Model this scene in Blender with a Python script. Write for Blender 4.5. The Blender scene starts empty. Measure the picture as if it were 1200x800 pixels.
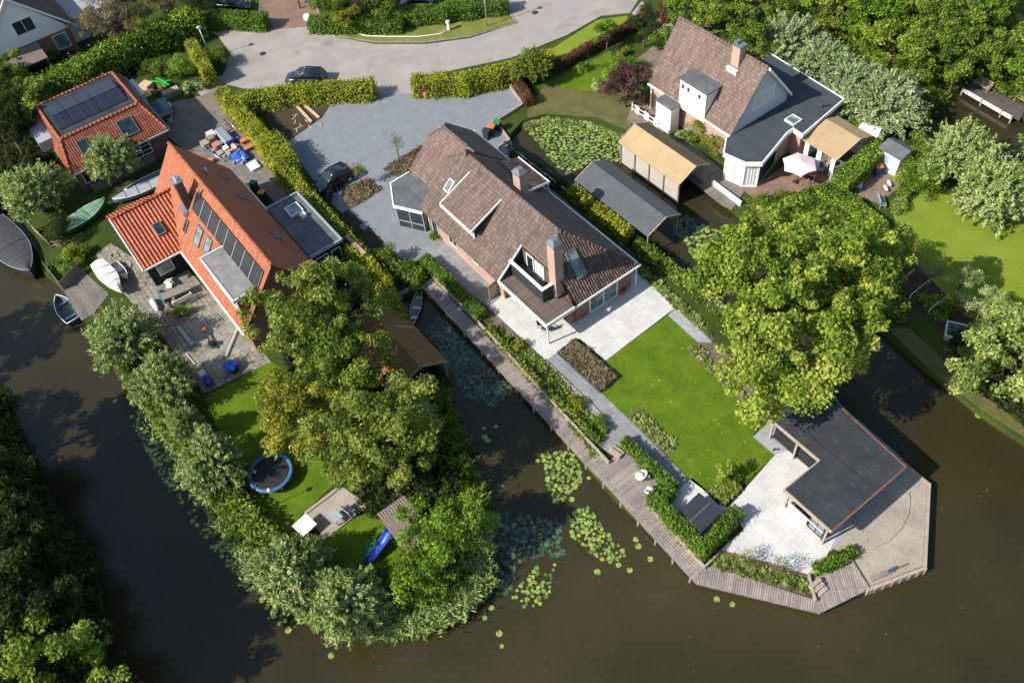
import bpy, math, random
import numpy as np
from mathutils import Vector, Matrix
from mathutils.geometry import tessellate_polygon
R = math.radians
PI = math.pi
rnd = random.Random(7)
sc = bpy.context.scene
col = sc.collection
# ---------------------------------------------------------------- camera model: surveyed from the photograph
F_PX, PITCH, ROLL, CAM_H = 1050.0, 51.5, -7.5, 56.0
CAM = np.array([43.508, -26.680, CAM_H])
def _cam_axes():
    p, r, y = R(PITCH), R(ROLL), R(58.5)
    fw = np.array([0, math.cos(p), -math.sin(p)]); rt = np.array([1., 0, 0]); up = np.cross(rt, fw)
    a = math.cos(r)*rt + math.sin(r)*up; b = -math.sin(r)*rt + math.cos(r)*up
    Z = np.array([[math.cos(y), -math.sin(y), 0], [math.sin(y), math.cos(y), 0], [0, 0, 1]])
    return Z@fw, Z@a, Z@b
FW, RT, UP = _cam_axes()
def P(u, v, z=0.0):
    """site point seen at photo pixel (u, v) when it stands z metres above the ground"""
    d = FW*F_PX + RT*(u-600) - UP*(v-400)
    q = CAM + d*((z-CAM[2])/d[2])
    return Vector((q[0], q[1], z))
def P2(u, v, z=0.0):
    q = P(u, v, z); return (q.x, q.y)
def PL(u, v, axis, c0, z0, s):
    """point on the sloping plane z = z0 + s*(coord[axis]-c0)"""
    d = FW*F_PX + RT*(u-600) - UP*(v-400)
    k = (z0 + s*(CAM[axis]-c0) - CAM[2])/(d[2]-s*d[axis])
    q = CAM + d*k
    return Vector(q)
# ---------------------------------------------------------------- materials
MATS = {}
class N:
    def __init__(s, name):
        s.m = bpy.data.materials.new(name); s.m.use_nodes = True
        s.t = s.m.node_tree; s.bsdf = s.t.nodes['Principled BSDF']
        MATS[name] = s.m
    def n(s, typ, **kw):
        x = s.t.nodes.new(typ)
        for k, v in kw.items():
            if k.startswith('i_'):
                x.inputs[k[2:].replace('_', ' ')].default_value = v
            else: setattr(x, k, v)
        return x
    def l(s, a, b): s.t.links.new(a, b)
    def coord(s, kind='Object', scale=(1, 1, 1), rot=0.0):
        tc = s.n('ShaderNodeTexCoord'); mp = s.n('ShaderNodeMapping')
        mp.inputs['Scale'].default_value = scale; mp.inputs['Rotation'].default_value = (0, 0, rot)
        s.l(tc.outputs[kind], mp.inputs['Vector']); return mp.outputs['Vector']
    def noise(s, vec, scale, detail=4, rough=.6):
        x = s.n('ShaderNodeTexNoise'); x.inputs['Scale'].default_value = scale
        x.inputs['Detail'].default_value = detail; x.inputs['Roughness'].default_value = rough
        s.l(vec, x.inputs['Vector']); return x.outputs['Fac']
    def ramp(s, fac, stops):
        x = s.n('ShaderNodeValToRGB'); e = x.color_ramp.elements
        while len(e) < len(stops): e.new(.5)
        for i, (p, c) in enumerate(stops): e[i].position = p; e[i].color = (*c, 1)
        s.l(fac, x.inputs['Fac']); return x.outputs['Color']
    def mix(s, f, a, b, typ='MIX'):
        x = s.n('ShaderNodeMix', data_type='RGBA', blend_type=typ)
        for q, v in ((0, f), (6, a), (7, b)):
            if isinstance(v, (int, float)): x.inputs[q].default_value = v
            elif isinstance(v, tuple): x.inputs[q].default_value = (*v, 1)
            else: s.l(v, x.inputs[q])
        return x.outputs[2]
    def math(s, op, a, b=0.0, c=None):
        x = s.n('ShaderNodeMath', operation=op)
        for q, v in ((0, a), (1, b)) + (((2, c),) if c is not None else ()):
            if isinstance(v, (int, float)): x.inputs[q].default_value = v
            else: s.l(v, x.inputs[q])
        return x.outputs[0]
    def bump(s, h, strength=.5, dist=.05):
        x = s.n('ShaderNodeBump'); x.inputs['Strength'].default_value = strength; x.inputs['Distance'].default_value = dist
        s.l(h, x.inputs['Height']); s.l(x.outputs['Normal'], s.bsdf.inputs['Normal'])
    def out(s, c, rough=.8, metal=0.0, spec=.3):
        if isinstance(c, tuple): s.bsdf.inputs['Base Color'].default_value = (*c, 1)
        else: s.l(c, s.bsdf.inputs['Base Color'])
        s.bsdf.inputs['Roughness'].default_value = rough; s.bsdf.inputs['Metallic'].default_value = metal
        s.bsdf.inputs['Specular IOR Level'].default_value = spec
        return s.m
def dark(c, k): return tuple(min(1, x*k) for x in c)
def plain(name, c, rough=.6, var=.18, scale=1.2, metal=0.0, spec=.4, bump=.15):
    """painted / simple surface with dirt and wear variation"""
    s = N(name); v = s.coord()
    f = s.noise(v, scale, 6, .7)
    c2 = s.ramp(f, [(.3, dark(c, 1-var)), (.7, dark(c, 1+var*.5))])
    if bump: s.bump(s.noise(v, 25, 3), bump, .01)
    return s.out(c2, rough, metal, spec)
def ground(name, stops, scale=.6, fine=9.0, fineamt=.5, rough=.95, bump=.5, bscale=14, bdist=.05, patch=None):
    s = N(name); v = s.coord()
    big = s.noise(v, scale, 6, .65)
    sm = s.noise(v, fine, 4, .75)
    f = s.math('ADD', s.math('MULTIPLY', big, 1-fineamt), s.math('MULTIPLY', sm, fineamt))
    c = s.ramp(f, stops)
    if patch:
        g = s.noise(v, patch[1], 3, .5)
        g = s.ramp(g, [(patch[2], (0, 0, 0)), (patch[2]+.12, (1, 1, 1))])
        c = s.mix(g, c, patch[0])
    s.bump(s.noise(v, bscale, 5, .7), bump, bdist)
    return s.out(c, rough, 0, .15)
def paving(name, c1, c2, mortar, w, h, msize=.02, offset=.5, rot=0.0, rough=.8, stain=.25, kind='UV', bump=.3, squash=1.0, spec=.25):
    s = N(name); v = s.coord(kind, rot=rot)
    b = s.n('ShaderNodeTexBrick', offset=offset, squash=squash)
    b.inputs['Scale'].default_value = 1; b.inputs['Brick Width'].default_value = w; b.inputs['Row Height'].default_value = h
    b.inputs['Mortar Size'].default_value = msize; b.inputs['Mortar Smooth'].default_value = .3
    b.inputs['Color1'].default_value = (*c1, 1); b.inputs['Color2'].default_value = (*c2, 1); b.inputs['Mortar'].default_value = (*mortar, 1)
    b.inputs['Bias'].default_value = 0
    s.l(v, b.inputs['Vector'])
    o = s.coord()
    st = s.ramp(s.noise(o, .7, 6, .7), [(.35, (1-stain, 1-stain, 1-stain)), (.65, (1, 1, 1))])
    st2 = s.ramp(s.noise(o, 6, 5, .8), [(.3, (1-stain*.8,)*3), (.7, (1, 1, 1))])
    c = s.mix(1.0, s.mix(1.0, b.outputs['Color'], st, 'MULTIPLY'), st2, 'MULTIPLY')
    if bump: s.bump(s.math('SUBTRACT', s.noise(o, 30, 3), b.outputs['Fac']), bump, .02)
    return s.out(c, rough, 0, spec)
def tiles(name, c1, c2, c3, pu=.24, pv=.34, bump=.9, lichen=None, rough=.75, grime=.3, dist=.06, rib=.55):
    """pantiles: a wave across the roof and a step at each course; colour changes from tile to tile"""
    s = N(name); tc = s.n('ShaderNodeTexCoord'); sp = s.n('ShaderNodeSeparateXYZ'); s.l(tc.outputs['UV'], sp.inputs[0])
    u, v = sp.outputs[0], sp.outputs[1]
    uu = s.math('DIVIDE', u, pu); vv = s.math('DIVIDE', v, pv)
    w = s.math('MULTIPLY_ADD', s.math('SINE', s.math('MULTIPLY', uu, 2*PI)), .5, .5)
    st = s.math('FRACT', vv)
    hgt = s.math('SUBTRACT', w, s.math('MULTIPLY', st, .45))
    cb = s.n('ShaderNodeCombineXYZ'); s.l(s.math('FLOOR', s.math('ADD', uu, .25)), cb.inputs[0]); s.l(s.math('FLOOR', vv), cb.inputs[1])
    wn = s.n('ShaderNodeTexWhiteNoise'); s.l(cb.outputs[0], wn.inputs['Vector'])
    c = s.ramp(wn.outputs['Value'], [(0, c1), (.55, c2), (1, c3)])
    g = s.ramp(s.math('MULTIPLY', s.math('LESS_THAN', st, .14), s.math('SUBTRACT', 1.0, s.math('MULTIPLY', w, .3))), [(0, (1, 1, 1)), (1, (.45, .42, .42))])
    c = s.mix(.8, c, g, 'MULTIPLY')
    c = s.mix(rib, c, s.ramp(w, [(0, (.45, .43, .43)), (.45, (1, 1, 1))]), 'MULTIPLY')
    o = s.coord()
    gr = s.ramp(s.noise(o, .5, 6, .7), [(.3, (1-grime,)*3), (.7, (1.0, 1.0, 1.0))])
    c = s.mix(1.0, c, gr, 'MULTIPLY')
    us = s.n('ShaderNodeMapping'); us.inputs['Scale'].default_value = (2.2, .22, 1); s.l(tc.outputs['UV'], us.inputs['Vector'])
    c = s.mix(1.0, c, s.ramp(s.noise(us.outputs[0], 1.0, 6, .75), [(.32, (.66, .65, .64)), (.58, (1.05, 1.04, 1.03))]), 'MULTIPLY')
    if lichen:
        lf = s.ramp(s.noise(o, 1.1, 6, .75), [(.60, (0, 0, 0)), (.72, (.7, .7, .7))])
        c = s.mix(lf, c, lichen)
    s.bump(hgt, bump, dist)
    return s.out(c, rough, 0, .25)
def ribbed(name, c, pitch=.18, bump=.8, rough=.6, var=.25, vert=False, stripe=.25, grime=(.3, .28, .22)):
    """corrugated or boarded sheet: ribs run up the slope (or across when vert)"""
    s = N(name); tc = s.n('ShaderNodeTexCoord'); sp = s.n('ShaderNodeSeparateXYZ'); s.l(tc.outputs['UV'], sp.inputs[0])
    u = sp.outputs[1 if vert else 0]
    w = s.math('MULTIPLY_ADD', s.math('SINE', s.math('MULTIPLY', u, 2*PI/pitch)), .5, .5)
    o = s.coord()
    f = s.noise(o, .9, 6, .75)
    cc = s.ramp(f, [(.3, dark(c, 1-var)), (.7, dark(c, 1+var*.4))])
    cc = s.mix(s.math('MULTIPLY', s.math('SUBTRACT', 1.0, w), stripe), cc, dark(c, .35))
    m = s.ramp(s.noise(o, 3.5, 6, .8), [(.55, (0, 0, 0)), (.8, (.6, .6, .6))])
    cc = s.mix(m, cc, grime)
    s.bump(w, bump, pitch*.25)
    return s.out(cc, rough, 0, .3)
def foliage(name, cols, rough=.6, trans=.42, scale=.35, clump=1.3, spec=.25):
    """leaf material: colour by leaf (stored attribute), by clump and by region"""
    s = N(name)
    at = s.n('ShaderNodeAttribute', attribute_name='tint'); v = s.coord()
    nz = s.noise(v, clump, 3, .6); nb = s.noise(v, scale, 2, .5)
    f = s.math('ADD', s.math('MULTIPLY', at.outputs['Fac'], .62), s.math('ADD', s.math('MULTIPLY', nz, .42), s.math('MULTIPLY', nb, .35)))
    f = s.math('SUBTRACT', f, .20)
    k = len(cols)
    c = s.ramp(f, [(.2+.6*i/(k-1), cols[i]) for i in range(k)])
    s.out(c, rough, 0, spec)
    tr = s.n('ShaderNodeBsdfTranslucent'); s.l(s.mix(.5, c, (.20, .26, .03)), tr.inputs['Color'])
    mx = s.n('ShaderNodeMixShader'); mx.inputs[0].default_value = trans
    s.l(s.bsdf.outputs[0], mx.inputs[1]); s.l(tr.outputs[0], mx.inputs[2])
    s.l(mx.outputs[0], s.t.nodes['Material Output'].inputs['Surface'])
    return s.m
def glass(name, c=(.02, .03, .035), rough=.05):
    s = N(name); v = s.coord()
    cc = s.ramp(s.noise(v, 1.5, 2), [(.35, dark(c, .6)), (.65, dark(c, 1.5))])
    s.out(cc, rough, 0, .8); return s.m
def water_mat():
    s = N('canal_water'); v = s.coord()
    c = s.ramp(s.noise(v, .05, 6, .62), [(.3, (.021, .018, .008)), (.5, (.032, .0275, .0115)), (.7, (.045, .038, .0155))])
    s.out(c, .05, 0, .6)
    s.bsdf.inputs['IOR'].default_value = 1.33
    v2 = s.coord(scale=(1, 1.6, 1), rot=.5)
    h = s.math('ADD', s.noise(v2, 3.0, 5, .65), s.math('MULTIPLY', s.noise(v, .3, 3), 2.0))
    s.bump(h, .22, .06)
    return s.m
m_water = water_mat()
m_grass = ground('grass_rough', [(.3, (.018, .032, .006)), (.5, (.045, .070, .012)), (.7, (.085, .110, .022))], .35, 7, .5, bump=.9, bscale=10, bdist=.12, patch=((.075, .06, .03), .3, .62))
m_lawn = ground('lawn', [(.32, (.05, .10, .005)), (.5, (.095, .16, .008)), (.68, (.17, .225, .017))], .7, 11, .5, bump=1, bscale=16, bdist=.08, patch=((.17, .19, .045), .5, .66))
m_lawn2 = ground('meadow_lawn', [(.3, (.09, .14, .010)), (.5, (.17, .225, .020)), (.72, (.25, .29, .045))], .3, 8, .5, bump=.9, bscale=12, bdist=.07)
m_verge = ground('verge_grass', [(.3, (.08, .10, .02)), (.5, (.15, .17, .035)), (.7, (.25, .22, .09))], .6, 9, .5, bump=.8, patch=((.30, .24, .16), .8, .60))
m_bank = ground('bank_grass', [(.3, (.055, .055, .018)), (.5, (.11, .105, .035)), (.7, (.17, .15, .07))], .8, 8, .5, bump=.9)
m_soil = ground('planting_soil', [(.3, (.06, .045, .03)), (.5, (.14, .11, .075)), (.7, (.27, .22, .16))], 1.2, 7, .6, bump=1, bdist=.08)
m_sand = ground('sandy_earth', [(.3, (.21, .18, .145)), (.5, (.32, .28, .23)), (.7, (.41, .365, .30))], .5, 16, .45, bump=.6, bdist=.04, bscale=18)
m_gravel = ground('slate_gravel', [(.3, (.13, .143, .158)), (.5, (.195, .21, .228)), (.7, (.28, .30, .32))], .9, 15, .68, bump=.8, bscale=30, bdist=.03)
m_dirt = ground('dark_earth', [(.3, (.03, .022, .015)), (.5, (.055, .042, .03)), (.7, (.09, .07, .05))], 1.2, 8, .6)
m_road = ground('road_surface', [(.3, (.21, .185, .165)), (.5, (.30, .27, .245)), (.7, (.38, .35, .32))], .35, 6, .4, rough=.9, bump=.25, bscale=20, bdist=.02, patch=((.22, .20, .185), .25, .60))
m_asph = ground('asphalt_lane', [(.3, (.23, .215, .205)), (.6, (.315, .29, .275)), (.8, (.38, .355, .335))], .5, 9, .5, rough=.9, bump=.2, bscale=30, bdist=.02)
m_brickpave = paving('clay_pavers', (.33, .25, .19), (.26, .20, .16), (.15, .12, .09), .42, .14, .02, stain=.3)
m_redpave = paving('red_pavers', (.36, .22, .16), (.30, .19, .14), (.17, .12, .09), .4, .13, .02, stain=.3)
m_white = paving('white_patio_tiles', (.62, .61, .59), (.575, .565, .545), (.38, .37, .355), .9, .9, .012, .5, stain=.18, bump=.1)
m_grey = paving('grey_stone_path', (.30, .30, .30), (.25, .255, .26), (.17, .17, .17), .6, .6, .015, .5, stain=.22, bump=.2)
m_flag = paving('old_flagstones', (.44, .40, .32), (.33, .30, .25), (.18, .16, .12), .6, .42, .03, .5, stain=.45)
m_conc = paving('concrete_slabs', (.40, .37, .31), (.34, .32, .28), (.2, .18, .14), 1.3, 1.3, .02, .0, stain=.4)
m_slab = paving('driveway_slabs', (.20, .185, .17), (.24, .22, .20), (.12, .11, .09), .5, .5, .015, .5, stain=.3)
m_lightstone = paving('light_bluestone', (.36, .37, .38), (.32, .33, .34), (.2, .2, .2), .9, .9, .015, .5, stain=.15)
def planks(name, c, rot=0.0, pitch=.15, var=.25, kind='UV'):
    return paving(name, dark(c, 1+var*.4), dark(c, 1-var), dark(c, .25), 3.6, pitch, .018, .37, rot, .8, .3, kind=kind, bump=.5)
DK = (.40, .335, .30)
m_deck_a = planks('grey_decking', DK, PI/2)
m_deck_b = planks('grey_decking_cross', DK, 0)
m_deck_c = planks('grey_decking_bend', DK, PI/2-R(18))
m_deck_old = planks('weathered_decking', (.26, .235, .205), 0)
m_deck_old2 = planks('weathered_decking_cross', (.28, .25, .215), PI/2)
m_deck_oak = planks('warm_decking', (.38, .24, .15), .6)
m_timber = plain('weathered_timber', (.36, .29, .23), .85, .3, 3)
m_newwood = plain('pale_softwood', (.52, .38, .24), .7, .2, 4)
m_oldwood = plain('grey_old_wood', (.22, .19, .16), .9, .3, 3)
m_brown = plain('brown_wood', (.16, .09, .05), .7, .3, 3)
m_blackw = paving('black_boarding', (.022, .022, .027), (.030, .030, .035), (.008, .008, .01), 4, .18, .015, .4, stain=.2)
m_whitep = plain('white_paint', (.78, .77, .74), .45, .08)
m_cream = plain('cream_render', (.70, .67, .60), .8, .08)
m_greyp = plain('grey_paint', (.30, .33, .36), .5, .1)
m_charc = plain('charcoal_metal', (.035, .038, .045), .45, .2)
m_black = plain('black_rubber', (.015, .015, .016), .7, .2)
m_alu = plain('aluminium', (.55, .56, .57), .35, .1, metal=.8)
m_lead = plain('lead_flashing', (.16, .19, .20), .55, .3, metal=.2)
m_bitumen = paving('bitumen_roof', (.060, .072, .086), (.070, .083, .096), (.035, .042, .05), 9, 1.0, .02, .4, rough=.8, stain=.3, bump=.3)
m_bitlight = paving('bitumen_roof_grey', (.17, .18, .19), (.15, .16, .17), (.07, .07, .08), 9, .95, .02, .4, rough=.75, stain=.4, bump=.3)
m_epdm = ground('rubber_roof', [(.3, (.022, .024, .028)), (.5, (.036, .039, .044)), (.75, (.08, .085, .09))], .9, 12, .5, rough=.65, bump=.3, bscale=20, bdist=.02, patch=((.07, .075, .08), 1.3, .66))
m_dormroof = ground('aged_felt_roof', [(.3, (.13, .125, .12)), (.5, (.21, .205, .20)), (.7, (.33, .32, .30))], 1.1, 8, .5, rough=.8)
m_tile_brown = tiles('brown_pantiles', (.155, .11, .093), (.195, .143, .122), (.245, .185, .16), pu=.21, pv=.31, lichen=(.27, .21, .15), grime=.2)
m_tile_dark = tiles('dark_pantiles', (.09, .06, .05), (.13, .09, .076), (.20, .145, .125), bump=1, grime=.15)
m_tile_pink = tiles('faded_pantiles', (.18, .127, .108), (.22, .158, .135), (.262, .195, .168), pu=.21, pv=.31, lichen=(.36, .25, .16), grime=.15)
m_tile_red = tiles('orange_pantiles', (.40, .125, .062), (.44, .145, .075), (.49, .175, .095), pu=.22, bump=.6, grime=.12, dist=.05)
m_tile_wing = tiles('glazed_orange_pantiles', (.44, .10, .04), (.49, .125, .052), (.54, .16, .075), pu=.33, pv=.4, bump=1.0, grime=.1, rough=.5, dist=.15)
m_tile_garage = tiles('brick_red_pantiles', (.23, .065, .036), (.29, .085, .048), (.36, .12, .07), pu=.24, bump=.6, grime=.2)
m_brick_pink = paving('pink_brick', (.43, .27, .21), (.50, .33, .265), (.42, .34, .29), .22, .07, .008, stain=.12, bump=.2)
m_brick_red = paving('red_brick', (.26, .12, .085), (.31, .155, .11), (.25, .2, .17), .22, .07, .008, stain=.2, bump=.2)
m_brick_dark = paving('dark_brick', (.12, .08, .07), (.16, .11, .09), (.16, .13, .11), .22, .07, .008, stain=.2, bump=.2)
m_tan = ribbed('tan_corrugated_roof', (.47, .34, .185), .22, .8, .7, .2, stripe=.3)
m_greycorr = ribbed('grey_corrugated_roof', (.105, .115, .125), .24, .9, .6, .25, stripe=.35, grime=(.2, .2, .19))
m_browncorr = ribbed('brown_corrugated_roof', (.24, .19, .165), .2, .9, .8, .25, stripe=.35)
m_moss = ground('mossy_thatch', [(.3, (.13, .075, .035)), (.5, (.25, .15, .06)), (.7, (.40, .22, .09))], 1.0, 7, .6, bump=1, bdist=.1)
m_boards_w = ribbed('whitewashed_boards', (.52, .46, .42), .2, .5, .8, .15, vert=True, stripe=.5)
m_solar = paving('solar_cells', (.014, .016, .024), (.018, .020, .030), (.07, .075, .085), 1.0, 1.64, .015, 0, rough=.22, stain=.1, bump=0, spec=.6)
m_glass = glass('window_glass')
m_glass_l = glass('bright_window_glass', (.16, .20, .20), .12)
m_curtain = ribbed('white_curtain', (.62, .64, .62), .25, .5, .8, .05, stripe=.3, grime=(.6, .6, .6))
m_canvas = plain('pale_pink_canvas', (.66, .55, .56), .8, .06)
m_tarp_g = plain('green_tarpaulin', (.07, .16, .08), .5, .35, 2)
m_tarp_b = plain('blue_tarpaulin', (.02, .10, .42), .45, .25, 3)
m_tarp_grey = plain('grey_tarpaulin', (.05, .05, .05), .6, .35, 1.5)
m_blue = plain('blue_plastic', (.015, .06, .42), .35, .1)
m_greenpl = plain('green_plastic', (.02, .22, .05), .4, .15)
m_brightgreen = plain('bright_green_plastic', (.02, .42, .06), .4, .15)
m_orange = plain('orange_plastic', (.70, .20, .03), .45, .15)
m_redplastic = plain('red_plastic', (.45, .05, .03), .4, .15)
m_terra = plain('terracotta', (.45, .17, .09), .8, .2)
m_teal = plain('teal_canvas', (.02, .11, .10), .7, .2)
m_cushion = plain('beige_cushion', (.55, .48, .38), .9, .15)
m_bark = ground('tree_bark', [(.3, (.05, .035, .025)), (.5, (.12, .095, .07)), (.7, (.22, .18, .14))], 2, 12, .6)
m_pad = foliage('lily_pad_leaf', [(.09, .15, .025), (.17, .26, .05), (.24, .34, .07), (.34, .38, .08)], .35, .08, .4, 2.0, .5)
m_pad_shade = foliage('lily_pad_leaf_shade', [(.035, .07, .045), (.055, .10, .06), (.085, .14, .08)], .35, .05, .4, 2.0, .5)  # shaded copy of the pad leaf: cool dark of shade put into its colour
# foliage palettes (reflectance)
F_green = foliage('leaves_green', [(0.0216, 0.0431, 0.0049), (0.0808, 0.1399, 0.0134), (0.2014, 0.2924, 0.0322), (0.3661, 0.4309, 0.0656)])
F_plane = foliage('leaves_yellow_green', [(0.0454, 0.0883, 0.0073), (0.1473, 0.2275, 0.0205), (0.3161, 0.4156, 0.0484), (0.5308, 0.5292, 0.1035)], scale=.25)
F_dark = foliage('leaves_dark_green', [(0.0067, 0.0148, 0.0033), (0.0187, 0.0336, 0.0067), (0.0402, 0.0589, 0.012), (0.0736, 0.0869, 0.0235)])  # dark leaf green, lowered further so the colour carries the wood's shade
F_olive = foliage('leaves_olive', [(0.0438, 0.0655, 0.0085), (0.1404, 0.196, 0.026), (0.2831, 0.3511, 0.0589), (0.4829, 0.5162, 0.1116)])
F_yellow = foliage('leaves_autumn_yellow', [(0.0577, 0.0696, 0.0077), (0.1967, 0.2066, 0.0197), (0.4286, 0.4, 0.0428), (0.62, 0.606, 0.0963)])
F_willow = foliage('leaves_silver_willow', [(0.09, 0.1371, 0.0352), (0.2469, 0.3438, 0.0974), (0.4711, 0.558, 0.1879), (0.465, 0.465, 0.3167)], trans=.3)
F_silver = foliage('leaves_silver_white', [(0.1546, 0.2017, 0.0848), (0.2652, 0.3404, 0.1484), (0.3876, 0.4737, 0.2238), (0.496, 0.496, 0.3134)], trans=.3)
F_bright = foliage('leaves_bright_green', [(0.023, 0.0536, 0.0043), (0.0857, 0.171, 0.0118), (0.2237, 0.3622, 0.0278), (0.3976, 0.5362, 0.0606)])
F_lime = foliage('leaves_lime', [(.09, .12, .008), (.19, .23, .015), (.30, .32, .025), (.42, .40, .05)])
F_hedge = foliage('leaves_yellow_hedge', [(0.0789, 0.1303, 0.0099), (0.2269, 0.2861, 0.0198), (0.4145, 0.4341, 0.0316), (0.62, 0.5722, 0.0592)], clump=2.5)
F_hedgeg = foliage('leaves_green_hedge', [(0.035, 0.0794, 0.0095), (0.0874, 0.1746, 0.0159), (0.1507, 0.2698, 0.0254), (0.238, 0.3491, 0.0476)], clump=2.0)
F_purple = foliage('leaves_purple', [(0.0286, 0.013, 0.0156), (0.078, 0.0325, 0.0364), (0.143, 0.065, 0.065), (0.208, 0.13, 0.104)], trans=.3)
F_redh = foliage('leaves_copper_hedge', [(.045, .018, .012), (.10, .038, .022), (.17, .065, .035), (.24, .11, .06)], trans=.3)
F_brown = foliage('leaves_dry_brown', [(.07, .05, .028), (.15, .11, .06), (.25, .19, .11), (.36, .29, .19)], trans=.3)
F_reed = foliage('leaves_reed', [(0.0979, 0.1435, 0.0348), (0.2174, 0.2989, 0.0783), (0.3695, 0.4662, 0.1478), (0.5651, 0.62, 0.2434)], trans=.25)
F_pale = foliage('leaves_pale_mixed', [(0.0497, 0.0725, 0.0147), (0.1538, 0.2204, 0.0437), (0.3538, 0.4569, 0.1073), (0.6138, 0.62, 0.2275)])
# ---------------------------------------------------------------- mesh builder
SPLIT = {'gable', 'red_wall', 'cheek', 'vent_pipe', 'downpipe', 'porch_post', 'layer', 'pole', 'bargeboard', 'side_wall', 'board'}
class B:
    def __init__(s): s.v = []; s.f = []; s.smooth = []; s.cut = []
    def add(s, vs, fs, smooth=False):
        o = len(s.v); s.cut.append(o); s.v += [tuple(map(float, q)) for q in vs]
        for f in fs: s.f.append(tuple(i+o for i in f)); s.smooth.append(smooth)
        return s
    def box(s, x0, x1, y0, y1, z0, z1):
        if x0 > x1: x0, x1 = x1, x0
        if y0 > y1: y0, y1 = y1, y0
        if z0 > z1: z0, z1 = z1, z0
        return s.add([(x0, y0, z0), (x1, y0, z0), (x1, y1, z0), (x0, y1, z0), (x0, y0, z1), (x1, y0, z1), (x1, y1, z1), (x0, y1, z1)],
                     [(0, 3, 2, 1), (4, 5, 6, 7), (0, 1, 5, 4), (1, 2, 6, 5), (2, 3, 7, 6), (3, 0, 4, 7)])
    def cbox(s, c, sx, sy, sz, rz=0.0, rx=0.0, ry=0.0):
        m = Matrix.Rotation(rz, 3, 'Z') @ Matrix.Rotation(ry, 3, 'Y') @ Matrix.Rotation(rx, 3, 'X')
        vs = [Vector(c) + m @ Vector((x*sx/2, y*sy/2, z*sz/2)) for z in (-1, 1) for x, y in ((-1, -1), (1, -1), (1, 1), (-1, 1))]
        return s.add(vs, [(0, 3, 2, 1), (4, 5, 6, 7), (0, 1, 5, 4), (1, 2, 6, 5), (2, 3, 7, 6), (3, 0, 4, 7)])
    def prism(s, pts, z0, z1, bottom=True):
        n = len(pts)
        a = sum(pts[i][0]*pts[(i+1) % n][1]-pts[(i+1) % n][0]*pts[i][1] for i in range(n))
        if a < 0: pts = pts[::-1]
        vs = [(p[0], p[1], z0) for p in pts]+[(p[0], p[1], z1) for p in pts]
        fs = [(i, (i+1) % n, n+(i+1) % n, n+i) for i in range(n)]
        o = len(s.v); s.add(vs, fs)
        tri = tessellate_polygon([[Vector((p[0], p[1], 0)) for p in pts]])
        for t in tri:
            q = [pts[i] for i in t]
            ar = (q[1][0]-q[0][0])*(q[2][1]-q[0][1])-(q[2][0]-q[0][0])*(q[1][1]-q[0][1])
            t = t if ar > 0 else t[::-1]
            s.f.append(tuple(o+n+i for i in t)); s.smooth.append(False)
            if bottom: s.f.append(tuple(o+i for i in t[::-1])); s.smooth.append(False)
        return s
    def slab(s, pts, th=.14):
        """sloping slab: top polygon (any plane) pushed down by th"""
        pts = [Vector(p) for p in pts]; n = len(pts)
        nz = sum((pts[i].x*pts[(i+1) % n].y-pts[(i+1) % n].x*pts[i].y) for i in range(n))
        if nz < 0: pts = pts[::-1]
        low = [p-Vector((0, 0, th)) for p in pts]
        return s.add(pts+low, [tuple(range(n)), tuple(range(2*n-1, n-1, -1))]+[(i, n+i, n+(i+1) % n, (i+1) % n) for i in range(n)])
    def wall(s, pts, th, nrm):
        """vertical panel: polygon pts given th thickness along -nrm"""
        pts = [Vector(p) for p in pts]; n = len(pts); d = Vector(nrm)*-th
        f = Vector((0, 0, 0))
        for i in range(n): f += pts[i].cross(pts[(i+1) % n])
        if f.dot(Vector(nrm)) < 0: pts = pts[::-1]
        return s.add(pts+[p+d for p in pts], [tuple(range(n)), tuple(range(2*n-1, n-1, -1))]+[(i, n+i, n+(i+1) % n, (i+1) % n) for i in range(n)])
    def tube(s, pts, rad, n=6, cap=True):
        pts = [Vector(p) for p in pts]
        if isinstance(rad, (int, float)): rad = [rad]*len(pts)
        rings = []
        for i, p in enumerate(pts):
            d = (pts[min(i+1, len(pts)-1)]-pts[max(i-1, 0)]).normalized()
            x = d.orthogonal().normalized() if i == 0 else (x-d*x.dot(d)).normalized()
            y = d.cross(x)
            rings.append([p+(x*math.cos(2*PI*k/n)+y*math.sin(2*PI*k/n))*rad[i] for k in range(n)])
        vs = [q for r in rings for q in r]
        fs = [(i*n+k, i*n+(k+1) % n, (i+1)*n+(k+1) % n, (i+1)*n+k) for i in range(len(pts)-1) for k in range(n)]
        s.add(vs, fs, True)
        if cap:
            o = len(s.v)-len(vs)
            s.f.append(tuple(o+k for k in range(n-1, -1, -1))); s.smooth.append(False)
            e = o+(len(pts)-1)*n
            s.f.append(tuple(e+k for k in range(n))); s.smooth.append(False)
        return s
    def cyl(s, c, r, z0, z1, n=12, r2=None):
        return s.tube([(c[0], c[1], z0), (c[0], c[1], z1)], [r, r if r2 is None else r2], n)
    def lathe(s, c, prof, n=16):
        vs = [(c[0]+r*math.cos(2*PI*k/n), c[1]+r*math.sin(2*PI*k/n), c[2]+z) for r, z in prof for k in range(n)]
        m = len(prof)
        s.add(vs, [(i*n+k, i*n+(k+1) % n, (i+1)*n+(k+1) % n, (i+1)*n+k) for i in range(m-1) for k in range(n)], True)
        o = len(s.v)-len(vs)
        if prof[-1][0] < 1.0: s.f.append(tuple(o+(m-1)*n+k for k in range(n))); s.smooth.append(False)
        return s
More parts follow.
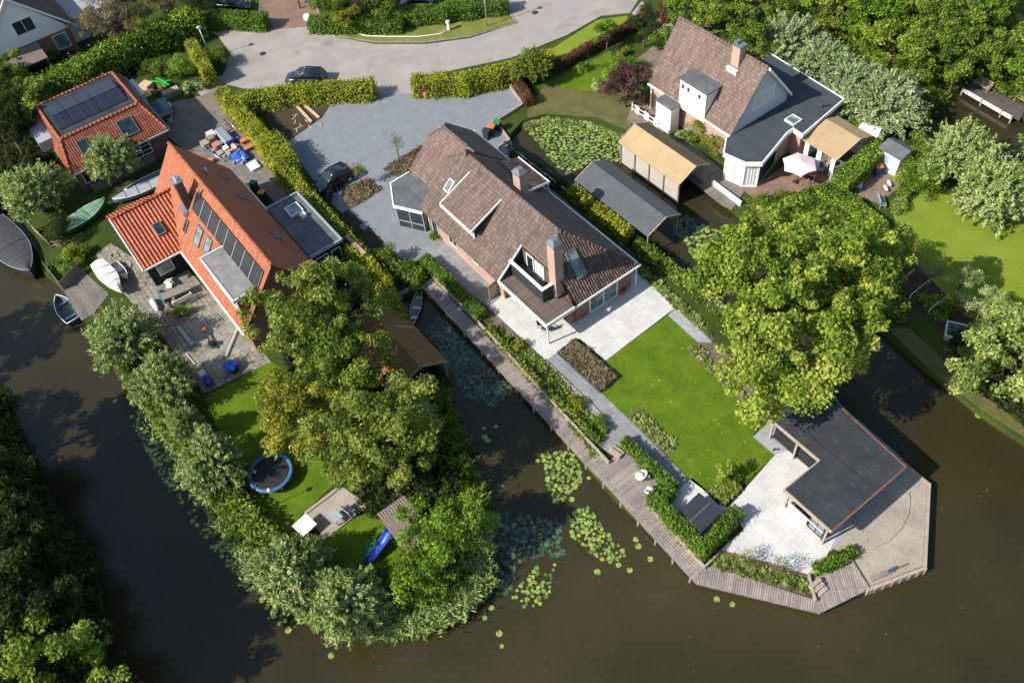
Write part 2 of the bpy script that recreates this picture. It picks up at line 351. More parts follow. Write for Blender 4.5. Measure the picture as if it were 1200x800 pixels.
    def loft(s, rings, close=True, caps=True, smooth=True):
        n = len(rings[0]); vs = [q for r in rings for q in r]
        rng = range(n) if close else range(n-1)
        o = len(s.v)
        s.add(vs, [(i*n+k, i*n+(k+1) % n, (i+1)*n+(k+1) % n, (i+1)*n+k) for i in range(len(rings)-1) for k in rng], smooth)
        if caps:
            s.f.append(tuple(o+k for k in range(n-1, -1, -1))); s.smooth.append(False)
            s.f.append(tuple(o+(len(rings)-1)*n+k for k in range(n))); s.smooth.append(False)
        return s
    def build(s, name, mat, parent=None, world=True, bevel=0.0):
        if name in SPLIT and len(s.cut) > 1:
            for i, a in enumerate(s.cut):
                e = s.cut[i+1] if i+1 < len(s.cut) else len(s.v); q = B(); q.v = s.v[a:e]; q.cut = [0]
                for f, sm in zip(s.f, s.smooth):
                    if a <= f[0] < e: q.f.append(tuple(k-a for k in f)); q.smooth.append(sm)
                o = q.build(name, mat, parent, world, bevel)
            return o
        off = Vector((0, 0, 0))
        if parent is not None and world:
            q = parent
            while q is not None: off += q.location; q = q.parent
        me = bpy.data.meshes.new(name)
        vs = np.array(s.v, dtype=np.float64)-np.array(off)
        me.from_pydata(vs.tolist(), [], s.f); me.materials.append(mat)
        me.polygons.foreach_set('use_smooth', s.smooth)
        me.update()
        uv = me.uv_layers.new(name='UVMap')
        V = np.array(s.v); data = np.zeros((len(me.loops), 2)); k = 0
        for p in me.polygons:
            nx, ny, nz = p.normal
            if abs(nz) > .995: t = (1, 0, 0); b = (0, 1, 0)
            else:
                h = math.hypot(nx, ny) or 1; t = (-ny/h, nx/h, 0); b = (ny*t[2]-nz*t[1], nz*t[0]-nx*t[2], nx*t[1]-ny*t[0])
            for li in p.loop_indices:
                q = V[me.loops[li].vertex_index]
                data[li, 0] = q[0]*t[0]+q[1]*t[1]+q[2]*t[2]; data[li, 1] = q[0]*b[0]+q[1]*b[1]+q[2]*b[2]
        uv.data.foreach_set('uv', data.ravel())
        o = bpy.data.objects.new(name, me); col.objects.link(o)
        if parent is not None: o.parent = parent
        if bevel:
            md = o.modifiers.new('edge', 'BEVEL'); md.width = bevel; md.segments = 2; md.limit_method = 'ANGLE'
        return o
def tag(o, label, cat, group=None, kind=None):
    o['label'] = label; o['category'] = cat
    if group: o['group'] = group
    if kind: o['kind'] = kind
    return o
def thing(name, label, cat, loc=(0, 0, 0), rz=0.0, group=None):
    o = bpy.data.objects.new(name, None); col.objects.link(o)
    o.location = loc; o.rotation_euler = (0, 0, rz); o.empty_display_size = .3
    return tag(o, label, cat, group)
def dup(root, loc, rz=0.0, label=None, group=None, s=None):
    r = root.copy(); col.objects.link(r); r.location = loc; r.rotation_euler = (0, 0, rz)
    if s is not None: r.scale = s if hasattr(s, '__len__') else (s, s, s)
    if label: r['label'] = label
    if group: r['group'] = group
    for ch in list(root.children):
        c = ch.copy(); col.objects.link(c); c.parent = r
        for g in ch.children:
            d = g.copy(); col.objects.link(d); d.parent = c
    return r
def part_label(o, t): o['label'] = t; return o
def structure(o, label=None):
    o['kind'] = 'structure'
    if label: o['label'] = label
    return o
def poly(pts, z=0): return [P2(u, v, z) for u, v in pts]
def sheet(name, pts, ztop, mat, label, world=False, thick=.02, cat='ground'):
    """a laid surface (patio, path, road): a thin real slab"""
    q = pts if world else poly(pts, 0)
    o = B().prism(q, ztop-thick, ztop, bottom=False).build(name, mat)
    structure(o, label); o['category'] = cat
    return o
# ---------------------------------------------------------------- foliage: many leaf-sized faces through the crown
def _norm(a): return a/np.maximum(np.linalg.norm(a, axis=-1, keepdims=True), 1e-9)
def leafmesh(name, C, Nn, L, Wd, tint, mat, rs, T=None):
    n = len(C); Nn = _norm(Nn)
    if T is None: T = rs.normal(size=(n, 3))
    T = _norm(T-Nn*np.sum(T*Nn, 1, keepdims=True)); Bb = np.cross(Nn, T)
    L = np.broadcast_to(L, n)[:, None]; Wd = np.broadcast_to(Wd, n)[:, None]
    v = np.stack([C+T*L, C+Bb*Wd+Nn*Wd*.25, C-T*L, C-Bb*Wd+Nn*Wd*.25], 1).reshape(-1, 3)
    me = bpy.data.meshes.new(name)
    me.vertices.add(4*n); me.vertices.foreach_set('co', v.astype(np.float32).ravel())
    me.loops.add(4*n); me.loops.foreach_set('vertex_index', np.arange(4*n, dtype=np.int32))
    me.polygons.add(n); me.polygons.foreach_set('loop_start', np.arange(0, 4*n, 4, dtype=np.int32))
    me.update(calc_edges=True)
    at = me.attributes.new('tint', 'FLOAT', 'FACE'); at.data.foreach_set('value', np.asarray(tint, dtype=np.float32))
    me.materials.append(mat)
    return me
def blob_leaves(cl, rad, dens, rs, flat=.8, up=.45):
    Cs, Ns, Ts = [], [], []
    for c, r in zip(cl, rad):
        n = max(8, int(dens*r*r*8.6)); d = _norm(rs.normal(size=(n, 3))); d[:, 2] = np.where(d[:, 2] < -.3, -d[:, 2], d[:, 2])
        rr = r*(.30+.95*rs.random(n)**.75)
        Cs.append(np.asarray(c)+d*rr[:, None]*np.array([1, 1, flat])); Ns.append(d*.8+rs.normal(size=(n, 3))*.75+np.array([0, 0, up]))
        Ts.append(np.clip(rs.random(n)*.6+rs.random()*.5-.05, 0, 1))
    return np.concatenate(Cs), np.concatenate(Ns), np.concatenate(Ts)
def crown_points(r, hz, seed, K, lo=-.35, cr=(.2, .33), lump=.25, sx=1.0, kf=1.0):
    rs = np.random.RandomState(seed); cl, rad = [], []
    ph = rs.random(6)*6.28
    K = int(max(7, 9.5*kf*r*r)) if cr[1] < .32 else K
    for i in range(K):
        d = _norm(rs.normal(size=3)); 
        if d[2] < lo: d[2] = -d[2]
        az = math.atan2(d[1], d[0])
        k = 1+lump*(.5*math.sin(2*az+ph[0])+.4*math.sin(3*az+ph[1])+.35*math.sin(5*az+ph[2]))*.8
        q = (.60+.42*rs.random()**.8) if i % 5 else .2+rs.random()*.4
        rc = (r*(cr[0]+(cr[1]-cr[0])*rs.random())) if cr[1] >= .32 else (.26+.66*rs.random()**1.3)*min(1.1, .62+r*.07)
        cl.append(np.array([d[0]*r*sx, d[1]*r/sx, d[2]*hz])*q*k); rad.append(rc)
    return rs, cl, rad
_mesh_cache = {}
def crown_mesh(kind, r, hz, seed, mat, K=60, dens=55, leaf=.17, cr=(.17, .30), lo=-.35, lump=.3, sx=1.0, asp=.6, flat=.8, kf=1.0):
    key = (kind, round(r, 1), round(hz, 1), seed, mat.name)
    if key in _mesh_cache: return _mesh_cache[key]
    rs, cl, rad = crown_points(r, hz, seed, K, lo, cr, lump, sx, kf)
    C, Nn, T = blob_leaves(cl, rad, dens, rs, flat)
    s = leaf*.62*(.5+.9*rs.random(len(C)))
    me = leafmesh(kind, C, Nn, s, s*asp, T, mat, rs)
    me['cl'] = 0; _mesh_cache[key] = me
    me_cl[me.name] = (cl, rad)
    return me
me_cl = {}
def willow_mesh(kind, r, hz, seed, mat, M=520, per=70, leaf=.15):
    """pollard: long thin shoots radiating from a knuckle, narrow leaves along each"""
    rs = np.random.RandomState(seed)
    d = _norm(rs.normal(size=(M, 3))); d[:, 2] = np.abs(d[:, 2])*1.05-.10; d = _norm(d)
    az = np.arctan2(d[:, 1], d[:, 0]); ph = rs.random(4)*6.28
    Ls = (.78+.28*rs.random(M))*(1+.14*np.sin(3*az+ph[0])+.10*np.sin(5*az+ph[1]))
    t = rs.random((M, per))**.55
    wob = rs.normal(size=(M, 1, 3))*.10
    pts = d[:, None, :]*(Ls[:, None]*t)[:, :, None]+wob*(t**2)[:, :, None]
    pts[:, :, 2] -= (t**2)*.10*(1-d[:, None, 2])
    pts = pts*np.array([r, r, hz]) + rs.normal(size=(M, per, 3))*.07*r*.45
    C = pts.reshape(-1, 3); n = len(C)
    D = np.repeat(d, per, 0)
    T = D+rs.normal(size=(n, 3))*.45+np.array([0, 0, .15])
    Nn = rs.normal(size=(n, 3))+np.array([0, 0, .5])
    s = leaf*(.6+.8*rs.random(n))
    tint = np.clip(np.repeat(rs.random(M)*.45, per)+rs.random(n)*.55, 0, 1)
    return leafmesh(kind, C, Nn, s, s*.36, tint, mat, rs, T)
def limb(b, p0, p1, r0, r1, rs, n=5, k=.10):
    p0, p1 = Vector(p0), Vector(p1); L = (p1-p0).length; pts, rr = [], []
    for i in range(n+1):
        t = i/n; q = p0.lerp(p1, t)+Vector(rs.normal(size=3))*L*k*math.sin(PI*t)*.6+Vector((0, 0, L*.06*math.sin(PI*t)))
        pts.append(q); rr.append(r0+(r1-r0)*t)
    b.tube(pts, rr, 7)
def meshobj(name, me, parent):
    o = bpy.data.objects.new(name, me); col.objects.link(o); o.parent = parent; return o
def tree(name, label, u, v, zc, r, hz, kind, mat, seed=1, cat='tree', group=None, K=60, dens=55, leaf=.17, z0=0.0, limbs=9, at=None, cr=(.17, .30), bare=0, **kw):
    """u, v: photo pixel of the crown's centre, zc: its height"""
    p = P(u, v, zc) if at is None else Vector((at[0], at[1], zc))
    t = thing(name, label, cat, (p.x, p.y, z0), 0, group)
    h = zc-z0
    rs = np.random.RandomState(seed*13+5)
    b = B()
    if kind == 'willow':
        me = _mesh_cache.get(('w', mat.name, seed % 3))
        if me is None:
            me = willow_mesh('crown', 3.0, 2.6, seed % 3+11, mat); _mesh_cache[('w', mat.name, seed % 3)] = me
        c = meshobj('crown', me, t); c.location = (0, 0, max(.9, h-hz*.45)); c.scale = (r/3.0, r/3.0, hz/2.6*1.0); c.rotation_euler = (0, 0, seed*1.7)
        hh = max(.9, h-hz*.45)
        b.tube([(0, 0, -.1), (.05, 0, hh*.5), (0, .04, hh-.1), (0, 0, hh+.25)], [.34, .27, .30, .40], 8)
        for i in range(14):
            a = rs.random()*6.28; e = rs.random()*.9+.2
            limb(b, (0, 0, hh+.1), (math.cos(a)*math.cos(e)*r*.6, math.sin(a)*math.cos(e)*r*.6, hh+math.sin(e)*hz*.7), .06, .015, rs, 3)
    else:
        me = crown_mesh('crown', r, hz, seed, mat, K, dens, leaf, cr, **kw)
        cl, rad = me_cl[me.name]
        c = meshobj('crown', me, t); c.location = (0, 0, h)
        tr = max(.05, r*.05)
        fork = Vector((rs.normal()*.1*r*.3, rs.normal()*.1*r*.3, max(.3, h-hz*.55)))
        b.tube([(0, 0, -.15), (0, 0, .1), fork*.5, fork], [tr*1.5, tr*1.15, tr, tr*.85], 9)
        for i in range(limbs):
            q = cl[(i*3+1) % len(cl)]
            limb(b, fork-Vector((0, 0, rs.random()*h*.12)), Vector(q)*1.0+Vector((0, 0, h)), tr*.5, tr*.10, rs)
        for i in range(bare):
            q = cl[(i*5+2) % len(cl)]
            limb(b, fork, Vector(q)*1.1+Vector((0, 0, h+.4)), tr*.35, tr*.08, rs)
    b.build('trunk', m_bark, t, world=False)
    return t
def shrub(name, label, u, v, r, h, mat, seed=1, cat='shrub', group=None, z0=0.0, K=16, dens=80, leaf=.12, at=None, cr=(.3, .48), sx=1.0, asp=.6, single=True):
    p = P(u, v, z0+h*.6) if at is None else Vector((at[0], at[1], 0))
    me = crown_mesh('foliage', r, h*.5, seed, mat, K, dens, leaf, cr, lo=-.8, lump=.3, sx=sx, asp=asp)
    t = thing(name, label, cat, (p.x, p.y, z0), 0, group)
    c = meshobj('foliage', me, t); c.location = (0, 0, h*.5)
    b = B(); rs = np.random.RandomState(seed)
    for i in range(5):
        a = i*1.256+rs.random(); limb(b, (0, 0, -.05), (math.cos(a)*r*.45, math.sin(a)*r*.45, h*.6), .035, .012, rs, 3)
    b.build('stem', m_bark, t, world=False)
    return t
def resample(pts, step):
    out = []
    for i in range(len(pts)-1):
        a, b = Vector(pts[i]), Vector(pts[i+1]); n = max(1, int((b-a).length/step))
        for k in range(n): out.append(a.lerp(b, k/n))
    out.append(Vector(pts[-1])); return out
def hedge(label, pts, w, h, mat, seed=1, dens=130, leaf=.09, z0=0.0, group=None, rough=.10, name='hedge', px=True, core=(.02, .03, .008), zpx=None):
    """clipped hedge along a line: leaves spread over and just inside its surface, twiggy core"""
    if px: pts = [P2(u, v, h if zpx is None else zpx) for u, v in pts]
    pts = [Vector((p[0], p[1])) for p in pts]
    rs = np.random.RandomState(seed)
    o3 = pts[0]
    t = thing(name, label, 'hedge', (o3.x, o3.y, z0), 0, group)
    Cs, Ns = [], []
    nseg = len(pts)-1
    for i in range(nseg):
        a, b = pts[i], pts[i+1]; d = b-a; L = d.length; d.normalize(); nrm = Vector((-d.y, d.x))
        e0 = -w/2 if i == 0 else -w*.25; e1 = L+(w/2 if i == nseg-1 else w*.25)
        def put(sx, lo, hi, n3, nn, fixed=None):
            pass
        At = (e1-e0)*w; n = int(At*dens)
        s = e0+(e1-e0)*rs.random(n); q = (rs.random(n)-.5)*w; z = h+rs.normal(size=n)*rough-.10*(np.abs(q)/(w/2))**4
        Cs.append(np.stack([a.x+d.x*s+nrm.x*q, a.y+d.y*s+nrm.y*q, z], 1)); Ns.append(np.tile([0, 0, 1.0], (n, 1)))
        for sg in (-1, 1):
            n = int((e1-e0)*h*dens*.85); s = e0+(e1-e0)*rs.random(n); z = h*rs.random(n); q = sg*(w/2+rs.normal(size=n)*rough-.05)
            Cs.append(np.stack([a.x+d.x*s+nrm.x*q, a.y+d.y*s+nrm.y*q, z], 1)); Ns.append(np.tile([nrm.x*sg, nrm.y*sg, .3], (n, 1)))
        for sg, e in ((-1, e0), (1, e1)):
            n = int(w*h*dens*.85); q = (rs.random(n)-.5)*w; z = h*rs.random(n); s = e+rs.normal(size=n)*rough-sg*.05
            Cs.append(np.stack([a.x+d.x*s+nrm.x*q, a.y+d.y*s+nrm.y*q, z], 1)); Ns.append(np.tile([d.x*sg, d.y*sg, .3], (n, 1)))
    C = np.concatenate(Cs); Nn = np.concatenate(Ns)+rs.normal(size=C.shape)*.5
    # slow bulges so the clipped faces are not dead flat
    bul = .10*np.sin(C[:, 0]*1.9+C[:, 1]*1.3+seed)+.07*np.sin(C[:, 0]*.9-C[:, 1]*2.7)
    C[:, 2] += bul*(C[:, 2] > h*.6); C[:, 0] += bul*.6; C[:, 1] -= bul*.5
    C -= np.array([o3.x, o3.y, 0])
    s = leaf*(.6+.8*rs.random(len(C)))
    me = leafmesh('foliage', C, Nn, s, s*.65, rs.random(len(C)), mat, rs)
    meshobj('foliage', me, t)
    b = B(); ww = w*.38
    for i in range(nseg):
        a, e = pts[i], pts[i+1]; d = (e-a); L = d.length; d.normalize(); nrm = Vector((-d.y, d.x))
        e0 = -w*.3; c = [a+d*e0-nrm*ww, a+d*(L-e0)-nrm*ww, a+d*(L-e0)+nrm*ww, a+d*e0+nrm*ww]
        b.prism([(q.x, q.y) for q in c], 0.0, h-.16-.003*i)
    k = 'hedge_core'
    if k not in MATS: plain(k, core, .9, .4, 6)
    o = b.build('inner_branches', MATS[k], None); o.parent = t; o.location = (-o3.x, -o3.y, 0)
    return t
def scatter_in(poly_w, n, rs):
    P_ = np.array(poly_w); lo, hi = P_.min(0), P_.max(0); out = []
    m = len(P_)
    while len(out) < n:
        q = lo+(hi-lo)*rs.random(2); c = False; j = m-1
        for i in range(m):
            if (P_[i][1] > q[1]) != (P_[j][1] > q[1]) and q[0] < (P_[j][0]-P_[i][0])*(q[1]-P_[i][1])/(P_[j][1]-P_[i][1])+P_[i][0]: c = not c
            j = i
        if c: out.append(q)
    return np.array(out)
def ground_cover(name, label, pts, n, h, mat, seed=1, leaf=.10, clump=.25, z0=0.0, px=True, cat='planting', kind='stuff', asp=.5):
    """low mixed planting over an area: one object of leaf tufts"""
    rs = np.random.RandomState(seed)
    q = scatter_in(poly(pts) if px else pts, n, rs)
    per = 14; hh = h*(.4+.8*rs.random(n))
    C = np.repeat(np.concatenate([q, np.zeros((n, 1))], 1), per, 0); N_ = len(C)
    off = rs.normal(size=(N_, 3))*clump*.5; C[:, :2] += off[:, :2]; C[:, 2] = z0+np.repeat(hh, per)*rs.random(N_)
    Nn = rs.normal(size=(N_, 3))*.6+np.array([0, 0, 1])
    s = leaf*(.5+rs.random(N_))
    tint = np.clip(np.repeat(rs.random(n), per)*.7+.3*rs.random(N_), 0, 1)
    me = leafmesh(name, C, Nn, s, s*asp, tint, mat, rs)
    o = bpy.data.objects.new(name, me); col.objects.link(o)
    return tag(o, label, cat, kind=kind)
def reeds(name, label, line, w, n, h, mat, seed=1, z0=-.55, cat='reeds', leaf=.26):
    """tall blades along a bank line"""
    rs = np.random.RandomState(seed); pts = resample([Vector(P2(u, v, 0)) for u, v in line], .25); m = len(pts)
    idx = rs.randint(0, m, n); base = np.array([[p.x, p.y] for p in pts])[idx]+rs.normal(size=(n, 2))*w*.5
    per = 9; C = np.repeat(np.concatenate([base, np.full((n, 1), z0)], 1), per, 0); N_ = len(C)
    lean = np.repeat(rs.normal(size=(n, 2))*.35, per, 0); t = rs.random(N_)
    hh = np.repeat(h*(.5+.7*rs.random(n)), per)
    C[:, 2] += hh*t; C[:, :2] += lean*(t*hh)[:, None]+rs.normal(size=(N_, 2))*.12
    T = np.concatenate([lean+rs.normal(size=(N_, 2))*.5, np.full((N_, 1), .9)], 1)
    Nn = rs.normal(size=(N_, 3))*.8+np.array([0, 0, .6])
    s = leaf*(.5+.7*rs.random(N_))
    me = leafmesh(name, C, Nn, s, s*.2, np.clip(np.repeat(rs.random(n), per)*.6+.4*rs.random(N_), 0, 1), mat, rs, T)
    o = bpy.data.objects.new(name, me); col.objects.link(o)
    return tag(o, label, cat, kind='stuff')
ZW = -.55      # water level
def pad_poly(x, y, r, a, n=9):
    pts = [(x, y)]
    for k in range(n):
        t = a+.25+(2*PI-.5)*k/(n-1); pts.append((x+math.cos(t)*r, y+math.sin(t)*r))
    return pts
def pad_mat(name, label, pts, n, mat, seed=1, r=(.12, .26), px=True):
    rs = np.random.RandomState(seed); q = scatter_in([P2(u, v, ZW) for u, v in pts] if px else pts, n*3, rs)
    cen = q[rs.randint(0, len(q), max(3, n//14))]
    keep = []
    for p in q:
        dd = np.min(np.linalg.norm(cen-p, axis=1)); rr = r[0]+(r[1]-r[0])*rs.random()
        if rs.random() > math.exp(-(dd/1.6)**2)+.25: continue
        if any((p[0]-k[0])**2+(p[1]-k[1])**2 < ((rr+k[2])*.78)**2 for k in keep): continue
        keep.append((p[0], p[1], rr))
        if len(keep) >= n: break
    vs, fs, ti = [], [], []
    for i, (x, y, rr) in enumerate(keep):
        o = len(vs); pp = pad_poly(x, y, rr, rs.random()*6.28); zz = ZW+.02+.03*rs.random(); tl = rs.normal(size=2)*.04
        vs += [(a, b, zz+(a-x)*tl[0]+(b-y)*tl[1]) for a, b in pp]; fs.append(tuple(range(o, o+len(pp)))); ti.append(rs.random())
    me = bpy.data.meshes.new(name); me.from_pydata(vs, [], fs); at = me.attributes.new('tint', 'FLOAT', 'FACE'); at.data.foreach_set('value', ti)
    me.materials.append(mat); o = bpy.data.objects.new(name, me); col.objects.link(o)
    return tag(o, label, 'lily pads', kind='stuff')
def lone_pads(label, spots, mat, group, seed=1, r=(.14, .24)):
    rs = np.random.RandomState(seed)
    first = None
    for (u, v) in spots:
        rr = r[0]+(r[1]-r[0])*rs.random(); p = P(u, v, ZW)
        if first is None:
            me = bpy.data.meshes.new('lily_pad'); pp = pad_poly(0, 0, 1, 0, 11); me.from_pydata([(a, b, .0) for a, b in pp], [], [tuple(range(len(pp)))])
            at = me.attributes.new('tint', 'FLOAT', 'FACE'); at.data.foreach_set('value', [.7]); me.materials.append(mat); first = me
        o = bpy.data.objects.new('lily_pad', first); col.objects.link(o); o.location = (p.x, p.y, ZW+.03); o.rotation_euler = (rs.normal()*.03, rs.normal()*.03, rs.random()*6.28); o.scale = (rr, rr, rr)
        tag(o, label, 'lily pad', group)
# ---------------------------------------------------------------- the land and the water
w = B(); w.box(-600, 600, -600, 600, ZW-3, ZW); o = w.build('water', m_water); structure(o, 'calm brown canal water around the island plots'); o['category'] = 'water'
west = [(-900, -400), (-900, 150), (-120, 215), (-30, 212), (14, 240), (44, 285), (50, 318), (76, 341), (101, 380), (144, 434), (178, 488), (219, 558), (260, 622), (303, 680), (350, 708), (400, 727), (455, 736), (508, 727), (543, 708),
        (564, 680), (566, 640), (556, 590), (534, 535), (515, 480), (497, 440), (470, 385), (452, 352), (497, 338),
        (560, 402), (640, 490), (720, 582), (820, 676), (962, 708), (1018, 691), (1084, 666), (1089, 567), (1060, 540), (1020, 505), (985, 474), (968, 452), (930, 430), (870, 385),
        (815, 335), (760, 285), (700, 240), (640, 196), (592, 163), (612, 142), (640, 134), (690, 140), (732, 156), (742, 172), (790, 195), (858, 243), (902, 285), (960, 335), (1030, 380), (1082, 428),
        (1150, 483), (1280, 570), (1700, 900), (2600, 900), (1700, 240), (1200, 178), (1105, 148), (1062, 118), (1010, 70), (960, 30), (900, -20), (760, -130), (600, -330)]
o = B().prism([(-560, -140)] + poly(west[3:-1]) + [(-60, 260), (-560, 260)], -2.0, 0, bottom=False).build('ground', m_grass) if False else None
def landmass(name, pts, label):
    o = B().prism(pts, ZW-.6, 0, bottom=False).build(name, m_grass); structure(o, label); o['category'] = 'ground'; return o
core = poly(west[3:-3])                      # from the left canal round the plots to the far right canal
landmass('ground', [(-560, -75)] + core + [P2(895, -25), (-78, 72), (-150, 330), (-560, 330)], 'grassy ground of the island plots between the canals')
ne = [(930, -60), (935, -10), (975, 22), (1010, 50), (1050, 82), (1100, 110), (1135, 100), (1200, 138), (1330, 140)]
landmass('far_bank_ground', [(-150, 335), (-76, 76)] + poly(ne) + [(60, 100), (500, 300), (500, 335)], 'overgrown ground beyond the narrow top right canal')
lb = [(0, 455), (18, 520), (60, 590), (108, 655), (122, 735), (118, 830), (100, 900)]
q = poly(lb)
landmass('forest_ground', q + [(q[-1][0]+20, q[-1][1]-60), (-40, -120), (-80, -60), (q[0][0]-6, q[0][1]-3)], 'wooded ground in the bottom left corner')
# ---------------------------------------------------------------- roads and paving
road = [(225, 100), (262, 88), (270, 62), (255, 42), (240, 36), (300, 34), (306, -10), (300, -60), (372, -60), (372, 8), (380, 32), (395, 44), (440, 52), (500, 52), (552, 45), (606, 27), (590, 8), (588, -60), (800, -60), (748, 0), (738, 16), (705, 19), (664, 42), (600, 68), (545, 80), (487, 92), (487, 110), (432, 113), (430, 97), (330, 104), (285, 104), (262, 98), (240, 118)]
sheet('road', road, .02, m_road, 'pale worn paved road curving past the hedges')
lane = [(588, 60), (640, 40), (690, 8), (735, -40), (775, -60), (700, -60), (660, -5), (620, 30), (560, 49), (500, 58), (430, 58), (330, 52), (330, 56), (430, 66), (510, 66)]
sheet('road_lane', lane, .024, m_asph, 'greyer asphalt strip along the outer curve of the road')
sheet('street_entrance', [(306, -40), (366, -40), (368, 6), (380, 30), (310, 36), (304, 30)], .024, m_redpave, 'worn reddish paved side street at the top')
sheet('verge', [(395, 42), (440, 30), (520, 22), (586, 8), (604, 26), (550, 42), (500, 49), (440, 49)], .05, m_verge, 'dry grass verge with bare patches beside the road', thick=.06)
sheet('verge_strip', [(640, 62), (700, 24), (735, 19), (738, 26), (690, 58), (648, 76)], .05, m_lawn2, 'bright grass strip between road and copper hedge', thick=.06)
sheet('yard', [(196, 122), (238, 112), (262, 98), (250, 110), (330, 205), (420, 300), (404, 322), (300, 215), (250, 215), (215, 175), (196, 160)], .022, m_brickpave, 'brown paved yard between garage and hedge')
sheet('yard_slabs', [(206, 150), (252, 128), (320, 210), (300, 222), (262, 190), (232, 178)], .026, m_slab, 'grey concrete slab patch in the yard')
sheet('gravel_drive', [(432, 113), (487, 110), (598, 101), (612, 122), (580, 140), (600, 168), (600, 240), (520, 300), (497, 300), (478, 312), (470, 305), (445, 285), (395, 245), (330, 165), (338, 140), (388, 122)], .024, m_gravel, 'blue grey slate gravel forecourt in front of the brown roofed house')
sheet('timber_store_ground', [(305, 128), (360, 118), (388, 122), (378, 138), (338, 166), (318, 150)], .03, m_dirt, 'bare dark earth patch behind the yellow hedge')
sheet('planting_bed', [(448, 198), (500, 166), (520, 176), (512, 196), (465, 208)], .045, m_soil, 'soil bed with dark edging beside the house front')
sheet('planting_bed', [(400, 222), (432, 208), (448, 222), (415, 244), (402, 240)], .045, m_soil, 'soil bed with dry plants behind the parked black car')
sheet('planting_bed', [(398, 252), (408, 246), (426, 262), (414, 270)], .045, m_dirt, 'first dark soil square along the gravel drive')
sheet('planting_bed', [(418, 276), (432, 266), (450, 284), (436, 296)], .045, m_dirt, 'second dark soil square along the gravel drive')
sheet('planting_bed', [(448, 300), (456, 291), (472, 306), (462, 316)], .045, m_dirt, 'dark soil square nearest the boardwalk end of the drive')
sheet('path', [(493, 288), (515, 277), (600, 338), (573, 361), (548, 342)], .04, m_grey, 'grey slab path along the pink brick wall')
sheet('patio', [(573, 361), (600, 335), (640, 320), (740, 316), (757, 328), (791, 361), (710, 422.5), (680, 397.5), (675, 396), (652.5, 413.5), (640, 422.5)], .05, m_white, 'white tiled patio behind the brown roofed house', thick=.06)
sheet('path', [(640, 422.5), (652, 413), (703, 459), (733, 488), (760, 514), (808, 562), (800, 580), (776, 560), (738, 516), (722, 536), (695, 518), (707, 506)], .045, m_grey, 'grey stone path from patio to hot tub along the lawn', thick=.06)
sheet('path', [(782.5, 370), (791, 361), (832, 398), (860, 440), (852, 446), (817, 402)], .045, m_lightstone, 'narrow light stone path at the right corner of the lawn', thick=.06)
sheet('lawn', [(710, 422.5), (782.5, 370), (817, 401), (804, 412), (846, 451), (892, 492), (882, 512), (908, 534), (862, 576), (842, 592), (822, 572), (808, 562), (783, 535), (796, 522), (748, 477), (733, 488), (703, 459)], .06, m_lawn, 'bright green mown lawn behind the brown roofed house', thick=.08)
sheet('planting_bed', [(733, 488), (748, 477), (796, 522), (783, 535)], .052, m_soil, 'pebbly flower bed on the left side of the lawn', thick=.06)
sheet('planting_bed', [(804, 412), (817, 401), (840, 402), (880, 440), (922, 484), (900, 495), (892, 492), (846, 451)], .052, m_soil, 'pebbly flower bed on the right side of the lawn', thick=.06)
sheet('planting_bed', [(741, 318), (748, 310), (815, 368), (838, 400), (830, 398), (791, 361), (757, 328)], .04, m_soil, 'stony bed between white patio and canal hedge')
sheet('planting_bed', [(560, 360), (573, 361), (640, 423), (707, 506), (716, 500), (694, 540), (640, 470), (566, 384)], .035, m_soil, 'long shrub bed between boardwalk and path')
sheet('stone_pad', [(882, 512), (902, 494), (932, 522), (907, 534)], .055, m_lightstone, 'light grey stone pad beside the dark shed wall', thick=.06)
sheet('hot_tub_pad', [(779, 588), (811, 560), (862, 603), (852, 612), (820, 640), (806, 625)], .06, m_white, 'white tiled pad under the hot tub', thick=.08)
sheet('terrace', [(853, 596), (907, 534), (920, 528), (935, 530), (985, 575), (990, 612), (974, 641), (956, 675), (900, 662), (842, 646), (872, 620)], .05, m_white, 'white tiled waterside terrace in front of the flat roofed pavilion', thick=.06)
sheet('pavilion_floor', [(905, 512), (985, 474), (1058, 538), (1052, 559), (1004, 614), (973, 646), (950, 620), (938, 560)], .04, m_lightstone, 'bluish stone floor under and beside the pavilion')
sheet('sand', [(974, 641), (1000, 612), (1052, 556), (1064, 545), (1086, 569), (1081, 663), (1019, 687), (1000, 655)], .03, m_sand, 'bare sandy point behind the timber quay')
sheet('planting_bed', [(842, 646), (900, 660), (950, 680), (956, 701), (900, 684), (830, 666)], .035, m_soil, 'flower bed between terrace and angled boardwalk')
sheet('stone_terrace', [(112, 298), (130, 285), (160, 305), (176, 322), (205, 300), (285, 386), (318, 424), (240, 461), (205, 415), (180, 380), (150, 350)], .03, m_flag, 'old uneven flagstone terrace beside the orange roofed house')
sheet('concrete_terrace', [(222, 378), (262, 352), (300, 405), (262, 420), (240, 432)], .045, m_conc, 'worn concrete slab with fine debris behind the orange roofed house')
sheet('gravel_play_area', [(356, 600), (398, 568), (430, 590), (380, 630)], .03, m_sand, 'sandy play square with timber edging')
sheet('back_lawn', [(240, 465), (318, 424), (345, 440), (400, 560), (356, 600), (330, 640), (262, 520)], .025, m_lawn, 'green back lawn with trampoline on the left plot')
sheet('play_lawn', [(372, 632), (430, 600), (470, 610), (470, 660), (400, 680), (380, 655)], .025, m_lawn, 'small sunny lawn in front of the play hut')
sheet('side_lawn', [(1046, 250), (1085, 225), (1150, 235), (1230, 260), (1260, 420), (1130, 370), (1065, 300)], .025, m_lawn2, 'wide sunlit lawn on the right side plot')
sheet('bank', [(1040, 385), (1064, 384), (1118, 432), (1200, 500), (1200, 512), (1150, 480), (1082, 427)], .02, m_bank, 'rough grass bank strip beside the right canal')
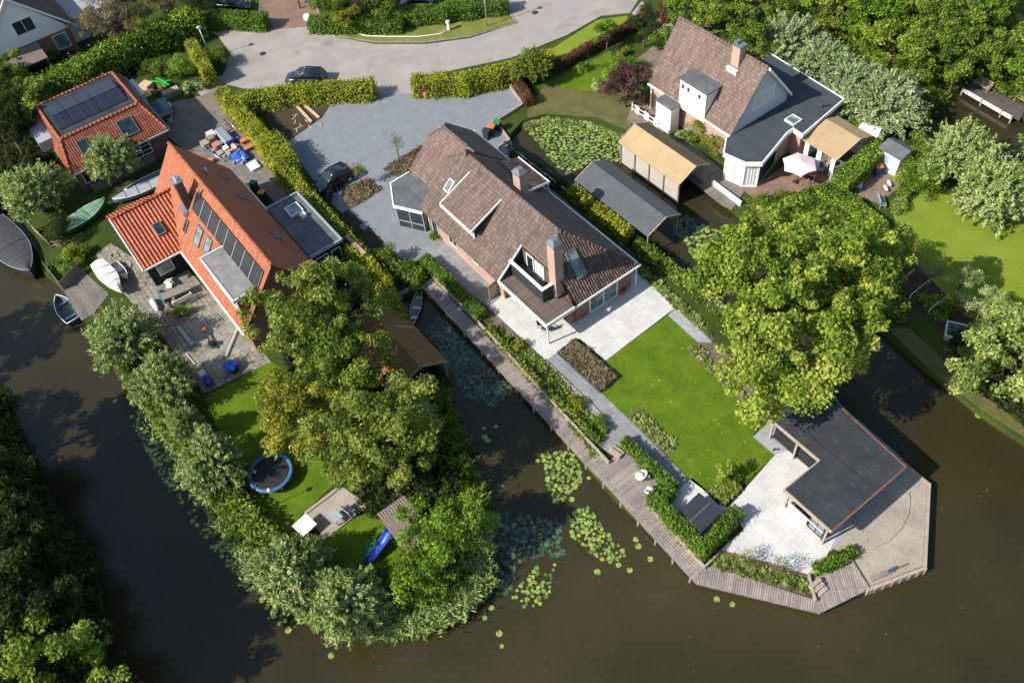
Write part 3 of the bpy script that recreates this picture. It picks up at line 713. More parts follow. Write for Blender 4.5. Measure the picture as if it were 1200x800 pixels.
sheet('vegetable_plot', [(1050, 322), (1072, 312), (1165, 395), (1150, 420), (1112, 395), (1060, 350)], .02, m_dirt, 'dark vegetable plot on the right side')
sheet('brick_terrace', [(862, 218), (890, 214), (935, 185), (985, 185), (1000, 205), (960, 218), (925, 236), (890, 236)], .03, m_redpave, 'red brick terrace with parasol beside the glass sunroom')
sheet('brick_terrace', [(998, 225), (1034, 190), (1060, 196), (1058, 215), (1030, 240)], .03, m_brickpave, 'brown paved corner behind the clipped hedge block')
sheet('side_yard', [(742, 118), (765, 125), (778, 155), (758, 160), (735, 140)], .03, m_brickpave, 'paved corner beside the white brick annex')
sheet('front_path', [(743, 72), (765, 55), (785, 62), (775, 90), (762, 82)], .03, m_brickpave, 'pale paved entrance path behind the purple tree')
sheet('sidewalk', [(740, 16), (752, 2), (800, 38), (788, 48)], .03, m_road, 'short pale paved footpath from the road')
sheet('neighbour_terrace', [(1158, 32), (1200, 18), (1230, 60), (1200, 75), (1172, 52)], .03, m_brickpave, 'shaded paved terrace in the top right corner')
sheet('garden_corner', [(618, 122), (640, 100), (700, 100), (745, 112), (738, 154), (700, 138), (640, 133), (618, 138)], .02, m_bank, 'mossy brownish grass bank above the lily pond')
sheet('garden_lawn', [(640, 98), (668, 84), (715, 60), (722, 80), (706, 104), (680, 108)], .025, m_lawn, 'bright grass strip behind the copper hedge')
# fallen leaves and debris specks
def specks(name, label, pts, n, mats_, seed, size=.06, z=.07):
    rs = np.random.RandomState(seed); q = scatter_in(poly(pts), n, rs)
    C = np.concatenate([q, np.full((n, 1), z)], 1); Nn = np.tile([0, 0, 1.0], (n, 1))+rs.normal(size=(n, 3))*.25
    s = size*(.5+rs.random(n))
    me = leafmesh(name, C, Nn, s, s*.6, rs.random(n), mats_, rs); o = bpy.data.objects.new(name, me); col.objects.link(o)
    return tag(o, label, 'fallen leaves', kind='stuff')
specks('fallen_leaves', 'pale fallen leaves scattered over the mown lawn', [(712, 424), (782, 372), (815, 401), (890, 495), (862, 574), (810, 560)], 260, F_yellow, 3)
specks('fallen_leaves', 'dry leaf litter on the paved brown yard', [(215, 130), (258, 110), (320, 200), (260, 190)], 250, F_brown, 4, z=.04)
specks('fallen_leaves', 'scattered leaves on the old flagstone terrace', [(130, 300), (200, 330), (290, 400), (240, 450), (160, 350)], 500, F_brown, 5, z=.06)
specks('fallen_leaves', 'leaf litter drifted on the sandy point', [(980, 645), (1060, 560), (1082, 570), (1078, 660), (1020, 684)], 260, F_brown, 6, z=.035, size=.04)
specks('fallen_leaves', 'leaves blown onto the slate gravel forecourt', [(400, 120), (600, 104), (590, 160), (480, 260), (350, 170)], 350, F_brown, 8, z=.03)
specks('floating_leaves', 'tiny leaves and duckweed flecks floating on the open canal', [(10, 345), (90, 400), (200, 580), (300, 700), (500, 780), (700, 700), (560, 600), (520, 480), (640, 500), (820, 690), (1000, 760), (1190, 700), (1190, 520), (1100, 560), (1110, 680), (900, 790), (300, 790), (150, 700)], 220, F_yellow, 21, size=.035, z=ZW+.02)
def kerb(label, pts, w=.16, h=.10, px=True):
    q = [Vector(P2(u, v, 0)) for u, v in pts]; b = B()
    for i in range(len(q)-1):
        a, e = q[i], q[i+1]; d = e-a; L = d.length; n = max(1, int(L/1.0)); an = math.atan2(d.y, d.x)
        for k in range(n): c = a.lerp(e, (k+.5)/n); b.cbox((c.x, c.y, h/2), L/n-.02, w, h, an)
    o = b.build('kerb', m_conc); structure(o, label); o['category'] = 'kerb'
kerb('pale kerb stones along the grass verge', [(395, 43), (440, 50), (500, 50), (552, 43), (606, 27), (590, 8)])
kerb('pale kerb stones along the bright grass strip', [(487, 92), (545, 80), (600, 68), (664, 42), (705, 19), (738, 16)])
kerb('pale kerb stones in front of the top left hedge', [(225, 38), (255, 36), (302, 33)])
kerb('kerb line between gravel forecourt and road', [(432, 112), (487, 109)], .12, .035)
# ---------------------------------------------------------------- buildings
def window(par, axis, side, c, lo, hi, z0, z1, mull=1, pane=None, frame=None, name='window', fr=.07, label=None, bars=0):
    """framed window on a wall whose plane is axis(0: x, 1: y) = c facing side (+1/-1), spanning lo..hi"""
    b = B()
    def bx(l, h, za, zb, d0, d1):
        a0, a1 = c+side*d0, c+side*d1
        if axis == 0: b.box(a0, a1, l, h, za, zb)
        else: b.box(l, h, a0, a1, za, zb)
    bx(lo, lo+fr, z0, z1, .005, .08); bx(hi-fr, hi, z0, z1, .005, .08); bx(lo+fr, hi-fr, z1-fr, z1, .005, .08); bx(lo+fr, hi-fr, z0, z0+fr, .005, .08)
    for i in range(mull):
        m = lo+(hi-lo)*(i+1)/(mull+1); bx(m-fr*.45, m+fr*.45, z0+fr, z1-fr, .005, .07)
    for i in range(bars):
        zz = z0+(z1-z0)*(i+1)/(bars+1); bx(lo+fr, hi-fr, zz-.02, zz+.02, .006, .065)
    o = b.build(name, frame or m_whitep, par)
    b = B(); bx(lo+fr*.5, hi-fr*.5, z0+fr*.5, z1-fr*.5, .004, .03); b.build('pane', pane or m_glass, o)
    if label: o['label'] = label
    return o
def skylight(par, o3, across, up, wd, ht, frame=None, pane=None, name='skylight', lift=.08):
    """roof window: o3 centre on the roof, across/up unit vectors in the roof plane"""
    a, u = Vector(across).normalized(), Vector(up).normalized(); n = a.cross(u); n = n if n.z > 0 else -n
    def pl(b, w0, w1, h0, h1, d0, d1):
        vs = [Vector(o3)+a*x+u*y+n*d for d in (d0, d1) for x, y in ((w0, h0), (w1, h0), (w1, h1), (w0, h1))]
        if a.cross(u).dot(n) < 0: vs = [vs[i] for i in (3, 2, 1, 0, 7, 6, 5, 4)]
        b.add(vs, [(0, 3, 2, 1), (4, 5, 6, 7), (0, 1, 5, 4), (1, 2, 6, 5), (2, 3, 7, 6), (3, 0, 4, 7)])
    W, Hh, f = wd/2, ht/2, .08
    b = B(); pl(b, -W, -W+f, -Hh, Hh, 0, lift+.05); pl(b, W-f, W, -Hh, Hh, 0, lift+.05); pl(b, -W+f, W-f, Hh-f, Hh, 0, lift+.05); pl(b, -W+f, W-f, -Hh, -Hh+f, 0, lift+.05)
    o = b.build(name, frame or m_greyp, par)
    b = B(); pl(b, -W+.02, W-.02, -Hh+.02, Hh-.02, 0, lift); b.build('pane', pane or m_glass_l, o)
    return o
def ridge_caps(par, p0, p1, mat, r=.13, name='ridge_tiles', parent=None):
    p0, p1 = Vector(p0), Vector(p1); L = (p1-p0).length; n = max(2, int(L/.4)); b = B(); d = (p1-p0)/n
    for i in range(n):
        b.tube([p0+d*i-Vector((0, 0, r*.25)), p0+d*(i+1.08)-Vector((0, 0, r*.3))], [r*1.05, r*.95], 8)
    return b.build(name, mat, parent or par)
# ===== 1. brown roofed house in the middle
H = thing('house', 'long brown pantiled house with pink brick walls, two chimneys and a corner balcony', 'house', (-1, 3, 0))
E0, R0, zE, zR = -1.62, 3.12, 2.6, 6.9
sS = (zR-zE)/(R0-E0); sN = (zR-zE)/(8.02-R0)
zsw = lambda b: zE+sS*(b-E0)
hl = PL(525, 184, 1, E0, zE, sS)
# walls
b = B(); b.prism([(-9.5, -1.15), (7.35, -1.15+3.3), (7.35, 7.6), (-9.5, 7.6)], 0, 2.45) if False else None
b.prism([(-9.3, -1.15), (1.6, -1.15), (1.6, 1.35), (7.35, 1.75), (7.35, 7.55), (-14.3, 7.55), (-14.3, .95), (-9.3, .95)], 0, 2.52)
b.build('wall', m_brick_pink, H)
b = B(); b.wall([(-9.9, 3.12, 6.1), (-9.9, -.9, 2.5), (-9.9, 7.4, 2.5)], .2, (-1, 0, 0)); b.build('gable', m_brick_pink, H)
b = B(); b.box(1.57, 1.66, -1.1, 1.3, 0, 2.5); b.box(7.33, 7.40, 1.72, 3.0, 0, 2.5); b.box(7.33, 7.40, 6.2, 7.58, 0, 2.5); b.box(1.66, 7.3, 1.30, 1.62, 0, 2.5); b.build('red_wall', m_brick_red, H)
# roof planes
b = B()
b.slab([(-8.7, R0, zR), (3.85, R0, zR), (5.2, 1.42, zsw(1.42)), (5.2, .95, zsw(.95)), (1.65, .95, zsw(.95)), (1.65, E0, zE), (-9.88, E0, zE), hl])
b.slab([(-8.7, R0, zR-.004), (hl.x-.02, 2.0, zsw(2.0)-.05), (-9.6, 4.6, zR-1.5), ])
b.slab([(3.85, R0, zR), (-8.7, R0, zR), (-10.4, 4.9, zR-sN*(4.9-R0)), (-10.4, 8.02, zE), (7.8, 8.02, zE)])
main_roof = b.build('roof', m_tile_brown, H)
b = B(); hs = 4.2/3.95
b.slab([(3.85, R0-.02, zR-.01), (7.8, 8.0, 2.62), (7.8, 1.4, 2.62), (6.2, 1.4, 2.62+1.6*hs), (5.2, 1.42, zsw(1.42)-.01)])
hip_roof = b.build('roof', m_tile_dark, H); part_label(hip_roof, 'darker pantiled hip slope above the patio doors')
ridge_caps(H, (-8.7, R0, zR), (3.85, R0, zR), m_tile_pink, parent=main_roof)
ridge_caps(H, (3.85, R0, zR), (7.75, 8.0, 2.68), m_tile_dark, parent=hip_roof, r=.11)
ridge_caps(H, (-8.7, R0, zR), tuple(hl), m_tile_pink, parent=main_roof, r=.11)
# north-west wing
wl = PL(502, 159, 1, .5, 2.6, .986); we = PL(480, 199, 1, .5, 2.6, .986)
b = B(); Rw, zw = 4.15, 6.2
b.slab([(-13.45, Rw, zw), (-8.9, Rw, zw), (-8.9, .5, 2.6), (-14.65, .5, 2.6), wl])
b.slab([(-8.9, Rw, zw), (-13.45, Rw, zw), (-15.0, 5.2, 5.2), (-15.2, 8.03, 2.62), (-8.9, 8.03, 2.62)])
b.slab([(-13.45, Rw, zw-.003), wl, (-15.2, Rw+.2, 4.4), (-15.0, 5.2, 5.19)])
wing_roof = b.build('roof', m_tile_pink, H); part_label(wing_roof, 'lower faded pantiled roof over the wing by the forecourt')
b = B(); b.wall([(-14.3, Rw, 5.7), (-14.3, .9, 2.5), (-14.3, 7.5, 2.5)], .2, (-1, 0, 0)); b.build('gable', m_brick_pink, H)
ridge_caps(H, (-13.45, Rw, zw), (-9.9, Rw, zw), m_tile_pink, parent=wing_roof)
ridge_caps(H, (-13.45, Rw, zw), tuple(wl), m_tile_pink, parent=wing_roof, r=.11)
# gutters and white barge boards
b = B(); b.box(-15.2, 7.9, 8.03, 8.15, 2.45, 2.62); b.box(7.8, 7.9, 1.4, 8.02, 2.42, 2.60); 
b.slab([(7.78, 1.30, 2.68), (7.92, 1.30, 2.68), (6.12, 1.30, 4.46), (6.0, 1.30, 4.46)], .16)
b.slab([(1.66, -1.66, 2.66), (1.76, -1.66, 2.66), (1.76, 1.0, 5.06), (1.66, 1.0, 5.06)], .2)
b.build('gutter', m_whitep, H)
# sunroom bay, bitumen roof with white fascia, dark glass
sp = [P2(457.5, 215, 2.6), P2(479, 202, 2.6), (-9.2, 1.0), (-9.2, -1.75), P2(461, 241, 2.6)]
cx, cy = sum(p[0] for p in sp)/5, sum(p[1] for p in sp)/5
b = B(); b.prism([(cx+(x-cx)*.955, cy+(y-cy)*.955) for x, y in sp], 2.45, 2.60); bay = b.build('bay_roof', m_bitlight, H)
b = B()
for i in (4, 0, 3): 
    p, q = Vector(sp[i]), Vector(sp[(i+1) % 5]); d = (q-p).normalized(); n = Vector((-d.y, d.x))*.06
    b.prism([tuple(p-n-d*.05), tuple(q-n+d*.05), tuple(q+n), tuple(p+n)], 2.38, 2.66-.002*i)
b.build('fascia', m_whitep, bay)
b = B(); b.prism([(cx+(x-cx)*.90, cy+(y-cy)*.90) for x, y in sp], 0.0, 2.44); bw = b.build('bay_window', m_glass, H)
b = B()
for i in (3, 4, 0):
    p, q = [Vector((cx+(sp[j % 5][0]-cx)*.905, cy+(sp[j % 5][1]-cy)*.905)) for j in (i, i+1)]
    for t in (0, .5, 1): m = p.lerp(q, t); b.cbox((m.x, m.y, 1.22), .08, .08, 2.4, math.atan2((q-p).y, (q-p).x))
    m = (p+q)/2; b.cbox((m.x, m.y, .78), (q-p).length, .09, .06, math.atan2((q-p).y, (q-p).x))
b.build('frame', m_greyp, bw)
# ground floor windows on the pink wall
for lo, hi, z0 in ((-8.9, -7.9, 0.1), (-6.2, -4.9, .9)): window(H, 1, -1, -1.15, lo, hi, z0, 2.3, 0 if lo < -7 else 1)
window(H, 1, -1, -1.15, -2.6, -1.8, 1.3, 2.2, 0)
# shed dormer on the south-west slope
dl = (-6.95, -2.55); zf = 4.75
b = B(); b.slab([(dl[0], -.98, zf), (dl[1], -.98, zf), (dl[1], 2.35, 6.25), (dl[0], 2.35, 6.25)], .12); dr = b.build('dormer', m_tile_pink, H)
b = B(); b.box(dl[0]+.15, dl[1]-.15, -.62, -.5, 3.3, zf+.02); b.box(dl[0], dl[1], -1.08, -.985, zf-.28, zf-.02)
b.slab([(dl[1]-.001, -1.0, zf), (dl[1]+.09, -1.0, zf), (dl[1]+.09, 2.3, 6.22), (dl[1]-.001, 2.3, 6.22)], .17)
b.slab([(dl[0]-.09, -1.0, zf), (dl[0]+.001, -1.0, zf), (dl[0]+.001, 2.3, 6.22), (dl[0]-.09, 2.3, 6.22)], .17); b.build('fascia', m_whitep, dr)
b = B()
for x in (dl[1]-.15, dl[0]+.15): b.wall([(x, -.6, 3.4), (x, -.6, zf), (x, 2.2, 6.05)], .08, (1, 0, 0))
b.build('cheek', m_charc, dr)
window(dr, 1, -1, -.62, dl[0]+.3, dl[1]-.3, 3.75, 4.45, 3)
# dormer over the north-east eave
b = B(); b.slab([(-8.3, 8.15, 3.6), (-3.9, 8.15, 3.6), (-3.0, 5.3, 4.95), (-7.8, 5.3, 4.95)], .12); b.slab([(-8.3, 8.15, 3.597), (-8.3, 6.2, 3.2), (-7.8, 5.3, 4.94)], .1); nd = b.build('dormer', m_tile_dark, H)
b = B(); b.box(-8.3, -3.9, 8.16, 8.28, 3.4, 3.62); b.slab([(-3.9, 8.25, 3.66), (-3.8, 8.25, 3.66), (-2.9, 5.3, 5.0), (-3.0, 5.3, 5.0)], .2); b.box(-3.98, -3.88, 8.05, 8.15, 2.5, 3.45); b.build('fascia', m_whitep, nd)
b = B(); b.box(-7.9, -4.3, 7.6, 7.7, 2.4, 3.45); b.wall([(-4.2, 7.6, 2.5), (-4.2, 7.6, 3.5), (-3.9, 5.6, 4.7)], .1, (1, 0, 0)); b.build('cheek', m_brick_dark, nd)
# corner balcony (loggia)
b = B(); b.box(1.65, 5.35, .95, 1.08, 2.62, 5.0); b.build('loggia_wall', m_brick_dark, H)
window(H, 1, -1, .95, 2.35, 3.3, 2.95, 4.75, 0, name='balcony_door', fr=.1)
window(H, 1, -1, .95, 3.45, 4.6, 2.95, 4.75, 1, name='balcony_door', fr=.12, pane=m_curtain)
b = B(); b.wall([(1.62, -1.5, 2.6), (1.62, .95, 2.6), (1.62, .95, 4.85), ], .08, (1, 0, 0)); b.build('cheek', m_charc, H)
b = B(); b.box(1.66, 5.72, -.15, .93, 2.78, 2.9); bf = b.build('balcony_floor', m_slab, H)
b = B(); b.box(1.66, 5.85, -.28, -.17, 2.62, 4.02); b.box(5.74, 5.85, -.165, .75, 2.62, 4.02); pp = b.build('parapet', m_charc, H)
b = B(); b.box(1.60, 5.93, -.36, -.10, 4.03, 4.11); b.box(5.66, 5.93, -.097, .78, 4.03, 4.11); b.build('coping', m_whitep, pp)
# covered terrace roof
b = B(); b.prism([(1.72, -1.5), (7.75, -1.5), (7.75, 1.35), (1.72, 1.35)], 2.44, 2.58); cr = b.build('terrace_roof', m_browncorr if False else m_dormroof, H)
cr.data.materials[0] = paving('roof_slabs', (.20, .155, .13), (.165, .13, .11), (.08, .06, .05), 1.2, 1.2, .03, .0, stain=.35)
b = B(); b.box(1.66, 7.9, -1.62, -1.503, 2.32, 2.66); b.box(7.753, 7.88, -1.5, 1.36, 2.33, 2.655); b.build('fascia', m_whitep, cr)
b = B(); b.box(7.6, 7.72, -1.42, -1.3, 0, 2.44); b.build('post', m_whitep, H)
# chimneys
for nm, (x0, x1, y0, y1, zb, zt) in (('a', (5.35, 6.2, .8, 1.6, 2.7, 8.15)), ('b', (-3.1, -2.15, 4.0, 4.8, 4.3, 7.7))):
    b = B(); b.box(x0, x1, y0, y1, zb, zt); ch = b.build('chimney', m_brick_pink, H)
    b = B(); cxm, cym = (x0+x1)/2, (y0+y1)/2
    b.box(x0-.06, x1+.06, y0-.06, y1+.06, zt+.002, zt+.12)
    top = [(cxm-.22, cym-.22), (cxm+.22, cym-.22), (cxm+.22, cym+.22), (cxm-.22, cym+.22)]; bot = [(x0-.06, y0-.06), (x1+.06, y0-.06), (x1+.06, y1+.06), (x0-.06, y1+.06)]
    b.loft([[(p[0], p[1], zt+.122) for p in bot], [(p[0], p[1], zt+.5) for p in top]], smooth=False); b.build('cap', m_lead, ch)
    b = B(); b.box(x0-.1, x1+.1, y0-.1, y1+.1, zb+.2, zb+(1.1 if nm == 'b' else .05)); b.build('flashing', m_lead, ch)
b = B(); b.tube([(-8.2, 3.0, 6.6), (-8.2, 3.0, 7.5)], .09, 8); b.tube([(-8.2, 3.0, 7.4), (-8.0, 2.9, 7.6)], .07, 8); b.build('vent_pipe', m_charc, H)
upv = Vector((0, 1, sS)).normalized()
q = PL(527, 218, 1, E0, zE, sS); skylight(H, q, (1, 0, 0), upv, .75, 1.15, m_whitep)
hu = Vector((-1, 0, hs)).normalized(); q = PL(675, 309, 0, 7.8, 2.62, -hs); skylight(H, q, (0, 1, 0), hu, .95, 2.3, m_lead, m_glass_l)
# patio doors
window(H, 0, 1, 7.36, 3.1, 6.1, .05, 2.15, 1, m_glass_l, name='patio_door', fr=.1)
b = B(); b.cyl((7.84, 7.7), .05, 0, 2.45, 8); b.cyl((-9.2, -1.25), .05, 0, 2.4, 8); b.build('downpipe', m_whitep, H)
for x, y in ((7.42, 2.4), (7.42, 6.9)): B().tube([(x, y, 1.75), (x, y, 1.95)], .06, 8).build('wall_lamp', m_alu, H)
# ===== 2. orange roofed house on the left
H = thing('house', 'steep orange pantiled house with solar panels and a flat roofed dormer', 'house', (-17, -16, 0))
e0, r0, n0, ze, zr = -20.12, -16.05, -12.0, 2.6, 8.0; s0 = (zr-ze)/(r0-e0); A0, A1 = -26.3, -6.9
zz = lambda y: ze+s0*(y-e0)
b = B(); b.prism([(A0+.2, e0+.35), (A1-.25, e0+.35), (A1-.25, n0-.3), (A0+.2, n0-.3)], 0, 2.55)
b.wall([(A0+.25, r0, 7.7), (A0+.25, e0+.4, 2.5), (A0+.25, n0-.4, 2.5)], .2, (-1, 0, 0)); b.wall([(A1-.3, r0, 7.7), (A1-.3, e0+.4, 2.5), (A1-.3, n0-.4, 2.5)], .2, (1, 0, 0))
b.build('wall', m_brick_red, H)
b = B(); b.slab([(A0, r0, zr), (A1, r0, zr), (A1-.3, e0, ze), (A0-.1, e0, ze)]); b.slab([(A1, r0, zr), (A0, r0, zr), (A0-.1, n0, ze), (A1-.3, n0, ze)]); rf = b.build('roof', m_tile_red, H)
ridge_caps(H, (A0, r0, zr+.03), (A1, r0, zr+.03), m_tile_red, r=.16, parent=rf)
b = B(); b.box(-19.4, -7.2, e0-.13, e0-.005, 2.40, 2.56); b.box(A0, A1-.3, n0+.003, n0+.12, 2.4, 2.56); b.build('gutter', m_whitep, H)
# wing with glazed tiles
b = B(); b.slab([(-24.0, -23.6, 5.4), (-19.6, -23.6, 2.62), (-19.6, e0+.02, 2.62), (-24.0, -17.96, 5.4)]); b.slab([(-24.0, -23.6, 5.4), (-28.4, -23.6, 2.62), (-28.4, e0+.02, 2.62), (-24.0, -17.96, 5.4)]); wr = b.build('roof', m_tile_wing, H); part_label(wr, 'glazed orange pantiles with deep ribs over the side wing')
ridge_caps(H, (-24.0, -23.6, 5.42), (-24.0, -18.0, 5.42), m_tile_wing, r=.15, parent=wr)
b = B(); b.prism([(-28.1, -23.3), (-19.9, -23.3), (-19.9, -19.9), (-28.1, -19.9)], 0, 2.5); b.wall([(-24.0, -23.32, 5.2), (-28.0, -23.32, 2.5), (-19.95, -23.32, 2.5)], .15, (0, -1, 0)); b.build('boarded_wall', m_blackw, H)
b = B(); b.slab([(-24.0, -23.72, 5.44), (-19.5, -23.72, 2.6), (-19.5, -23.605, 2.6), (-24.0, -23.605, 5.44)], .2); b.box(-19.59, -19.47, -23.6, -20.15, 2.42, 2.56); b.build('fascia', m_whitep, H)
window(H, 0, 1, -19.9, -22.6, -21.2, .9, 2.2, 0, m_glass_l)
window(H, 1, -1, e0+.35, -18.6, -16.4, .1, 2.2, 2); window(H, 1, -1, e0+.35, -15.0, -13.2, .1, 2.2, 1); window(H, 1, -1, e0+.35, -11.8, -9.4, .1, 2.2, 2)
wu = Vector((-1, 0, .636)).normalized(); q = PL(186.5, 268, 0, -19.6, 2.62, -.636); skylight(H, q, (0, 1, 0), wu, .8, 1.15, m_lead, m_glass)
up = Vector((0, 1, s0)).normalized()
for (u, v, wd, ht) in ((218.5, 265, .55, 1.2), (233, 277, 1.05, 1.7), (244, 288, 1.05, 1.5)):
    q = PL(u, v, 1, e0, ze, s0); skylight(H, q, (1, 0, 0), up, wd, ht, m_lead, m_glass_l if wd > .6 else m_glass)
dn = Vector((0, -1, s0)).normalized()
for (u, v) in ((262, 207), (285, 232), (324, 278)):
    q = PL(u, v, 1, n0, ze, -s0); skylight(H, q, (1, 0, 0), dn, .7, 1.15, m_lead, m_glass_l)
# solar panels
p0, p1 = PL(231, 228, 1, e0, ze, s0), PL(305, 333, 1, e0, ze, s0)
n = 8; wd = (p1.x-p0.x)/n; yc = PL(231, 237, 1, e0, ze, s0).y; nn = Vector((0, -s0, 1)).normalized()
for i in range(n):
    b = B(); c = Vector((p0.x+wd*(i+.5), yc, zz(yc)))
    vs = [c+Vector((sx*(wd/2-.02), 0, 0))+up*sy*.84+nn*d for d in (.08, .13) for sx, sy in ((-1, -1), (1, -1), (1, 1), (-1, 1))]
    b.add(vs, [(0, 3, 2, 1), (4, 5, 6, 7), (0, 1, 5, 4), (1, 2, 6, 5), (2, 3, 7, 6), (3, 0, 4, 7)]); sp_ = b.build('solar_panel', m_solar, H)
    b = B()
    for sx in (-1, 1):
        vs = [c+Vector((sx*(wd/2-.015)+dx, 0, 0))+up*sy*.85+nn*d for d in (.08, .14) for dx, sy in ((-.015, -1), (.015, -1), (.015, 1), (-.015, 1))]
        b.add(vs, [(0, 3, 2, 1), (4, 5, 6, 7), (0, 1, 5, 4), (1, 2, 6, 5), (2, 3, 7, 6), (3, 0, 4, 7)])
    b.build('frame', m_greyp, sp_)
# flat dormer
b = B(); b.box(-13.55, -7.65, -19.62, -17.55, 5.88, 5.98); dm = b.build('dormer', m_dormroof, H)
b = B(); b.box(-13.65, -7.55, -19.74, -19.625, 5.72, 6.05); b.box(-13.66, -13.555, -19.62, -17.5, 5.72, 6.045); b.box(-7.645, -7.54, -19.62, -17.5, 5.72, 6.045); b.box(-13.55, -7.65, -17.545, -17.43, 5.8, 6.05); b.box(-13.4, -7.8, -19.5, -19.38, 3.5, 5.7); b.build('fascia', m_whitep, dm)
b = B()
for x, s in ((-7.72, 1), (-13.4, -1)): b.wall([(x, -19.45, 3.45), (x, -19.45, 5.86), (x, -17.6, 5.86)], .1, (s, 0, 0))
b.build('cheek', m_tile_garage, dm)
window(dm, 1, -1, -19.5, -13.1, -8.1, 4.0, 5.5, 3)
b = B(); b.box(-20.95, -20.15, -18.05, -17.35, 5.0, 8.4); ch = b.build('chimney', m_brick_dark, H); b = B(); b.box(-21.02, -20.08, -18.12, -17.28, 8.402, 8.55); b.cyl((-20.7, -17.7), .14, 8.56, 8.85, 10); b.cyl((-20.35, -17.7), .14, 8.56, 8.85, 10); b.build('cap', m_alu, ch); b = B(); b.box(-21.1, -20.0, -18.5, -17.3, 5.1, 5.6); b.build('flashing', m_alu, ch)
b = B(); b.tube([(-19.0, -16.6, 7.2), (-19.0, -16.7, 7.95)], .1, 8); b.tube([(-22.0, -14.9, 6.4), (-22.0, -14.9, 7.2)], .1, 8); b.build('vent_pipe', m_alu, H)
# grey flat roofed annex
b = B(); b.box(-18.8, -11.0, -12.2, -8.85, 0, 2.6); ax = b.build('annex', m_blackw, H)
b = B(); b.box(-18.7, -11.1, -11.95, -8.95, 2.602, 2.72); ar = b.build('annex_roof', m_bitlight, H)
b = B(); b.box(-18.98, -10.9, -8.95, -8.78, 2.6, 2.86); b.box(-18.98, -18.82, -11.95, -8.953, 2.6, 2.855); b.box(-11.05, -10.88, -11.95, -8.953, 2.6, 2.855); b.build('fascia', m_greyp, ar)
skylight(H, (-17.0, -10.2, 2.72), (1, 0, 0), (0, 1, 0), 1.35, 1.25, m_whitep, m_glass_l, lift=.2)
b = B(); b.box(-16.0, -15.5, -10.2, -9.7, 2.73, 3.1); b.build('roof_vent', m_cream, H)
window(H, 0, 1, -11.0, -11.6, -10.4, .1, 2.2, 0); window(H, 0, 1, -11.0, -10.1, -9.2, .6, 2.2, 0)
# ===== 3. solar topped garage, top left
H = thing('garage', 'red tiled garage with a flat top carrying solar panels', 'garage', (-42, -19, 0))
ft = [(-45.45, -23.1), (-38.6, -23.1), (-38.6, -15.15), (-45.45, -15.15)]; ev = [(-47.6, -24.0), (-36.1, -24.0), (-36.1, -14.1), (-47.6, -14.1)]
b = B(); b.box(-47.2, -36.5, -23.7, -14.4, 0, 2.62); b.build('wall', m_brick_dark, H)
b = B()
for i in range(4):
    j = (i+1) % 4; b.slab([(*ft[i], 5.0), (*ft[j], 5.0), (*ev[j], 2.75), (*ev[i], 2.75)], .14)
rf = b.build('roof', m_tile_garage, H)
for i in range(4):
    j = (i+1) % 4; ridge_caps(H, (*ft[i], 5.05), (*ft[j], 5.05), m_tile_red, r=.14, parent=rf); ridge_caps(H, (*ft[i], 5.02), (*ev[i], 2.8), m_tile_red, r=.11, parent=rf)
b = B(); b.box(-45.3, -38.75, -22.95, -15.3, 4.85, 4.97); b.build('flat_roof', m_epdm, H)
for iy in range(2):
    for ix in range(5):
        b = B(); y0 = -22.5+ix*1.36; x0 = -43.3+iy*2.3; t0 = .05 if iy else .05
        lo_, hi_ = (5.35, 5.05) if iy == 1 else (5.05, 5.35)
        b.slab([(x0-1.1, y0, lo_ if iy == 0 else 5.32), (x0+1.1, y0, 5.32 if iy == 0 else 5.05), (x0+1.1, y0+1.32, 5.32 if iy == 0 else 5.05), (x0-1.1, y0+1.32, lo_ if iy == 0 else 5.32)], .05); b.build('solar_panel', m_solar, H)
b = B(); b.box(-36.05, -35.9, -24.0, -14.0, 2.55, 2.7); b.box(-47.6, -36.1, -13.98, -13.86, 2.55, 2.7); b.build('gutter', m_greyp, H)
gu = Vector((-2.5, 0, 2.25)).normalized(); skylight(H, (-37.4, -17.2, 3.92), (0, 1, 0), gu, 1.6, 1.7, m_lead, m_glass); skylight(H, (-37.4, -21.6, 3.92), (0, 1, 0), gu, 1.0, 1.5, m_lead, m_glass)
window(H, 0, 1, -36.5, -19.2, -16.2, .9, 2.4, 2, bars=2); window(H, 0, 1, -36.5, -23.2, -21.6, .9, 2.4, 1)
window(H, 1, -1, -23.7, -40.5, -38.0, .6, 2.3, 1)
b = B(); b.box(-44.6, -41.2, -24.9, -23.2, 2.78, 3.9); b.build('dormer', m_greyp, H)
b = B(); b.box(-46.4, -43.2, -14.38, -13.55, 0, 2.74); lt = b.build('lean_to', m_greyp, H); b = B(); b.box(-46.5, -43.1, -13.84, -13.45, 2.742, 2.85); b.build('lean_to_roof', m_alu, lt)
# ===== 4. white gabled house in the top left corner
H = thing('house', 'white gabled house with dark tiled roof in the top left corner', 'house', (-66, -19.6, 0))
x1 = -61.2; yl, yr, yp = -24.6, -14.8, -19.7; zp, zv = 8.6, 3.6
b = B(); b.box(-76, x1, yl+.3, yr-.3, 0, 3.2); b.build('wall', m_brick_red, H)
b = B(); b.wall([(x1+.1, yl+.1, 3.0), (x1+.1, yr-.1, 3.0), (x1+.1, yp, 8.3)], .3, (1, 0, 0)); b.build('gable', m_cream if False else m_whitep, H)
sl = (zp-zv)/(yr-yp)
b = B(); b.slab([(-76, yp, zp), (x1+.35, yp, zp), (x1+.35, yr+.4, zv-.4), (-76, yr+.4, zv-.4)], .15); b.slab([(-76, yp, zp), (x1+.35, yp, zp), (x1+.35, yl-.4, zv-.4), (-76, yl-.4, zv-.4)], .15); b.build('roof', m_tile_dark, H)
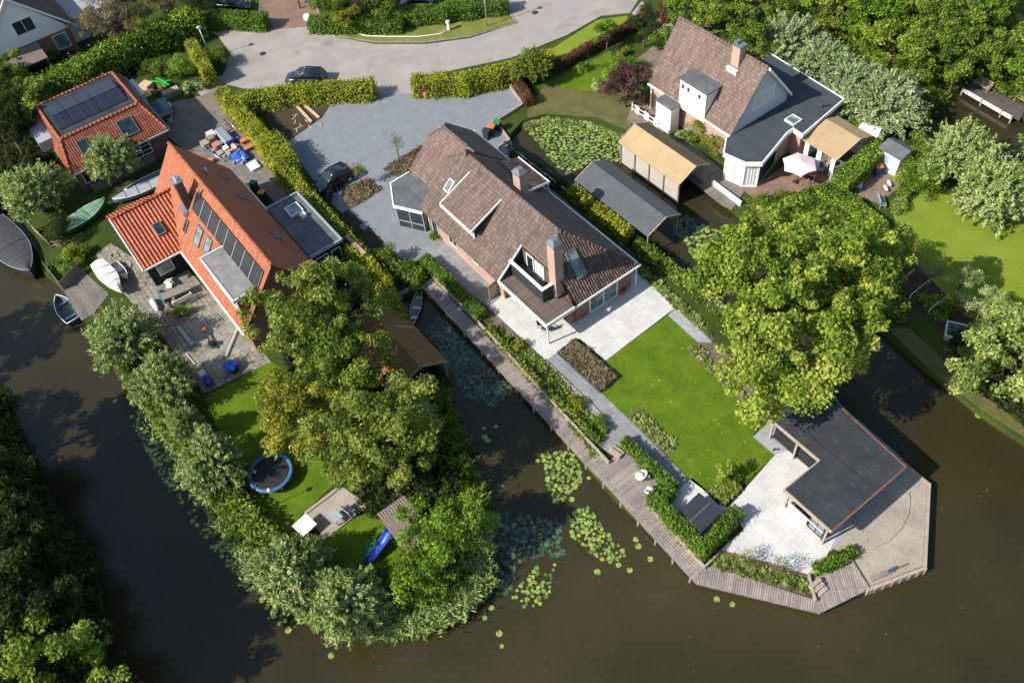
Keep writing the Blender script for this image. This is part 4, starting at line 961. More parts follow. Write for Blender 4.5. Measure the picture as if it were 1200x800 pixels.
b = B(); b.slab([(x1+.355, yp, zp+.05), (x1+.5, yp, zp+.05), (x1+.5, yr+.5, zv-.45), (x1+.355, yr+.5, zv-.45)], .28); b.slab([(x1+.355, yp, zp+.05), (x1+.5, yp, zp+.05), (x1+.5, yl-.5, zv-.45), (x1+.355, yl-.5, zv-.45)], .28); b.build('bargeboard', m_whitep, H)
window(H, 0, 1, x1+.1, -20.4, -18.2, 4.2, 5.8, 1); window(H, 0, 1, x1, -17.3, -15.7, .9, 2.7, 0, m_glass_l); window(H, 0, 1, x1, -23.5, -21.5, .9, 2.7, 1)
b = B(); b.slab([(x1+.1, -23.6, 2.9), (x1+.1, -18.9, 2.9), (x1+2.6, -18.9, 2.1), (x1+2.6, -23.6, 2.1)], .12); pr = b.build('porch_roof', m_browncorr, H); b = B(); b.box(x1+2.5, x1+2.6, -23.5, -23.4, 0, 2.0); b.box(x1+2.5, x1+2.6, -19.1, -19.0, 0, 2.0); b.build('porch_post', m_timber, pr)
b = B(); b.box(-72, -63.0, yr-.28, -9.0, 0, 2.6); g2 = b.build('side_extension', m_whitep, H); b = B(); b.box(-72.1, -62.9, yr-.28, -8.9, 2.602, 2.75); b.build('side_extension_roof', m_alu if False else m_lightstone, g2)
# ===== 5. house with white dormer and bitumen extension, top right
H = thing('house', 'steep brown roofed house with white dormer and dark flat roofed sunroom extension', 'house', (-2, 28, 0))
xa, xb, y0, yr_, y1, z0, zt, z1 = -9.0, 1.95, 24.45, 28.1, 31.75, 3.0, 8.35, 3.9
sl = (zt-z0)/(yr_-y0)
b = B(); b.box(xa+.3, xb-.3, y0+.4, y1-.3, 0, 3.1); b.build('wall', m_brick_pink, H)
b = B(); b.slab([(xa, yr_, zt), (xb, yr_, zt), (xb-.1, y0, z0), (xa+.1, y0, z0)], .16); b.slab([(xa, yr_, zt), (xb, yr_, zt), (xb, y1, z1), (xa, y1, z1)], .16); rf = b.build('roof', m_tile_pink, H); ridge_caps(H, (xa, yr_, zt+.03), (xb, yr_, zt+.03), m_tile_pink, r=.15, parent=rf)
b = B(); b.wall([(xb-.15, y0+.15, 2.95), (xb-.15, y1-.1, 3.0), (xb-.15, y1-.1, 3.85), (xb-.15, yr_, zt-.2)], .2, (1, 0, 0)); b.wall([(xa+.15, y0+.15, 2.95), (xa+.15, y1-.1, 3.0), (xa+.15, y1-.1, 3.85), (xa+.15, yr_, zt-.2)], .2, (-1, 0, 0)); b.build('gable', plain('pale_blue_boards', (.50, .52, .55), .7, .12, 3), H)
b = B(); b.slab([(xb+.005, yr_, zt+.05), (xb+.25, yr_, zt+.05), (xb+.25, y1+.1, z1), (xb+.005, y1+.1, z1)], .3); b.build('bargeboard', m_whitep, H)
window(H, 0, 1, xb-.15, 26.9, 29.6, 4.3, 5.9, 1, m_curtain)
b = B(); b.box(xa+.1, xb-.1, y0-.13, y0-.005, 2.78, 2.95); b.build('gutter', m_whitep, H)
b = B(); b.box(-4.9, -1.3, 24.3, 26.2, 5.62, 5.74); dm = b.build('dormer', m_bitlight, H)
b = B(); b.box(-4.75, -1.45, 24.42, 24.55, 2.5, 5.6)
for x, s in ((-1.45, 1), (-4.75, -1)): b.wall([(x, 24.5, 3.2), (x, 24.5, 5.6), (x, 26.15, 5.6)], .1, (s, 0, 0))
b.build('dormer_wall', m_whitep, dm)
for x in (-4.5, -3.8, -2.4): window(dm, 1, -1, 24.42, x, x+.4, 4.7, 5.3, 0, fr=.05)
b = B(); b.box(-6.5, -4.5, 23.25, 24.35, 0, 2.85); wb = b.build('entrance_box', m_whitep, H); b = B(); b.box(-6.6, -4.4, 23.15, 24.4, 2.853, 2.97); b.build('box_roof', m_bitlight, wb)
b = B(); b.box(-8.75, -8.6, 24.6, 24.75, 0, 2.8); b.build('porch_post', m_whitep, H)
b = B(); b.box(-1.65, -.75, 27.35, 28.1, 7.0, 9.25); ch = b.build('chimney', m_brick_pink, H); b = B(); b.box(-1.73, -.67, 27.27, 28.18, 9.252, 9.38); b.box(-1.6, -1.25, 27.45, 28.0, 9.382, 9.6); b.build('cap', m_lead, ch); b = B(); b.box(-1.8, -.6, 27.0, 27.6, 6.6, 7.15); b.build('flashing', m_whitep, ch)
fr_ = [(-4.1, 36.1), (5.25, 35.6), (6.1, 29.0), (4.97, 29.05), (5.0, 28.3), (6.3, 23.75), (5.3, 22.65), (3.1, 22.2), (1.75, 23.9), (1.75, 31.5), (-4.1, 31.5)]
def inset(pts, d):
    n = len(pts); out = []
    a = sum(pts[i][0]*pts[(i+1) % n][1]-pts[(i+1) % n][0]*pts[i][1] for i in range(n)); sg = 1 if a > 0 else -1
    for i in range(n):
        p0, p, p2 = Vector(pts[i-1]), Vector(pts[i]), Vector(pts[(i+1) % n]); u1 = (p-p0).normalized(); u2 = (p2-p).normalized()
        n1 = Vector((-u1.y, u1.x))*sg; n2 = Vector((-u2.y, u2.x))*sg; m = (n1+n2); m = m/max(m.dot(n1), .3); out.append((p.x+m.x*d, p.y+m.y*d))
    return out
b = B(); b.prism(inset(fr_, .12), 2.85, 3.0); fx = b.build('flat_roof', m_bitumen, H)
b = B(); ins = inset(fr_, .12)
for i in range(8): 
    b.prism([fr_[i], fr_[i+1], ins[i+1], ins[i]], 2.62, 3.05+.001*i) 
b.build('fascia', m_whitep, fx)
ins2 = inset(fr_, .3); b = B(); b.prism([ins2[0], ins2[1], ins2[2], ins2[3], ins2[4], (5.05, 27.2), (1.9, 27.2), (1.9, 31.3), (-4.0, 31.3)], 0, 2.845); b.build('extension_wall', m_brick_pink, H)
sr = [ins2[5], ins2[6], ins2[7], (2.0, 24.0), (2.0, 27.2), (4.9, 27.2)]
b = B(); b.prism(sr, .02, 2.844); sg = b.build('sunroom_glazing', m_curtain, H)
b = B(); ring = [(4.95, 27.2), sr[0], sr[1], sr[2], (2.0, 24.0)]
for i in range(4):
    p, q = Vector(ring[i]), Vector(ring[i+1]); L = (q-p).length; k = max(1, int(L/.9)); an = math.atan2((q-p).y, (q-p).x)
    for j in range(k+1): m = p.lerp(q, j/k); b.cbox((m.x, m.y, 1.42), .09, .12, 2.84, an)
    for z in (.12, 2.7): m = (p+q)/2; b.cbox((m.x, m.y, z), L, .1, .16, an)
b.build('frame', m_whitep, sg)
p, q = Vector(ring[0]), Vector(ring[1]); an = math.atan2((q-p).y, (q-p).x); m = p.lerp(q, .5)
b = B(); b.cbox((m.x+.04, m.y, 1.4), (q-p).length*.9, .05, 2.4, an); b.build('glass_door', m_glass, H)
skylight(H, (4.2, 29.9, 3.0), (1, 0, 0), (0, 1, 0), 1.1, 1.1, m_whitep, m_glass_l, lift=.15)
b = B(); b.tube([(4.7, 33.2, 3.0), (4.7, 33.2, 3.5)], .07, 8); b.tube([(4.7, 33.2, 3.4), (4.95, 33.35, 3.6)], .06, 8); b.build('vent_pipe', m_charc, H)
# ===== 6. pavilion
H = thing('pavilion', 'black flat roofed garden pavilion with pale timber fascia beside the white waterside terrace', 'pavilion', (29, 6, 0))
zt = 2.6
b = B(); b.prism([(24.5, 5.0), (28.93, 5.0), (28.93, 1.6), (32.75, 1.6), (32.75, 8.75), (27.1, 9.25), (24.5, 9.1)], zt-.18, zt); rf = b.build('roof', m_epdm, H)
b = B(); b.box(24.45, 28.9, 4.9, 4.997, zt-.22, zt+.04); b.box(28.83, 28.928, 1.5, 4.895, zt-.22, zt+.035); b.box(28.93, 32.8, 1.5, 1.597, zt-.22, zt+.04); b.build('fascia', m_timber, rf)
b = B(); b.box(32.753, 32.85, 1.6, 8.8, zt-.2, zt+.03); b.prism([(27.1, 9.26), (32.8, 8.76), (32.8, 8.86), (27.1, 9.36)], zt-.2, zt+.03); b.box(24.4, 24.497, 5.0, 9.1, zt-.2, zt+.03); b.build('edge_trim', plain('rusty_brown_trim', (.20, .10, .055), .8, .5, 4), rf)
b = B(); b.prism([(26.6, 5.002), (28.2, 5.0), (30.9, 8.88), (30.84, 8.9)], zt+.001, zt+.004) if False else b.box(26.0, 32.7, 5.9, 5.94, zt, zt+.02); b.build('roof_seam', m_black, rf)
b = B(); b.box(24.85, 32.3, 5.45, 8.6, 0, zt-.19); b.build('boarded_wall', m_blackw, H)
b = B(); b.box(32.2, 32.34, 1.9, 5.44, 0, zt-.19); b.build('boarded_wall', m_blackw, H)
for x, y in ((24.75, 5.2), (26.9, 5.2), (29.1, 1.95), (32.45, 1.78), (29.1, 4.9)):
    b = B(); b.box(x-.07, x+.07, y-.07, y+.07, 0, zt-.185); b.build('post', m_timber, H)
b = B(); b.box(29.3, 30.9, 1.9, 2.0, 0, 1.0); b.box(29.3, 32.2, 1.86, 1.9, 1.0, 1.08); b.build('counter', m_whitep, H)
window(H, 1, -1, 2.05, 31.0, 32.2, .05, 2.3, 1, m_glass_l, name='glass_screen', frame=m_charc)
b = B(); b.box(29.2, 32.2, 2.1, 5.4, .045, .06); b.build('pavilion_floor_boards', m_deck_oak, H)
# ===== 7. boathouses
def boathouse(label, xa, xb, ys, yr, yn, zs, zr, zn, roof, walls, gable, posts=()):
    t = thing('boathouse', label, 'boathouse', ((xa+xb)/2, yr, ZW))
    b = B(); b.slab([(xa, yr, zr), (xb, yr, zr), (xb, ys, zs), (xa, ys, zs)], .07); r1 = b.build('roof', roof[0], t)
    b = B(); b.slab([(xa, yr, zr-.002), (xb, yr, zr-.002), (xb, yn, zn), (xa, yn, zn)], .07); r2 = b.build('roof', roof[1], t)
    b = B()
    for x in (xa, xb-.08):
        b.slab([(x, yr, zr+.04), (x+.08, yr, zr+.04), (x+.08, ys, zs+.04), (x, ys, zs+.04)], .16); b.slab([(x, yr, zr+.04), (x+.08, yr, zr+.04), (x+.08, yn, zn+.04), (x, yn, zn+.04)], .16)
    b.build('bargeboard', m_timber, t)
    if walls:
        b = B(); b.box(xa+.15, xb-.2, ys+.25, ys+.33, ZW+.12, zs-.02); b.box(xa+.15, xb-.2, yn-.33, yn-.25, ZW+.12, zn-.02); b.box(xa+.15, xa+.22, ys+.33, yn-.33, ZW+.12, zs); b.build('side_wall', walls, t)
        b = B(); b.wall([(xa+.15, ys+.3, zs-.05), (xa+.15, yn-.3, zn-.05), (xa+.15, yr, zr-.1)], .06, (-1, 0, 0)); b.wall([(xb-.25, yr-.9, zr-.75), (xb-.25, yr+.9, zr-.75), (xb-.25, yr, zr-.1)], .06, (1, 0, 0)); b.build('gable', gable, t)
    for x in np.linspace(xa+.2, xb-.2, 5):
        for y in (ys+.2, yn-.2):
            b = B(); b.box(x-.06, x+.06, y-.06, y+.06, ZW-1.2, (zs if y < yr else zn)-.03); b.build('post', m_oldwood, t)
    return t
boathouse('boathouse with tan corrugated roof and whitewashed boards on the water', -5.25, 2.75, 17.35, 19.35, 21.15, 2.0, 3.0, 2.15, (m_tan, plain('mossy_roof_side', (.10, .085, .05), .9, .35, 1.5)), m_boards_w, m_oldwood)
boathouse('open boathouse with dark grey corrugated roof beside the lily pond', -4.1, 5.45, 11.2, 13.25, 15.0, 1.85, 2.75, 1.95, (m_greycorr, m_greycorr), None, None)
pr, pq = P(472, 372, 1.5), P(525, 424, 1.5)
boathouse('old mossy brown boathouse half hidden under the big trees', pr.x-1.5, pq.x, pq.y-5.0, pq.y-2.3, pq.y, 1.5, 2.9, 1.5, (m_moss, m_moss), m_oldwood, m_brown)
# ===== 8. small buildings
def gable_hut(name, label, cat, xa, xb, ya, yb, zw, zr, along, roofm, wallm, open_front=False, group=None, z0=0.0, over=.15):
    t = thing(name, label, cat, ((xa+xb)/2, (ya+yb)/2, z0))
    b = B(); xm, ym = (xa+xb)/2, (ya+yb)/2; o = over
    if along == 'x':
        b.slab([(xa-o, ym, zr), (xb+o, ym, zr), (xb+o, ya-o, zw), (xa-o, ya-o, zw)], .06); b.slab([(xa-o, ym, zr-.002), (xb+o, ym, zr-.002), (xb+o, yb+o, zw), (xa-o, yb+o, zw)], .06)
    else:
        b.slab([(xm, ya-o, zr), (xm, yb+o, zr), (xa-o, yb+o, zw), (xa-o, ya-o, zw)], .06); b.slab([(xm, ya-o, zr-.002), (xm, yb+o, zr-.002), (xb+o, yb+o, zw), (xb+o, ya-o, zw)], .06)
    b.build('roof', roofm, t)
    b = B(); s = .08
    if not open_front: b.box(xa, xb, ya, ya+s, z0, zw-.03)
    b.box(xa, xb, yb-s, yb, z0, zw-.03); b.box(xa, xa+s, ya+s, yb-s, z0, zw-.03)
    b.box(xb-s, xb, ya+s, yb-s, z0, zw-.03)
    if along == 'x':
        for x in (xa+.04, xb-.04): b.wall([(x, ya, zw-.05), (x, yb, zw-.05), (x, ym, zr-.12)], .06, (1, 0, 0))
    else:
        for y in (ya+.04, yb-.04): b.wall([(xa, y, zw-.05), (xb, y, zw-.05), (xm, y, zr-.12)], .06, (0, 1, 0))
    b.build('wall', wallm, t)
    return t
cb = gable_hut('garden_cabin', 'open garden cabin with tan corrugated roof next to the pale parasol', 'garden cabin', 6.1, 9.7, 29.5, 35.0-.3, 2.2, 3.0, 'x', m_tan, m_whitep, True) if False else None
t = thing('garden_cabin', 'open garden cabin with tan corrugated roof next to the pale parasol', 'garden cabin', (8, 31.5, 0)); cab = t
b = B(); b.slab([(5.95, 32.3, 2.95), (9.8, 32.3, 2.95), (9.8, 29.35, 2.25), (5.95, 29.35, 2.25)], .07); b.slab([(5.95, 32.3, 2.948), (9.8, 32.3, 2.948), (9.8, 34.0, 2.35), (5.95, 34.0, 2.35)], .07); b.build('roof', m_tan, t)
b = B(); b.box(6.2, 9.6, 33.6, 33.7, 0, 2.35); b.box(6.15, 6.25, 29.6, 33.6, 0, 2.25); b.box(7.6, 8.1, 29.5, 29.58, 0, 2.1); b.box(6.25, 6.7, 29.5, 29.58, 0, 2.1); b.box(9.2, 9.6, 29.5, 29.58, 0, 2.1); b.build('side_wall', m_whitep, t)
for x, y in ((9.55, 29.6), (9.55, 33.5), (8.9, 29.6)): B().box(x-.06, x+.06, y-.06, y+.06, 0, 2.3).build('post', m_timber, t)
B().box(6.4, 9.4, 29.9, 33.4, .02, .06).build('floor', m_deck_old, t)
t = thing('shed', 'small white garden shed with grey felt roof and blue door by the green shrubs', 'shed', (12.2, 34.4, 0))
b = B(); b.box(11.2, 13.2, 33.6, 35.1, 0, 2.05); b.wall([(13.17, 33.6, 2.0), (13.17, 35.1, 2.0), (13.17, 34.35, 2.4)], .06, (1, 0, 0)); b.build('wall', m_whitep, t)
b = B(); b.slab([(11.0, 34.6, 2.5), (13.4, 34.6, 2.5), (13.4, 33.4, 2.1), (11.0, 33.4, 2.1)], .06); b.slab([(11.0, 34.6, 2.498), (13.4, 34.6, 2.498), (13.4, 35.3, 2.2), (11.0, 35.3, 2.2)], .06); b.build('roof', m_bitlight, t)
window(t, 1, -1, 33.6, 11.5, 12.3, .05, 1.8, 0, plain('pale_blue_door', (.25, .38, .45), .6, .1), name='door')
t = thing('play_hut', 'low play hut with ribbed brown roof beside the blue slide', 'play hut', (*P2(478, 620, 1.5), 0)); px, py = t.location.x, t.location.y
b = B(); b.slab([(px-1.5, py-1.1, 2.0), (px+1.2, py-1.1, 1.75), (px+1.2, py+1.2, 1.75), (px-1.5, py+1.2, 2.0)], .06); b.slab([(px-1.5, py-1.1, 1.998), (px-1.5, py+1.2, 1.998), (px-2.3, py+1.2, 1.6), (px-2.3, py-1.1, 1.6)], .05); b.build('roof', m_browncorr, t)
for dx, dy in ((-1.4, -1), (1.1, -1), (1.1, 1.1), (-1.4, 1.1)): B().box(px+dx-.05, px+dx+.05, py+dy-.05, py+dy+.05, 0, 1.75).build('post', m_brown, t)
b = B(); b.box(px-1.4, px+1.1, py+1.0, py+1.08, 0, .9); b.box(px-1.4, px-1.32, py-1, py+1, 0, 1.6); b.box(px-1.3, px+1.0, py-.9, py+.95, .5, .56); b.build('platform', m_brown, t)
H = thing('house', 'corner of a white neighbouring house with dark tiled roof at the top right edge', 'house', (*P2(1170, 0, 3), 0)); px, py = H.location.x, H.location.y
b = B(); b.box(px-8, px-1, py-2.0, py+10, 0, 2.8); b.build('wall', m_whitep, H)
b = B(); b.slab([(px-8.5, py-2.4, 2.9), (px-.6, py-2.4, 2.9), (px-.6, py+10, 2.9), (px-8.5, py+10, 2.9)], .14) ; b.slab([(px-8.3, py-2.2, 2.95), (px-4.5, py+1, 6.0), (px-4.5, py+10, 6.0), (px-8.3, py+10, 2.95)], .14); b.slab([(px-.7, py-2.2, 2.95), (px-4.5, py+1, 6.0), (px-4.5, py+10, 6.0), (px-.7, py+10, 2.95)], .14); b.slab([(px-8.3, py-2.2, 2.96), (px-.7, py-2.2, 2.96), (px-4.5, py+1, 6.0)], .1); b.build('roof', m_tile_dark, H)
window(H, 0, 1, px-1, py-1, py+.4, .3, 2.2, 0)
# ---------------------------------------------------------------- trees
tree('plane_tree', 'very large yellow green tree with bare limbs showing, spreading over canal and pavilion roof', 937, 350, 7.2, 7.5, 4.4, 'broad', F_plane, 3, K=190, dens=60, leaf=.24, cr=(.13, .21), limbs=40, bare=22, lump=.42, lo=-.2, kf=.62)
tree('maple_tree', 'dense mid green tree against the end of the orange roofed house', 368, 374, 5.4, 4.5, 4.2, 'broad', F_olive, 4, K=100, dens=72, leaf=.18, limbs=14, kf=.8)
tree('maple_tree', 'darker green tree between orange house and mossy boathouse', 404, 428, 5.0, 3.3, 3.3, 'broad', F_green, 5, K=80, dens=80, leaf=.17)
tree('alder_tree', 'tall olive green tree leaning over the middle canal', 447, 512, 5.2, 3.9, 3.7, 'broad', F_olive, 6, K=110, dens=72, leaf=.17)
tree('alder_tree', 'smaller olive tree behind the sandy play square', 412, 546, 3.6, 2.2, 2.2, 'broad', F_olive, 16, K=70, dens=80, leaf=.15)
tree('beech_tree', 'golden yellow tree beside the trampoline', 358, 488, 4.6, 3.2, 3.2, 'broad', F_yellow, 7, K=85, dens=85, leaf=.15)
tree('willow_tree', 'grey green loose tree at the mouth of the mossy boathouse', 470, 472, 4.0, 2.1, 2.8, 'willow', F_willow, 8)
tree('locust_tree', 'feathery bright green tree on the tip of the left plot', 520, 624, 3.0, 2.6, 2.3, 'broad', F_bright, 9, K=95, dens=85, leaf=.16, lump=.4)
tree('laurel_tree', 'rounded bright green tree just behind the play hut lawn', 492, 678, 2.1, 2.0, 1.7, 'broad', F_bright, 10, K=70, dens=95, leaf=.13, lump=.2)
for i, (u, v, r, lab) in enumerate([(141, 386, 2.7, 'silver green pollard willow next to the moored blue rowing boat'), (187, 440, 2.35, 'silver green pollard willow level with the concrete terrace'), (243, 534, 2.35, 'silver green pollard willow across the lawn from the trampoline'),
        (334, 662, 2.45, 'silver green pollard willow below the white play square table'), (402, 700, 2.45, 'silver green pollard willow at the lower tip of the left plot'), (212, 492, 1.2, 'small green pollard willow between two larger ones on the left bank')]):
    tree('pollard_willow', lab, u, v, 3.0, r, 2.6 if r > 2 else 1.7, 'willow', F_willow, i, group='pollard willows along the left canal bank')
tree('willow_tree', 'silver green willow in front of the solar topped garage', 124, 178, 3.6, 2.5, 2.3, 'willow', F_willow, 4)
tree('willow_tree', 'silver green willow left of the green covered boat', 32, 216, 3.4, 2.9, 2.4, 'willow', F_willow, 5)
for i, (u, v, r, lab) in enumerate([(925, 42, 3.1, 'first silver white willow behind the chimney of the right house'), (962, 68, 3.0, 'second silver white willow behind the dark flat roof'), (1000, 92, 3.0, 'third silver white willow beyond the corner of the dark flat roof'), (1040, 112, 3.6, 'large silver white willow nearest the dark top right water')]):
    tree('silver_willow', lab, u, v, 3.2, r, 2.8, 'willow', F_silver, i, group='silver willows behind the right house')
for i, (u, v, r, lab) in enumerate([(1130, 172, 2.9, 'grey green willow between canal jetty water and sunlit lawn'), (1174, 212, 3.3, 'broad grey green willow on the right edge of the sunlit lawn')]):
    tree('grey_willow', lab, u, v, 3.4, r, 3.2, 'willow', F_willow, i+1)
# right edge
tree('sycamore_tree', 'large mottled pale green tree at the right edge over the grass bank', 1216, 425, 5.0, 4.4, 4.2, 'broad', F_pale, 21, K=110, dens=60, leaf=.19, limbs=16, bare=5, lump=.35)
tree('sycamore_tree', 'lower dim olive tree at the foot of the mottled right edge tree', 1142, 432, 2.0, 1.9, 1.6, 'broad', F_dark, 22, K=50, dens=80, leaf=.14)
tree('fruit_tree', 'small brownish round tree at the end of the curved green hedge', 1058, 292, 2.0, 1.6, 1.6, 'broad', F_brown if False else F_olive, 23, K=36, dens=120, leaf=.10, limbs=6)
tree('fruit_tree', 'small nearly bare purplish tree beside the vegetable plot', 1090, 318, 1.8, 1.1, 1.3, 'broad', F_brown, 24, K=30, dens=60, leaf=.08, limbs=16, bare=10)
tree('fruit_tree', 'small grey green fruit tree on the shaded edge of the right lawn', 1128, 330, 2.0, 1.3, 1.4, 'broad', F_willow, 25, K=30, dens=130, leaf=.10)
tree('fruit_tree', 'blue green round fruit tree above the dark compost frame', 1154, 355, 2.0, 1.5, 1.4, 'broad', F_willow, 26, K=34, dens=130, leaf=.10)
shrub('shrub', 'yellow green low bush in the vegetable plot', 1130, 357, .8, .8, F_lime, 3)
ground_cover('vegetable_rows', 'leafy vegetable rows in the dark plot', [(1072, 350), (1095, 345), (1118, 368), (1098, 378)], 200, .5, F_bright, 4)
# lush bank top right
lush = [(985, 8, 3.0, F_olive, 'olive bush at the top edge above the silver willows'), (1020, 22, 3.2, F_bright, 'bright green bush on the far bank near the lily strip'), (1048, 50, 2.8, F_plane, 'yellow green bush overhanging the narrow canal'), (1060, 8, 3.4, F_olive, 'olive crown at the top edge right of the lily strip'),
        (1090, 68, 3.0, F_green, 'green bush on the far bank above the dark water'), (1100, 28, 3.6, F_green, 'large green crown beside the roof corner'), (1138, 62, 3.3, F_green, 'deep green tree behind the jetty bench'), (1122, 82, 1.5, F_green, 'low green bush directly behind the jetty bench'),
        (1200, 84, 1.7, F_bright, 'bright green bush behind the right end of the jetty'), (1196, 55, 2.2, F_plane, 'yellow green bush at the right edge near the terrace'), (1150, 12-4, 2.4, F_bright, 'bright climbing green under the white roof corner'), (950, -4, 2.6, F_bright, 'bright bush at the top edge left of the lily strip'), (1206, 168, .9, F_bright, 'small bright bush at the right edge below the jetty')]
for i, (u, v, r, mt, lab) in enumerate(lush): tree('bank_tree', lab, u, v, 2.6, r, r*.85, 'broad', mt, 30+i % 4, K=64, dens=75, leaf=.17, group='lush trees on the far canal bank')
for i, (u, v, r, mt, lab) in enumerate([(802, 14, 2.4, F_bright, 'bright green tree behind the ridge of the right house'), (832, 22, 2.4, F_plane, 'yellow green tree behind the right house ridge'), (858, 30, 2.2, F_green, 'dark green cone behind the chimney'), (884, 52, 2.0, F_green, 'green bush between chimney and silver willows'), (880, 8, 2.6, F_olive, 'olive tree at the top edge above the right house'), (910, 22, 2.0, F_green, 'green bush behind the first silver willow'), (846, -2, 2.6, F_green, 'green crown cut by the top edge'), (780, 50, 1.4, F_bright, 'small bright bush touching the left verge of the right house')]):
    tree('garden_tree', lab, u, v, 3.0, r, r*1.0, 'broad', mt, 40+i % 4, K=60, dens=80, leaf=.15, group='garden trees behind the right house')
# by the road
tree('cherry_laurel', 'dark blue green round tree next to the road end', 755, 34, 2.2, 1.9, 1.9, 'broad', F_dark, 50, K=60, dens=110, leaf=.13)
tree('young_tree', 'light green young tree in front of the copper hedge', 711, 40, 2.0, 1.3, 1.5, 'broad', F_bright, 51, K=36, dens=90, leaf=.13, lump=.5)
tree('copper_tree', 'dark purple leaved tree beside the lily pond', 733, 106, 2.0, 2.5, 2.1, 'broad', F_purple, 52, K=70, dens=110, leaf=.12)
tree('weeping_tree', 'loose olive weeping tree growing out of the roadside hedge', 622, 72, 2.6, 1.9, 1.8, 'willow', F_olive, 1)
shrub('shrub', 'bright green round shrub above the purple tree', 718, 82, 1.3, 1.6, F_bright, 2)
shrub('shrub', 'low green shrub next to the brown entrance path', 742, 74, 1.1, 1.3, F_green, 3)
shrub('shrub', 'small yellow flowering shrub under the young light green tree', 729, 61, .6, .8, F_lime, 4)
shrub('shrub', 'blue green spiky shrub below the bright round shrub', 705, 98, .9, .9, F_willow, 5)
shrub('shrub', 'tiny green shrub on the mossy corner lawn', 684, 78, .7, .8, F_green, 5)
tree('brown_tree', 'wide dry brown leaved tree beside the white gabled house', 132, 22, 4.2, 3.4, 3.2, 'broad', F_brown, 60, K=60, dens=42, leaf=.13, limbs=22, bare=16, lump=.5)
tree('brown_tree', 'dry brown shrub tree at the corner of the white gabled house', 106, 34, 2.6, 2.0, 2.0, 'broad', F_brown, 61, K=36, dens=50, leaf=.12, limbs=14, bare=8)
tree('golden_conifer', 'small yellow green conifer next to the long bright hedge', 166, 22, 1.9, 1.1, 2.0, 'broad', F_lime if False else F_hedge, 62, K=34, dens=140, leaf=.10)
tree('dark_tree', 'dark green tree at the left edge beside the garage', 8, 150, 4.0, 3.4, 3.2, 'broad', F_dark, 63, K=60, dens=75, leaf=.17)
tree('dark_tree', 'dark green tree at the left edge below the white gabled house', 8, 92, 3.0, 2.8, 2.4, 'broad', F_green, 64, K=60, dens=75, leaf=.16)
tree('dark_tree', 'dull green bush tree squeezed between long hedge and garage', 40, 118-6, 2.4, 1.9, 2.0, 'broad', F_olive, 65, K=44, dens=90, leaf=.14)
shrub('shrub', 'pale mixed shrub beside the ribbed porch roof', 24, 72, 1.5, 1.7, F_pale, 6)
shrub('shrub', 'dark round shrub under the white gable window', 58, 62, 1.3, 1.5, F_green, 7)
for i, (u, v, r, h, mt, lab) in enumerate([(122, 78, 1.3, 1.8, F_pale, 'pale yellow shrub in front of the long hedge'), (212, 78, 1.5, 2.2, F_bright, 'bright leafy shrub left of the short clipped hedge'), (255, 66, 1.4, 1.8, F_green, 'dark rose shrub beside the tall street lamp'), (186, 80, 1.4, 1.6, F_green, 'dim green shrub behind the green sun lounger heap'), (222, 103, .9, .7, F_reed, 'dry grassy tuft at the yard entrance'), (240, 100, .7, .7, F_green, 'small green tuft at the foot of the short hedge')]):
    shrub('shrub', lab, u, v, r, h, mt, 10+i)
for i, (u, v, r, mt, lab) in enumerate([(395, 8, 2.6, F_green, 'dark green garden tree at the top left of the verge'), (420, -2, 2.4, F_purple, 'reddish crown at the top edge above the verge'), (402, 22-4, 1.4, F_lime, 'yellow green bush at the side street corner'), (450, 2, 2.4, F_green, 'green crown at the top edge near the purple car'), (345, -12, 2.0, F_olive, 'crown cut by the top edge at the side street')]):
    tree('front_garden_tree', lab, u, v, 2.4, r, r*.8, 'broad', mt, 70+i, K=44, dens=85, leaf=.14)
for i, (u, v, r, mt, lab) in enumerate([(195, -2, 3.0, F_brown, 'rusty brown crown at the top left edge'), (230, 4, 1.8, F_dark, 'dark bush at the top edge beside the parked dark car')]):
    tree('top_edge_tree', lab, u, v, 2.6, r, 2.2, 'broad', mt, 75+i, K=50, dens=80, leaf=.14)
for i, (u, v, r, h, mt, lab) in enumerate([(1088, 178, 1.7, 2.4, F_plane, 'yellow green bush behind the small white shed'), (1082, 205, 1.7, 2.0, F_bright, 'bright green bush beside the white pots'), (1068, 218, 1.2, 1.4, F_bright, 'bright bush between shed and grey willow'), (1052, 240-2, .9, .8, F_pale, 'pale flowering tuft behind the white rack'), (1018, 152, 1.6, 1.6, F_bright, 'bright bush behind the patterned drying tent'),
        (820, 148, 1.1, 2.3, F_lime, 'yellow green climber on the wall of the right house'), (835, 165, .9, 2.2, F_lime, 'yellow green climber next to the sunroom corner'), (797, 158, .6, .8, F_willow, 'grey green ball shrub on the wooden deck'), (809, 160, .7, .7, F_bright, 'bright green ball shrub on the wooden deck'),
        (905, 246, 2.0, .7, F_green, 'creeping shrub at the canal edge of the brick terrace'), (70, 265, 1.6, 2.0, F_dark, 'dark round bush beside the green covered boat'), (88, 297, 1.2, 1.2, F_lime, 'yellow green bush behind the wooden landing'), (75, 305, 1.1, 1.2, F_bright, 'bright fern like bush on the left canal corner'),
        (850, 552, .85, 1.8, F_lime if False else F_plane, 'young yellow green tree in the corner bed of the lawn'), (805, 575-4, .0, 0, None, ''), (455, 298, 1.0, 1.6, F_green, 'green bush at the head of the gravel drive'), (482, 314, 1.0, 1.0, F_bright, 'bright low bush at the start of the boardwalk hedge'), (510, 275, .6, .5, F_green, 'small bush below the bay window'), (800, 270-2, 1.2, .6, None, '')]):
    if mt: shrub('shrub', lab, u, v, r, h, mt, 20+i)
tree('sapling', 'thin pale green sapling at the long soil bed', 464, 170, 1.7, .42, 1.2, 'broad', F_lime, 80, K=14, dens=60, leaf=.10, limbs=3)
